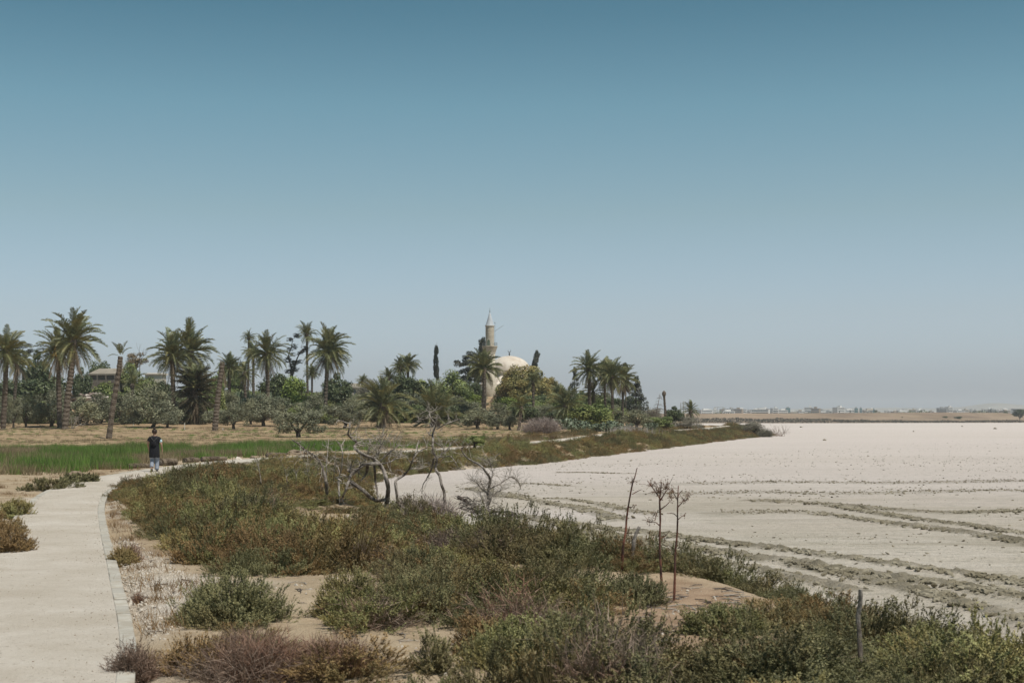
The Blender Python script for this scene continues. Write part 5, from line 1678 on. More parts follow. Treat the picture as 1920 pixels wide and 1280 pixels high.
# taller sprigs poking out of the lake edge scrub, right
# scrub band along the spit and between far path and shore
m_ = np.argsort(PATH[:, 1])
reg2 = [(-8, 74), (60, 74), (60, 262), (-8, 262)]
x, y, _, rnd = rand_in(reg2, 2.6, 903)
sdl = poly_sd(LAND_POLY, x, y)
pdn = line_d(PATH[::2], x, y)
right_of = x > path_x(y)
nz2 = fbm(x * .25, y * .12, 4, 51)
ok = (sdl > .9) & (pdn > 1.6) & (right_of | ((pdn < 6) & (y > 105) & (nz2 > .55))) & (rnd.uniform(0, 1, len(x)) < np.where(right_of, 1.0, .6))
ok &= ~((y > 215) & (sdl > 12))
x, y, nz2, sdl = x[ok], y[ok], nz2[ok], sdl[ok]
n = len(x)
u = rnd.uniform(0, 1, n) * .5 + .5 * np.clip((nz2 - .25) / .5, 0, 1)
typ = np.where(u < .44, 0, np.where(u < .60, 2, np.where(u < .95, 1, 3)))
cl_ = fbm(x * .45, y * .3, 3, 52)
sc = rnd.uniform(.7, 1.25, n) * (.55 + 1.0 * cl_)
z = zg(x, y) - .08
for k in range(4):
    m = typ == k
    nn = int(m.sum())
    if nn:
        scatter('scrub_cover', np.stack([x[m], y[m], z[m]], 1), np.stack([np.zeros(nn), np.zeros(nn), rnd.uniform(0, 6.28, nn)], 1),
                np.stack([sc[m], sc[m], sc[m] * (.30 + .9 * rnd.random(nn) ** 1.6)], 1), rnd.integers(0, len(SRC[src_names[k]].objects), nn), src_names[k],
                'low ' + ['green', 'dark', 'brown', 'grey'][k] + ' scrub along the land spit between far path and lake')

# bright green grass band and dry grass
gl_ = [(-40, 50), (-16.0, 52), (-15.6, 60), (-15.4, 68), (-14, 73), (-12.5, 80), (-12, 92), (-19, 95), (-27, 92), (-40, 88)]
gr_ = [(-20, 90), (-12, 86), (-7.5, 92), (-3.5, 103), (2.0, 122), (7, 142), (3, 140), (-4, 124), (-12, 112), (-22, 108)]
gp, dp2 = [], []
for poly_, dens, sd_ in ((gl_, 7.0, 910), (gr_, 3.6, 911)):
    x, y, s, rnd = rand_in(poly_, dens, sd_)
    ok = s > 0
    x, y, s = x[ok], y[ok], s[ok]
    nz3 = fbm(x * .18, y * .22, 4, 57)
    pd3 = line_d(PATH[::2], x, y)
    keep = (pd3 > 1.6) & (rnd.uniform(0, 1, len(x)) < np.clip(s / 2.6 + 1.6 * (fbm(x * .5, y * .5, 3, 58) - .55), .0, 1))
    if dens > 5:
        isdry = (nz3 > .56) | (rnd.uniform(0, 1, len(x)) < .06) | ((y < 58 + 10 * nz3) & (rnd.uniform(0, 1, len(x)) < .6))
    else:
        isdry = nz3 > .48
    g_ = keep & ~isdry
    d_ = keep & isdry
    gp.append(np.stack([x[g_], y[g_]], 1)); dp2.append(np.stack([x[d_], y[d_]], 1))
def sc_grass(name, xy, src, lab, s0, s1, seed, noise_h=True):
    rnd = np.random.default_rng(seed)
    n = len(xy)
    h = rnd.uniform(s0, s1, n) * (.5 + .95 * fbm(xy[:, 0] * .3, xy[:, 1] * .3, 3, seed)) if noise_h else rnd.uniform(s0, s1, n)
    scatter(name, np.column_stack([xy, zg(xy[:, 0], xy[:, 1]) - .02]), np.stack([rnd.uniform(-.1, .1, n), rnd.uniform(-.1, .1, n), rnd.uniform(0, 6.28, n)], 1),
            np.stack([np.maximum(h, .7), np.maximum(h, .7), h], 1), rnd.integers(0, len(SRC[src].objects), n), src, lab)
sc_grass('green_grass', gp[0], 'src_grass', 'tall bright green grass left of the footpath', .5, .95, 1)
sc_grass('green_grass', gp[1], 'src_grass', 'strip of green grass before the dry field', .55, .9, 2)
sc_grass('dry_grass', np.vstack(dp2), 'src_drytall', 'brown dry grass mixed into the green grass band', .7, 1.1, 3)
# tufts on the dry field
reg3 = [(-90, 96), (-18, 96), (6, 128), (30, 160), (30, 196), (-90, 196)]
x, y, s, rnd = rand_in(reg3, .75, 920)
nz3 = fbm(x * .12, y * .3, 4, 59)
ok = (s > 0) & (nz3 > .50) & (line_d(PATH[::2], x, y) > 2)
sc_grass('dry_grass', np.stack([x[ok], y[ok]], 1), 'src_drytall', 'straw coloured stubble tufts over the dry field', .35, .7, 4)
x, y, s, rnd = rand_in(reg3, .5, 921)
nz3 = fbm(x * .10 + 7, y * .2, 4, 62)
ok = (s > 0) & (nz3 > .58) & (y > 118) & (line_d(PATH[::2], x, y) > 2)
sc_grass('green_grass', np.stack([x[ok], y[ok]], 1), 'src_grass', 'sparse green weeds on the dry field under the olives', .12, .3, 5)
# dry tufts and twigs beside the path in the foreground
x, y, s, rnd = rand_in([(-12, 9.5), (0, 9.5), (0, 40), (-12, 40)], 7, 930)
pdn = line_d(PATH[::2], x, y)
inA = poly_sd(SAND_A, x, y) > -.2
pxx = CX + x / y * F
near_k = np.exp(-((pdn - 1.6) / .9) ** 2)
ok = inA & (pdn > 1.02) & (fbm(x * 1.3, y * 1.3, 3, 63) + .18 * near_k > .53) & (pxx < 420)
sc_grass('dry_grass', np.stack([x[ok], y[ok]], 1), 'src_drygrass', 'short golden dry grass tufts beside the kerb', .5, 1.15, 6)
x, y, s, rnd = rand_in([(-20, 14), (-4, 14), (-4, 60), (-20, 60)], 3, 931)
pdn = line_d(PATH[::2], x, y)
ok = (x < path_x(y)) & (pdn > 1.1) & (pdn < 4) & (fbm(x * .6, y * .6, 3, 64) > .52)
sc_grass('dry_grass', np.stack([x[ok], y[ok]], 1), 'src_drygrass', 'dry grass tufts on the sand left of the path', .5, 1.0, 7)

# stones and mud clods
x, y, s, rnd = rand_in(grav_poly, 150, 940)
ok = s > -.1
x, y = x[ok], y[ok]
n = len(x)
sz = .008 + .016 * rnd.random(n) ** 3
scatter('pebbles', np.stack([x, y, zg(x, y)], 1), rnd.uniform(0, 6, (n, 3)), np.stack([sz, sz, sz], 1), rnd.integers(0, 3, n), 'src_pebble', 'pale gravel washed over the sand between scrub and kerb')
x, y, s, rnd = rand_in([(-11, 10), (3, 10), (3, 26), (-11, 26)], 14, 941)
ok = ((poly_sd(SAND_A, x, y) > 0) | (poly_sd(SAND_B, x, y) > 0) | (poly_sd(RED_C, x, y) > 0)) & (line_d(PATH, x, y) > 1)
x, y = x[ok], y[ok]; n = len(x)
sz = .006 + .02 * rnd.random(n) ** 3
scatter('pebbles', np.stack([x, y, zg(x, y)], 1), rnd.uniform(0, 6, (n, 3)), np.stack([sz, sz, sz], 1), rnd.integers(0, 3, n), 'src_pebble', 'loose pale pebbles on bare sand')
x, y, s, rnd = rand_in([(-14, 9), (-1.5, 9), (-1.5, 44), (-14, 44)], 70, 945)
ok = line_d(PATH, x, y) < .76
x, y = x[ok], y[ok]; n = len(x)
sz = .003 + .007 * rnd.random(n) ** 5
scatter('path_grit', np.stack([x, y, zg(x, y, False) + .062], 1), rnd.uniform(0, 6, (n, 3)), np.stack([sz, sz, sz], 1), rnd.integers(0, 3, n), 'src_grit', 'loose brown grit lying on the gravel path')
for k in range(4):
    rs2 = random.Random(450 + k)
    b = MB()
    pts = [(-.5, 0, 0), (-.15, rs2.uniform(-.08, .08), .03), (.2, rs2.uniform(-.1, .1), .05), (.5, rs2.uniform(-.1, .1), .02)]
    b.tube(pts, [.035, .03, .024, .012], 5)
    b.tube([pts[1], (.05, .16 * rs2.choice([-1, 1]), .08), (.22, .24 * rs2.choice([-1, 1]), .06)], [.02, .014, .008], 4)
    source('src_litter', b.mesh('litter_stick', M['pale_twig'] if k % 2 else M['dark_wood']))
x, y, s, rnd = rand_in([(-9, 9.5), (6, 9.5), (6, 24), (-9, 24)], 14, 946)
inr, ina, inb = poly_sd(RED_C, x, y) > -.25, poly_sd(SAND_A, x, y) > -.1, poly_sd(SAND_B, x, y) > -.2
ok = (inr | ((ina | inb) & (rnd.random(len(x)) < .22))) & (line_d(PATH, x, y) > 1.1)
x, y = x[ok], y[ok]; n = len(x)
sz = rnd.uniform(.10, .34, n)
scatter('litter', np.stack([x, y, zg(x, y) + .006], 1), np.stack([rnd.uniform(-.1, .1, n), rnd.uniform(-.1, .1, n), rnd.uniform(0, 6.28, n)], 1), np.stack([sz, sz, sz], 1), rnd.integers(0, 4, n), 'src_litter', 'small dead sticks littering the bare earth between the bushes')
rnd = np.random.default_rng(950)
cp, cs = [], []
for L, w, s in TRACKS:
    seg_ = np.linalg.norm(np.diff(L, axis=0), axis=1)
    cu = np.concatenate([[0], np.cumsum(seg_)])
    n = int(cu[-1] * 230 * s)
    tpos = rnd.uniform(0, cu[-1], n)
    xx = np.interp(tpos, cu, L[:, 0]); yy2 = np.interp(tpos, cu, L[:, 1])
    dx = np.interp(tpos, cu, np.gradient(L[:, 0])); dy_ = np.interp(tpos, cu, np.gradient(L[:, 1]))
    nn = np.hypot(dx, dy_)
    off = rnd.normal(0, w * .72, n) + .25 * w * np.sin(tpos * 1.7)
    dens_ = fbm(tpos * .8, tpos * 0 + w * 50, 3, 12)
    k = rnd.uniform(0, 1, n) < .35 + 1.1 * (dens_ - .3)
    xx, yy2 = xx - dy_ / nn * off, yy2 + dx / nn * off
    cp.append(np.stack([xx[k], yy2[k], np.full(k.sum(), LAKE_Z + .02)], 1))
    cs.append((.014 + .05 * rnd.random(k.sum()) ** 2.4) * (.6 + .5 * s))
cp, cs = np.vstack(cp), np.concatenate(cs)
n = len(cp)
scatter('mud_clods', cp, np.stack([rnd.uniform(-.5, .5, n), rnd.uniform(-.5, .5, n), rnd.uniform(0, 6, n)], 1), np.stack([cs * 1.25, cs, cs * .9], 1), rnd.integers(0, 4, n), 'src_clod', 'clods of dried mud thrown up along the vehicle tracks')
x, y, s, rnd = rand_in([(-7, 16), (6, 16), (60, 100), (60, 190), (0, 90)], 2.6, 951)
sl2 = poly_sd(LAND_POLY, x, y)
dk_ = fbm(x * .10, y * .28, 4, 91)
ok = (s > 0) & (sl2 < -.4) & (rnd.uniform(0, 1, len(x)) < sstep(.42, .62, dk_) * sstep(170, 50, y) + .05)
x, y = x[ok], y[ok]; n = len(x)
cs = .010 + .026 * rnd.random(n) ** 3
scatter('mud_clods', np.stack([x, y, np.full(n, LAKE_Z + .01)], 1), np.stack([rnd.uniform(-.4, .4, n), rnd.uniform(-.4, .4, n), rnd.uniform(0, 6, n)], 1), np.stack([cs * 1.8, cs * 1.2, cs * .7], 1), rnd.integers(0, 4, n), 'src_clod', 'scattered flakes of broken crust over the lake bed')

# dark scrub line at the foot of the far bank, and specks of trees in the town
rv = np.random.default_rng(12)
n = 15000
xs = rv.uniform(60, 430, n)
yo = rv.normal(-2, 6, n)
hh_ = np.interp(xs, [60, 190, 230, 420], [3.0, 2.6, 1.4, 1.2]) * (.35 + 1.1 * fbm(xs * .08, xs * 0, 4, 4))
C = np.stack([xs, far_shore_y(xs) + yo, -.7 + hh_ * rv.uniform(0, 1, n)], 1)
V, Fq = leaf_quads(C, rv.normal(size=(n, 3)) + np.array([0, -.3, .6]), rv.uniform(.25, .6, n), .6, rv)
tag(obj('far_scrub', mesh_np('far_scrub', V, Fq, M['far_scrub'], False, {'tint': np.repeat(rv.uniform(0, 1, n), 4)})), 'dark line of low scrub at the foot of the far bank', kind='stuff')
n = 5200
xs = at(rv.uniform(1300, 1915, n), 1.0)
dd = rv.uniform(1500, 2300, n)
cl = fbm(xs * 90, xs * 0 + 1, 3, 6)
C = np.stack([xs * dd, dd, 4 + (1.0 + 8 * np.clip(cl - .35, 0, 1) * 1.6) * rv.uniform(0, 1, n)], 1)
V, Fq = leaf_quads(C, rv.normal(size=(n, 3)), rv.uniform(.6, 1.6, n), .7, rv)
tag(obj('town_trees', mesh_np('town_trees', V, Fq, M['dark_leaf'], False, {'tint': np.repeat(rv.uniform(0, 1, n), 4)})), 'blurred dark trees between the far houses', kind='stuff')
# single dark bushes on the far bank
for px, yb, wpx, hpx, lab in [(1755, 783, 11, 5, 'small dark round bush on the far bank, left of the pair'), (1779, 784.5, 17, 6, 'wider dark bush on the far bank, right of the pair'), (1435, 787, 5, 2.5, 'tiny dark bush on the far bank left part'),
                              (1441, 786.5, 5, 3, 'tiny dark bush beside another on the far bank left part'), (1676, 782, 4, 2, 'single speck of a bush in the middle of the far bank')]:
    d = 935
    w, h = wpx / F * d, hpx / F * d
    t = thing('far_bush', lab, 'bush', (at(px, d), d - 20, zpx(yb, d) - .3))
    obj('crown', CR['dark'][1], t, (0, 0, 0), (0, 0, 0), (w, w, h))
for i, (px, yt, w) in enumerate([(1912, 765, 24), (1886, 768, 8), (1868, 769, 7)]):
    tree('dark', px, w, yt, 784, 905 if i == 0 else 1100, ['big dark green tree at the right edge of the far bank', 'small dark tree left of the right edge tree', 'lone dark tree top on the far bank skyline, right part'][i])
for px, w, yt in [(1594, 7, 768), (1574, 5, 769.5), (1683, 5, 770), (1828, 4, 766), (1858, 6, 767)]:
    t = thing('far_tree', 'dark speck of a tree on the skyline of the far town', 'tree', (at(px, 1300), 1300, 4), group='trees on the far skyline')
    obj('crown', CR['cone'][0], t, (0, 0, 0), (0, 0, 0), (w / F * 1300, w / F * 1300, zpx(yt, 1300) - 4))
# dark objects lying on the lake
def lump_mesh(name, seed, mat, sub=3, amp=.35):
    rnd_ = random.Random(seed)
    bm = bmesh.new()
    bmesh.ops.create_icosphere(bm, subdivisions=sub, radius=1)
    from mathutils import noise as mn
    off = Vector((seed * 3.1, seed * 1.7, 0))
    for v in bm.verts:
        k = 1 + amp * mn.fractal(v.co * 1.6 + off, .9, 2.0, 4)
        v.co = v.co * k
    me = bpy.data.meshes.new(name)
    bm.to_mesh(me); bm.free()
    me.materials.append(mat)
    return me
for px, py, wpx, lab in [(1546, 824.5, 7, 'dark lump of debris lying on the white lake'), (1866, 803, 6, 'small brown lump far out on the white lake, right'), (1804, 798.5, 4, 'tiny brown lump far out on the white lake'),
                         (1502, 800, 5, 'small dark lump near the far side of the lake'), (1713, 808, 4, 'little brown lump in the middle of the far lake'), (1183, 863, 5, 'grey stone on the lake near the bay')]:
    x, d = unlake(px, py + 1)
    s = wpx / F * d / 2
    tag(obj('debris_lump', lump_mesh('debris_lump', int(px), M['clod'], 2), None, (x, d, LAKE_Z + s * .3), (0, 0, px), (s, s * .8, s * .6)), lab, 'debris')

# ------------------------------------------------------------------ single bushes of the foreground
def bush(px, py, wpx, h, kind, label, seed, dens=1.0, d=None, name='saltbush', group=None, flat=1.0):
    if d is None: d = dist_of(px, py)
    x = at(px, d)
    r = wpx / F * d / 2
    mats = dict(green='scrub_green', dark='scrub_dark', brown='scrub_brown', twig='scrub_twig', mauve='mauve_twig', grey='grey_twig')
    if kind in ('twig', 'mauve', 'grey'):
        me = twigbush(name, M[mats[kind]], seed, int(420 * dens), r, h, .0065 * max(1, d / 16), 8)
    else:
        me = cushion(name, M[mats[kind]], seed, int(1000 * dens * max(1, r)), r, h * .88, .09, 18, .021 * max(1, d / 22), .0105 * max(1, d / 22))
    o = obj(name, me, None, (x, d, gz(x, d) - .05), (0, 0, 0), (1, flat, 1))
    tag(o, label, 'bush', group)
    return o
bush(432, 1192, 215, .58, 'dark', 'rounded green bush alone on the sand patch beside the path', 1, 2.6, d=15.2)
bush(790, 1190, 330, .72, 'dark', 'big dense green bush mound in the centre foreground', 2, 1.8, d=15.8)
bush(650, 1180, 120, .55, 'green', 'green flank bush at the left end of the big mound', 3, 1.2, d=15.6)
bush(95, 925, 120, .40, 'dark', 'low dark saltbush on the sand left of the path', 4, 1.0, d=42.5, flat=1.3)
bush(150, 907, 70, .38, 'dark', 'low dark saltbush touching the path edge, right of its neighbour', 5, 1.0, d=46.5, flat=1.3)
bush(14, 1058, 100, .62, 'brown', 'reddish brown dry bush at the left edge beside the kerb', 6, 1.4, d=22.6)
bush(-12, 1010, 110, .60, 'brown', 'rust coloured bush cut by the left picture edge', 7, 1.2, d=26)
bush(30, 975, 70, .42, 'green', 'small green tuft bush left of the kerb bend', 8, 1.0, d=31.0)
bush(244, 1048, 60, .40, 'twig', 'dry brown twig bush against the kerb', 9, .6, d=21.5, name='twig_bush')
bush(232, 1052, 40, .22, 'brown', 'small rusty bush under the dry twigs by the kerb', 10, .8, d=21.3)
bush(258, 1126, 40, .20, 'twig', 'little dry twig tuft on the brown grass by the kerb', 11, .25, d=16.9, name='twig_bush')
bush(250, 1290, 120, .36, 'twig', 'dark twiggy bush leaning over the kerb at the bottom left', 12, 1.6, d=12.0, name='twig_bush')
bush(470, 1290, 300, .40, 'twig', 'wide dry brown twig thicket at the bottom edge', 13, 3.0, d=12.1, name='twig_bush')
bush(620, 1280, 220, .36, 'twig', 'dry reddish twig thicket at the bottom edge beside the bare sand', 14, 2.4, d=12.4, name='twig_bush')
bush(375, 1285, 160, .32, 'brown', 'rusty brown bush inside the bottom left twig thicket', 15, 1.0, d=12.3)
bush(810, 958, 130, .80, 'mauve', 'mauve brown dry twig bush in front of the dead trees', 16, 2.2, d=31.0, name='twig_bush')
bush(760, 945, 60, .65, 'twig', 'small mauve twig bush between the two dead trees', 17, 1.4, d=32.5, name='twig_bush')
bush(690, 1062, 120, .50, 'twig', 'grey mauve twig bush above the sand patch', 18, 1.2, d=20.5, name='twig_bush')
bush(835, 1040, 140, .45, 'twig', 'pale grey twig bush behind the big bush mound', 19, 1.2, d=22.2, name='twig_bush')
bush(1062, 1015, 70, .50, 'green', 'tall grey green bush at the lake edge by the track ends', 20, 1.2, d=26)
bush(1235, 1085, 90, .50, 'dark', 'dark bush behind the red brown stalks', 21, 1.2, d=21.5)
bush(925, 1010, 90, .38, 'dark', 'dark green bush below the brushwood pile', 22, 1.1, d=27.5)
bush(1465, 1120, 120, .46, 'dark', 'dark bush on the lake edge left of the wooden post', 23, 1.4, d=19.2)
bush(1752, 1225, 150, .44, 'dark', 'dark bush with upright sprigs right of the wooden post', 24, 1.6, d=15.7)
bush(1860, 1250, 170, .44, 'dark', 'dark bush at the right edge above the lake', 25, 1.6, d=14.6)
bush(1350, 1250, 150, .36, 'green', 'olive green bush below the red earth patch', 26, 1.4, d=14.3)
bush(1190, 1190, 110, .38, 'dark', 'dark bush at the foot of the left stalk', 27, 1.3, d=16.5)
bush(816, 1290, 60, .45, 'dark', 'upright dark sprig bush on the bare sand at the bottom edge', 28, .35, d=12.2)
bush(905, 1245, 110, .40, 'brown', 'brown bush right of the bottom sand patch', 29, 1.1, d=13.4)
bush(955, 1270, 170, .42, 'green', 'olive green bush at the bottom edge right of the sand', 30, 1.4, d=12.6)
# upright sprigs in the right hand scrub: little shoots
rs_ = random.Random(4)
for i, (px, py, hpx) in enumerate([(1686, 1200, 72), (1710, 1190, 46), (1752, 1205, 60), (1776, 1200, 52), (1866, 1225, 66), (1887, 1215, 52), (1905, 1225, 40), (1574, 1180, 50), (1846, 1230, 58)]):
    d = dist_of(px, py + 25)
    r = hpx / F * d
    me = cushion('sprig', M['scrub_dark'], 700 + i, 60, r * .18, r * .9, r * .35, 18, .024, .010, upright=2.6, spread=.75, tuft=4)
    x = at(px, d)
    tag(obj('sprig', me, None, (x, d, gz(x, d))), 'upright dark green shoot rising from the lake edge scrub, right', 'shoot', 'upright shoots in the right hand scrub')

# ------------------------------------------------------------------ dead trees
def limb(parent, pts, d, r0, r1, mat, name='branch', seed=0, wob=.25, sides=7, sub=5):
    r = random.Random(seed + len(pts) * 7)
    dd = d
    w3 = []
    for i, (x, y) in enumerate(pts):
        w3.append(P(x, y, d + (wob * math.sin(i * 1.3 + seed) if i else 0)) - np.array(parent.location))
    w3 = smooth(w3, sub)
    n = len(w3)
    rad = np.linspace(r0, r1, n) * np.array([1 + r.uniform(-.10, .10) for _ in range(n)])
    return MB().tube(w3, rad, sides, rough=.10).build(name, mat, parent), w3
def twigs_on(parent, w3, mat, k, L, rad, seed, up=.4, side=0.0, start=.3):
    r = random.Random(seed)
    b = MB()
    for i in range(int(k * 1.7)):
        p = Vector(w3[int((start + (1 - start) * r.random()) * (len(w3) - 1))])
        d = Vector((r.gauss(side, .6), r.gauss(0, .6), r.gauss(up, .45))).normalized()
        pts = [p]
        l = L * r.uniform(.5, 1.2)
        for j in range(4):
            d = (d + Vector((r.gauss(0, .22), r.gauss(0, .22), r.gauss(.03, .18)))).normalized()
            pts.append(pts[-1] + d * l / 4)
        b.tube([tuple(q_) for q_ in pts], np.linspace(rad, rad * .35, 5), 4)
        for j in range(3):
            e = pts[r.choice([2, 3])]
            d2 = (d + Vector((r.gauss(0, .7), r.gauss(0, .7), r.gauss(.1, .5)))).normalized()
            b.tube([tuple(e), tuple(e + d2 * l * .25 + Vector((0, 0, .02))), tuple(e + d2 * l * r.uniform(.35, .6))], [rad * .5, rad * .4, rad * .2], 3)
    tag(b.build('twig', mat, parent), kind='stuff')

D1 = 35.5
t1 = thing('dead_tree', 'large twisted grey dead tree arching over the scrub', 'dead tree', (at(724, D1), D1, gz(at(724, D1), D1)))
k1 = D1 / F
_, w = limb(t1, [(724, 965), (725.5, 943), (728, 916), (724, 897), (718, 879), (708, 866), (697, 858), (684, 853), (671, 845), (665, 838), (669, 830), (662, 823), (653, 815), (655, 803), (656, 791)], D1, 4.7 * k1, 1.3 * k1, M['dead_wood'], 'trunk', 1)
twigs_on(t1, w, M['pale_twig'], 10, .45, .012, 1, .2, .2, .4)
_, w = limb(t1, [(716, 876), (711, 870), (697, 869), (681, 872), (670, 881), (659, 889), (655, 898), (649, 916), (641, 934), (635, 946), (617, 950), (606, 966), (590, 979)], D1, 3.6 * k1, 1.3 * k1, M['dead_wood'], 'branch', 2)
twigs_on(t1, w, M['dead_wood'], 12, .35, .013, 2, -.5, 0, .1)
twigs_on(t1, w, M['pale_twig'], 9, .3, .010, 12, .5, 0, .1)
_, w = limb(t1, [(657, 903), (672, 913), (684, 922), (693, 931), (707, 938), (722, 936)], D1, 4.2 * k1, 3.2 * k1, M['dead_wood'], 'branch', 3)
limb(t1, [(653, 815), (649, 814), (645, 815)], D1, 1.6 * k1, .7 * k1, M['dead_wood'], 'branch', 4)
limb(t1, [(702, 872), (703, 885), (704, 900), (707, 918), (709, 938)], D1 + .3, 2.4 * k1, 1.6 * k1, M['dark_wood'], 'branch', 5)
limb(t1, [(689, 870), (688, 884), (683, 893), (676, 901)], D1 + .2, 3.2 * k1, 1.0 * k1, M['dark_wood'], 'branch', 6)
_, w = limb(t1, [(655, 884), (658, 874), (662, 862)], D1 + .1, 2.2 * k1, .8 * k1, M['dark_wood'], 'branch', 7)
_, w = limb(t1, [(640, 902), (632, 895), (648, 892), (636, 888)], D1 - .1, 1.6 * k1, .8 * k1, M['pale_twig'], 'branch', 8)
for q_, pts in enumerate([[(700, 866), (706, 850), (716, 832), (726, 812)], [(708, 868), (722, 856), (738, 842), (752, 833)], [(692, 862), (690, 848), (694, 832), (690, 820)], [(712, 870), (730, 866), (745, 858), (760, 852)], [(700, 866), (712, 846), (714, 832), (708, 822)], [(664, 889), (652, 880), (676, 868), (690, 860)]]):
    _, w = limb(t1, pts, D1 + .5, 1.5 * k1, .5 * k1, M['dead_wood'], 'branch', 20 + q_)
    twigs_on(t1, w, M['pale_twig'], 9, .42, .008, 40 + q_, .35, .15)

t2 = thing('dead_tree', 'pale upright dead sapling with forked tips left of the twisted tree', 'dead tree', (at(637, 36.5), 36.5, gz(at(637, 36.5), 36.5)))
k2 = 36.5 / F
_, w = limb(t2, [(636, 930), (635.5, 898), (640, 879), (642.5, 852), (640, 837), (647, 823)], 36.5, 2.2 * k2, .6 * k2, M['pale_twig'], 'trunk', 1)
twigs_on(t2, w, M['pale_twig'], 8, .3, .008, 3)
limb(t2, [(641, 842), (636, 833), (629, 824)], 36.5, 1.1 * k2, .5 * k2, M['pale_twig'], 'branch', 2)
limb(t2, [(636, 884), (631, 868), (627, 856)], 36.5, 1.3 * k2, .6 * k2, M['pale_twig'], 'branch', 2)
t2b = thing('dead_tree', 'thin pale dead stem at the left of the dead wood group', 'dead tree', (at(612, 37), 37, gz(at(612, 37), 37)))
_, w = limb(t2b, [(613, 925), (612, 878), (614, 850), (616, 822)], 37, 1.6 * k2, .5 * k2, M['pale_twig'], 'trunk', 3)
twigs_on(t2b, w, M['pale_twig'], 6, .3, .007, 5)
t3 = thing('dead_tree', 'dark arched dead branch with hanging fine twigs', 'dead tree', (at(612, 36), 36, gz(at(612, 36), 36)))
_, w = limb(t3, [(613, 925), (611, 902), (607, 884), (601, 868), (590, 854), (574, 845), (562, 834), (548, 824)], 36, 2.9 * k2, 1.0 * k2, M['dark_wood'], 'trunk', 4)
twigs_on(t3, w, M['pale_twig'], 16, .55, .009, 6, -.8, .1, .35)
twigs_on(t3, w, M['dark_wood'], 6, .3, .009, 7, .4, -.3, .6)
for i, (px, py, hh2, lean) in enumerate([(490, 895, 42, -16), (540, 900, 46, -20), (556, 905, 45, -6), (580, 905, 40, -8), (626, 890, 52, 4)]):
    d = 39 + i * .3
    t = thing('dead_twig', 'bare pale twig sticking out of the scrub left of the dead trees', 'twig', (at(px, d), d, gz(at(px, d), d)), group='bare twigs in the scrub')
    _, w = limb(t, [(px, py + 12), (px + lean * .3, py - hh2 * .4), (px + lean, py - hh2)], d, .009, .004, M['dead_wood'], 'stem', i)
    twigs_on(t, w, M['pale_twig'], 4, .25, .006, 30 + i)

D4 = 36.5
t4 = thing('dead_tree', 'tall gnarled dead tree standing against the stemless palm clump', 'dead tree', (at(833, D4), D4, gz(at(833, D4), D4)))
k4 = D4 / F
_, w = limb(t4, [(834, 962), (833, 925), (828, 909), (824, 891), (817, 879), (819, 861), (813, 849), (811, 835), (812, 822), (811, 814), (814, 805), (818, 794), (818, 782)], D4, 3.3 * k4, 1.3 * k4, M['dead_wood'], 'trunk', 2)
twigs_on(t4, w, M['pale_twig'], 10, .4, .009, 8, .2, .1, .3)
for q_, (pts, r) in enumerate([([(815, 793), (806, 781), (805, 774), (798, 766)], 2.0), ([(819, 804), (835, 795), (851, 789), (863, 785)], 1.6), ([(814, 858), (809, 879), (801, 895), (793, 909), (791, 925)], 2.0),
                               ([(820, 857), (832, 856), (844, 855), (853, 865), (858, 875), (867, 880), (874, 878)], 1.2), ([(812, 828), (824, 834), (832, 842), (836, 852)], 1.2), ([(811, 816), (804, 814), (803, 809)], 1.2),
                               ([(818, 862), (830, 850), (842, 838), (846, 828)], 1.0), ([(806, 781), (795, 786), (782, 792)], 1.0)]):
    _, w = limb(t4, pts, D4 + .1 * q_, r * k4, .5 * k4, M['dead_wood'] if q_ != 2 else M['dark_wood'], 'branch', 60 + q_)
    twigs_on(t4, w, M['pale_twig'], 5, .32, .007, 70 + q_)
t5 = thing('dead_tree', 'pale slanting dead branch between the two large dead trees', 'dead tree', (at(744, 36), 36, gz(at(744, 36), 36)))
_, w = limb(t5, [(745, 955), (744.5, 932), (741, 907), (744, 899), (757, 891), (767, 879), (773, 863), (780, 852), (787, 845), (803, 838)], 36, 2.8 * k2, .8 * k2, M['dead_wood'], 'trunk', 3)
twigs_on(t5, w, M['pale_twig'], 9, .35, .008, 9)
_, w = limb(t5, [(773, 868), (779, 848), (782, 836), (785, 825)], 36, 1.6 * k2, .5 * k2, M['pale_twig'], 'branch', 4)
_, w = limb(t5, [(766, 879), (780, 878), (792, 877), (806, 873)], 36, 1.4 * k2, .5 * k2, M['pale_twig'], 'branch', 5)
twigs_on(t5, w, M['pale_twig'], 8, .3, .007, 10)
D6 = 32.5
t6 = thing('dead_tree', 'thin fine twigged dead tree above the brushwood pile', 'dead tree', (at(912, D6), D6, gz(at(912, D6), D6)))
k6 = D6 / F
_, w = limb(t6, [(911, 985), (912, 966), (915, 939), (916, 918), (919, 898), (911, 884), (902, 873), (888, 865), (876, 858), (866, 845), (869, 836)], D6, 3.6 * k6, .7 * k6, M['dead_wood'], 'trunk', 4)
twigs_on(t6, w, M['pale_twig'], 18, .4, .006, 11, .1, 0, .2)
for q_, pts in enumerate([[(916, 918), (928, 911), (937, 907), (948, 899), (959, 893)], [(918, 900), (924, 890), (920, 872), (914, 858)], [(915, 925), (902, 915), (894, 905), (880, 897)], [(916, 930), (908, 916), (900, 900)], [(914, 940), (928, 925), (940, 918)], [(913, 955), (920, 938), (922, 925)], [(912, 960), (905, 940), (900, 925)], [(959, 893), (972, 903), (977, 918)]]):
    _, w = limb(t6, pts, D6 + .1, 1.6 * k6, .4 * k6, M['dead_wood'], 'branch', 80 + q_)
    twigs_on(t6, w, M['pale_twig'], 14, .38, .005, 90 + q_, .2)
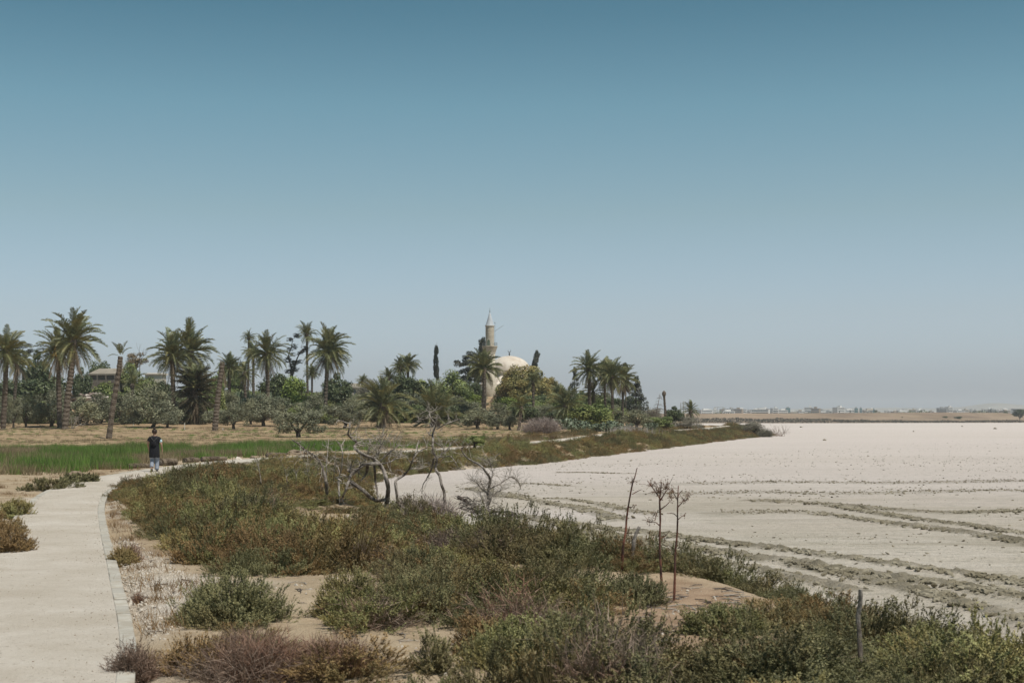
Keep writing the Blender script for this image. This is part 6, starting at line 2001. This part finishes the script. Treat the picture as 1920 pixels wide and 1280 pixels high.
# brushwood pile
bp = thing('brushwood_pile', 'tangled pile of grey dead sticks at the lake edge', 'brushwood', (at(925, 31.5), 31.5, gz(at(925, 31.5), 31.5)))
r = random.Random(44)
kk = 31.5 / F
for i in range(120):
    f = r.random()
    px, py = 872 + 100 * f + r.uniform(-8, 8), 948 + 26 * f + r.uniform(-10, 12)
    c = P(px, py, 31.5 + r.uniform(-.5, .5)) - np.array(bp.location)
    a, e, l = r.uniform(0, PI), r.uniform(-.5, .6), r.uniform(.18, .55)
    h = np.array([math.cos(a) * math.cos(e), math.sin(a) * math.cos(e), math.sin(e)]) * l / 2
    mid = np.array([r.uniform(-.06, .06) for _ in range(3)])
    MB().tube(smooth([c - h, c + mid, c + h], 3), np.linspace(r.uniform(.010, .022), .006, 7), 5).build('stick', M['dark_wood'] if r.random() < .55 else M['dead_wood'], bp)
lg = thing('dead_log', 'slanting dark dead log running into the brushwood pile', 'log', (at(880, 32), 32, gz(at(880, 32), 32)))
_, w = limb(lg, [(859, 931), (874, 939), (889, 948), (903, 957)], 32, 3.6 * kk, 3.0 * kk, M['dark_wood'], 'trunk', 1, wob=.1)
_, w2 = limb(lg, [(858, 935), (872, 931), (885, 938), (893, 950)], 32.2, 1.6 * kk, 1.0 * kk, M['dead_wood'], 'branch', 1, wob=.1)
twigs_on(lg, w, M['dark_wood'], 10, .3, .009, 3, .2, -.2)

# ------------------------------------------------------------------ red brown seed stalks
def stalk(label, pts, d, r0, heads, branches, seed):
    t = thing('seed_stalk', label, 'dry stalk', (at(pts[0][0], d), d, gz(at(pts[0][0], d), d)), group='tall dry stalks at the lake edge')
    k = d / F
    pts2 = [(pts[0][0], pts[0][1] + 30)] + pts
    limb(t, pts2, d, r0 * .8 * k, .8 * k, M['red_stalk'], 'stem', seed, wob=.05, sub=6)
    r = random.Random(seed)
    def head(px, py, wpx, hpx, n):
        b = MB()
        for i in range(int(n * 1.2)):
            x, y = px + r.gauss(0, wpx * .62), py + r.gauss(0, hpx * .6)
            c = P(x, y, d + r.gauss(0, .09)) - np.array(t.location)
            s = r.uniform(.0035, .0075)
            V = [c + np.array(v) * s for v in [(1.4, 0, 0), (-1.4, 0, 0), (0, 1.2, 0), (0, -1.2, 0), (0, 0, 1), (0, 0, -1)]]
            b.add(V, [(0, 2, 4), (2, 1, 4), (1, 3, 4), (3, 0, 4), (2, 0, 5), (1, 2, 5), (3, 1, 5), (0, 3, 5)])
            if i % 2 == 0:
                c2 = P(px + (x - px) * .2, py + hpx * .3, d) - np.array(t.location)
                b.tube([tuple(c2), tuple((c + c2) / 2 + np.array([0, 0, .01])), tuple(c)], [.0035, .0025, .002], 3)
        b.build('seed_head', M['seed_head'], t)
    for h in heads: head(*h)
    for i, (bp_, rr2) in enumerate(branches):
        limb(t, bp_, d, rr2 * k, .4 * k, M['red_stalk'], 'branch', seed + i, wob=.04, sides=5, sub=4)
    return t
stalk('left of three tall red brown stalks, bare and slightly leaning right', [(1165, 1102), (1166.5, 1057), (1169, 1020), (1173.5, 995), (1175, 972), (1179, 944), (1185, 911), (1190, 895), (1194.6, 877)], 19.2, 4.2,
      [(1184, 901, 12, 7, 26), (1188, 950, 6, 9, 8)], [([(1186, 926), (1195, 921), (1203, 917)], 1.0), ([(1179, 950), (1185, 950), (1188, 946)], 1.2), ([(1176, 1000), (1180, 990), (1180, 986)], 1.0)], 1)
stalk('middle red brown stalk with the widest brown seed head', [(1241, 1150), (1240, 1085), (1237, 1029), (1238, 972), (1237, 936), (1239, 918), (1240, 903)], 17.6, 4.0,
      [(1222, 908, 10, 10, 26), (1234, 920, 16, 12, 40), (1250, 912, 14, 14, 46), (1258, 930, 9, 12, 30), (1218, 976, 11, 8, 28), (1226, 964, 7, 8, 14)],
      [([(1238, 935), (1228, 920), (1217, 905), (1214, 900)], 1.4), ([(1238, 938), (1248, 922), (1256, 912)], 1.4), ([(1238, 955), (1250, 946), (1260, 935)], 1.3), ([(1237, 985), (1228, 978), (1218, 978)], 1.2), ([(1238, 925), (1232, 910), (1228, 902)], 1.0),
       ([(1228, 975), (1233, 958), (1236, 956)], .9), ([(1237, 1008), (1246, 1006), (1256, 994)], .8)], 2)
stalk('right of three tall red brown stalks, thinnest with small side seed heads', [(1262, 1160), (1265, 1099), (1266, 1043), (1270, 995), (1270.6, 953), (1271, 930), (1272, 910)], 16.9, 3.6,
      [(1284, 936, 10, 8, 26), (1290, 926, 6, 7, 14), (1262, 920, 6, 8, 14), (1282, 966, 6, 5, 8)], [([(1271, 950), (1280, 940), (1286, 930)], 1.2), ([(1271, 938), (1264, 926), (1260, 918)], 1.0), ([(1270, 968), (1262, 962), (1250, 962)], 1.0), ([(1270, 975), (1278, 968), (1284, 966)], .9), ([(1271, 930), (1276, 922), (1280, 918)], .8)], 3)
# posts
def post(label, pts, d, r0, r1, mat, extra=None, name='wooden_post'):
    t = thing(name, label, 'post', (at(pts[0][0], d), d, gz(at(pts[0][0], d), d)))
    k = d / F
    limb(t, [(pts[0][0], pts[0][1] + 25)] + pts, d, r0 * k, r1 * k, mat, 'post', 3, wob=.02, sides=9, sub=5)
    for e in extra or []:
        limb(t, e, d - .03, r1 * k, r1 * k * .8, mat, 'crosspiece', 4, wob=.02, sub=4)
    return t
post('pale leaning broken stake beside the left red stalk', [(1183, 1072), (1187, 1030), (1190, 1008), (1199, 987)], 20.2, 4.2, 3.0, M['dead_wood'])
post('grey weathered wooden post alone in the right hand scrub', [(1616, 1290), (1614, 1240), (1611, 1185), (1609, 1156), (1613, 1130), (1613.5, 1104)], 12.6, 5.6, 3.8, M['dead_wood'])
post('small pale post with a slanting crosspiece in the scrub', [(959, 1045), (959, 1018), (959, 998)], 25.5, 2.4, 2.2, M['pale_twig'], [[(957, 1000), (964, 993), (971, 987)]])
for px, yt, yb, lab in [(346, 793, 806, 'left of the thin white stakes on the dry field'), (418, 801, 807, 'short white stake under the small grey olive'), (250, 790, 798, 'pale stake near the largest olive')]:
    d = dist_of(px, yb)
    t = thing('white_stake', lab, 'stake', (at(px, d), d, gz(at(px, d), d)))
    MB().tube([(0, 0, -.2), (0, 0, (yb - yt) / F * d)], [.045, .04], 6).build('stake', M['white_paint'], t)
# dead sticks on the red earth and loose white stems in the scrub
for i, (a, b2) in enumerate([((1145, 1100), (1165, 1093)), ((1165, 1093), (1212, 1088)), ((1282, 1120), (1300, 1128)), ((1340, 1118), (1366, 1128)), ((1012, 1155), (1028, 1180)), ((1195, 1160), (1212, 1172)), ((1368, 1128), (1372, 1138)), ((1418, 1145), (1425, 1132)), ((1300, 1160), (1340, 1152)), ((935, 1010), (942, 998)), ((795, 1098), (824, 1088)), ((1260, 1092), (1285, 1098)), ((640, 1165), (655, 1150))]):
    d = dist_of((a[0] + b2[0]) / 2, max(a[1], b2[1]) + 4)
    pa, pb_ = P(a[0], a[1], d), P(b2[0], b2[1], d + .15)
    lift = gz((pa[0] + pb_[0]) / 2, d) + .03
    o = MB().tube(smooth([pa, (pa + pb_) / 2 + np.array([.01, 0, .02]), pb_], 3), np.linspace(.008, .004, 7), 5).build('dead_stick', M['pale_twig'])
    tag(o, 'bleached dead stick lying among scrub near the red stalks', 'stick', 'bleached sticks in the scrub')
# ------------------------------------------------------------------ logs, stones by the path bend
def log(label, pa, pb_, rpx, seed, d=None):
    d = d or dist_of((pa[0] + pb_[0]) / 2, max(pa[1], pb_[1]) + rpx)
    k = d / F
    A, B = P(pa[0], pa[1], d), P(pb_[0], pb_[1], d + 1.0)
    g = gz((A[0] + B[0]) / 2, d + .5)
    r_ = rpx * k
    for q_ in (A, B): q_[2] = g + r_ * .75
    t = thing('fallen_log', label, 'log', (A[0], A[1], g))
    o0 = np.array(t.location)
    pts = smooth([A - o0, (A + B) / 2 - o0 + np.array([0, .1, .03]), B - o0], 8)
    n = len(pts)
    rad = r_ * (1 + .10 * np.sin(np.arange(n) * 2.1 + seed)) * np.linspace(1.08, .9, n)
    MB().tube(pts, rad, 12, rough=.12).build('bark', M['log'], t)
    ax = (pts[1] - pts[0]) / np.linalg.norm(pts[1] - pts[0])
    MB().tube([pts[0] - ax * .03, pts[0] + ax * .02], [r_ * .62, r_ * .7], 10).build('hollow_end', M['dark_wood'], t)
    return t
log('thin fallen palm log left of the walker, dark hollow end', (240, 874), (281, 871), 4.6, 1)
log('thick fallen palm log just right of the walker', (300, 867), (330, 864), 7.0, 2)
log('short fallen log with a dark round end behind the scrub', (346, 860), (372, 858), 5.2, 3)
log('long dark fallen log at the path bend', (378, 861), (424, 860), 4.8, 4)
log('thin pale fallen log beside the far path', (500, 853), (535, 850), 4.2, 5)
for i, (px, py, wpx, hpx, lab, mat) in enumerate([(139, 889, 34, 11, 'pale broken stone lump left of the path before the green grass', 'earth_lump'), (446, 861, 18, 7, 'pale rock at the end of the long fallen log', 'rock'), (652, 963, 9, 6, 'white stone at the foot of the twisted dead tree', 'rock'), (555, 848, 40, 10, 'heap of brown earth beside the far path', 'earth_lump'),
                                                (477, 857, 22, 6, 'small brown earth heap by the fallen logs', 'earth_lump'), (265, 874, 50, 6, 'flat earth bank under the thin fallen log', 'earth_lump')]):
    d = dist_of(px, py + hpx / 2)
    s = wpx / F * d / 2
    x = at(px, d)
    tag(obj('stone' if mat == 'rock' else 'earth_heap', lump_mesh('stone', 60 + i, M[mat], 3, .4), None, (x, d + s * .5, gz(x, d) + .02), (0, 0, i), (s, s * .8, hpx / F * d * .8)), lab, 'stone' if mat == 'rock' else 'earth heap')

# ------------------------------------------------------------------ the walker
def skin_mesh(name, verts, edges, radii, mat, sub=2, root=0):
    me = bpy.data.meshes.new(name)
    me.from_pydata(verts, edges, [])
    o = bpy.data.objects.new(name, me)
    COL.objects.link(o)
    o.modifiers.new('skin', 'SKIN')
    sv = me.skin_vertices[0].data
    for i, r_ in enumerate(radii):
        sv[i].radius = (r_, r_) if isinstance(r_, (int, float)) else r_
        sv[i].use_root = (i == root)
    s = o.modifiers.new('sub', 'SUBSURF')
    s.levels = s.render_levels = sub
    bpy.context.view_layer.update()
    dg = bpy.context.evaluated_depsgraph_get()
    m2 = bpy.data.meshes.new_from_object(o.evaluated_get(dg))
    m2.materials.clear()
    m2.materials.append(mat)
    m2.polygons.foreach_set('use_smooth', [True] * len(m2.polygons))
    bpy.data.objects.remove(o)
    return m2
PD = 54.6
pxw = at(289.5, PD)
pz = float(zbase(pxw, PD)) + .066
per = thing('person', 'person in a black tunic and pale jeans walking away on the footpath', 'person', (pxw, PD, pz), math.radians(6))
V, E, Rr = [], [], []
def sk(p, r_, parent=None):
    V.append(p); Rr.append(r_)
    if parent is not None: E.append((parent, len(V) - 1))
    return len(V) - 1
pel = sk((0, 0, .90), .125)
sp1 = sk((0, 0, 1.05), (.125, .09), pel)
ch = sk((0, .01, 1.20), (.135, .095), sp1)
uc = sk((0, 0, 1.315), (.10, .075), ch)
nk = sk((0, .012, 1.39), .048, uc)
hb = sk((0, .03, 1.455), .066, nk)
hm = sk((0, .04, 1.52), .080, hb)
ht = sk((0, .035, 1.585), .055, hm)
sk((0, .128, 1.50), .014, hm)
for s in (-1, 1):
    sk((s * .088, .025, 1.51), .015, hm)
for s in (-1, 1):
    sh = sk((s * .165, -.005, 1.30), .056, uc)
    if s > 0: el, wr, pa_ = (.262, -.04, 1.06), (.285, .03, .83), (.292, .045, .775)
    else: el, wr, pa_ = (-.245, -.01, 1.06), (-.225, .12, .85), (-.22, .145, .80)
    e_ = sk(el, .040, sh)
    f_ = sk(tuple(np.array(el) * .6 + np.array(wr) * .4), .036, e_)
    w_ = sk(wr, .024, f_)
    p_ = sk(pa_, (.022, .034), w_)
    for k in range(4):
        yy3 = -.027 + .018 * k
        L = (.062, .075, .078, .066)[k]
        a_ = sk((pa_[0] + s * .002, pa_[1] + yy3 + .01, pa_[2] - .045), .0085, p_)
        b_ = sk((pa_[0] - s * .006, pa_[1] + yy3 + .016, pa_[2] - .045 - L * .5), .008, a_)
        sk((pa_[0] - s * .020, pa_[1] + yy3 + .02, pa_[2] - .045 - L), .0065, b_)
    t_a = sk((pa_[0] - s * .012, pa_[1] + .045, pa_[2] - .01), .010, p_)
    sk((pa_[0] - s * .022, pa_[1] + .06, pa_[2] - .05), .008, t_a)
for s in (-1, 1):
    hp = sk((s * .085, 0, .84), .095, pel)
    if s > 0: kn, an, he, to = (.088, .05, .47), (.085, .01, .09), (.085, -.03, .035), (.092, .14, .028)
    else: kn, an, he, to = (-.082, .02, .47), (-.085, -.14, .135), (-.085, -.185, .10), (-.09, -.06, .03)
    th = sk(tuple(np.array(hp and V[hp]) * .5 + np.array(kn) * .5), .078, hp)
    k_ = sk(kn, .054, th)
    cf = sk(tuple(np.array(kn) * .65 + np.array(an) * .35), .052, k_)
    a_ = sk(an, .034, cf)
    sk(he, .032, a_)
    sk(to, .030, a_)
obj('body', skin_mesh('body', V, E, Rr, M['skin']), per)
# tunic
def loft(sections, sides=24):
    b = MB()
    Vv, Fs = [], []
    for (cx, cy, z, rx, ry) in sections:
        for k in range(sides):
            a = 2 * PI * k / sides
            c, s = math.cos(a), math.sin(a)
            e = .8
            Vv.append((cx + rx * abs(c) ** e * (1 if c > 0 else -1), cy + ry * abs(s) ** e * (1 if s > 0 else -1), z))
    n = len(sections)
    for i in range(n - 1):
        for k in range(sides):
            k2 = (k + 1) % sides
            Fs.append((i * sides + k, i * sides + k2, (i + 1) * sides + k2, (i + 1) * sides + k))
    return b.add(Vv, Fs)
b = loft([(.0, -.01, .545, .200, .15), (0, -.01, .56, .203, .155), (0, -.005, .70, .198, .152), (0, 0, .85, .192, .15), (0, .0, 1.00, .178, .132), (0, .005, 1.12, .180, .130), (0, .005, 1.22, .196, .128), (0, 0, 1.29, .205, .112), (0, 0, 1.335, .180, .092), (0, .005, 1.362, .115, .078), (0, .008, 1.372, .085, .07)])
tun = b.build('tunic', M['cloth_black'], per, True)
for s in (-1, 1):
    b = loft([(0, 0, 0, .082, .072), (0, 0, .08, .086, .078), (0, 0, .16, .072, .07), (0, 0, .20, .03, .04)], 14)
    b.build('sleeve', M['cloth_black'], tun, True, loc=(s * .205, -.008, 1.155), rot=(0, s * .42 * -1, 0))
# trousers
b = MB()
b.lathe([(.175, .80), (.185, .70), (.16, .62)], 18, sy=.8, cap=False)
b.tube(smooth([(.090, 0, .74), (.092, .03, .58), (.090, .05, .46), (.088, .03, .28), (.086, .0, .075)], 4), np.interp(np.linspace(0, 1, 17), [0, .3, .6, 1], [.105, .098, .084, .083]), 14)
b.tube(smooth([(-.090, 0, .74), (-.088, .02, .58), (-.084, .03, .46), (-.085, -.05, .31), (-.086, -.12, .17)], 4), np.interp(np.linspace(0, 1, 17), [0, .3, .6, 1], [.105, .096, .082, .072]), 14)
b.build('jeans', M['denim'], per, True)
# shoes
for s, loc, rx in ((1, (.088, .045, 0), 0), (-1, (-.087, -.10, .03), -.62)):
    b = loft([(0, 0, .0, .042, .125), (0, 0, .02, .046, .13), (0, .01, .05, .042, .11), (0, -.03, .085, .036, .065)], 14)
    b.add([(x, y, -.002) for x, y in [(-.03, -.1), (.03, -.1), (.03, .1), (-.03, .1)]], [(3, 2, 1, 0)])
    b.build('sandal', M['sandal'], per, True, loc=loc, rot=(rx, 0, 0))
b = MB()
b.lathe([(.088, 1.47), (.098, 1.51), (.098, 1.55), (.085, 1.595), (.055, 1.622), (.01, 1.634)], 20, c=(0, .018), sy=1.12)
b.build('hair', M['hair'], per, True)
b = MB()
b.lathe([(.01, -.048), (.036, -.035), (.05, 0), (.038, .034), (.01, .048)], 14)
b.build('hair_bun', M['hair'], per, True, loc=(0, -.02, 1.655))
for s in (-1, 1):
    MB().lathe([(.002, -.010), (.008, -.006), (.010, 0), (.008, .006), (.002, .010)], 8).build('eye', M['cloth_black'], per, True, loc=(s * .033, .113, 1.53))
MB().box((-.025, .112, 1.456), (.025, .122, 1.464)).build('mouth', M['red_stalk'], per)
b = loft([(0, 0, -.10, .06, .03), (0, 0, -.08, .085, .045), (0, 0, .06, .085, .045), (0, 0, .10, .055, .03)], 16)
bagm = b.build('bag', M['cloth_black'], per, True, loc=(0, -.145, 1.07))
for s in (-1, 1):
    MB().tube([(s * .13, -.065, 1.335), (s * .07, -.128, 1.25), (-s * .03, -.150, 1.14)], [.012, .012, .012], 6).build('strap', M['dark_iron'], bagm).matrix_parent_inverse = Matrix.Translation((0, .145, -1.07))
b = loft([(0, 0, -.045, .052, .050), (0, 0, -.02, .057, .055), (0, 0, .03, .058, .056), (0, 0, .05, .052, .05)], 14)
b.build('face_mask', M['mask_blue'], per, True, loc=(.235, -.022, 1.17), rot=(0, -.35, 0))

# ------------------------------------------------------------------ haze
hz = MB().box((-9500, -300, -4), (9500, 7400, 92)).build('haze', None or bpy.data.materials.new('haze'))
hm_ = hz.data.materials[0]
hm_.use_nodes = True
hn = hm_.node_tree
hn.nodes.clear()
ho = hn.nodes.new('ShaderNodeOutputMaterial')
pv = hn.nodes.new('ShaderNodeVolumePrincipled')
pv.inputs['Color'].default_value = (0.88, 0.945, 1.0, 1)
pv.inputs['Density'].default_value = 0.00012
pv.inputs['Anisotropy'].default_value = 0.0
hn.links.new(pv.outputs[0], ho.inputs['Volume'])
tag(hz, 'thin summer haze over the lake and town', kind='stuff')
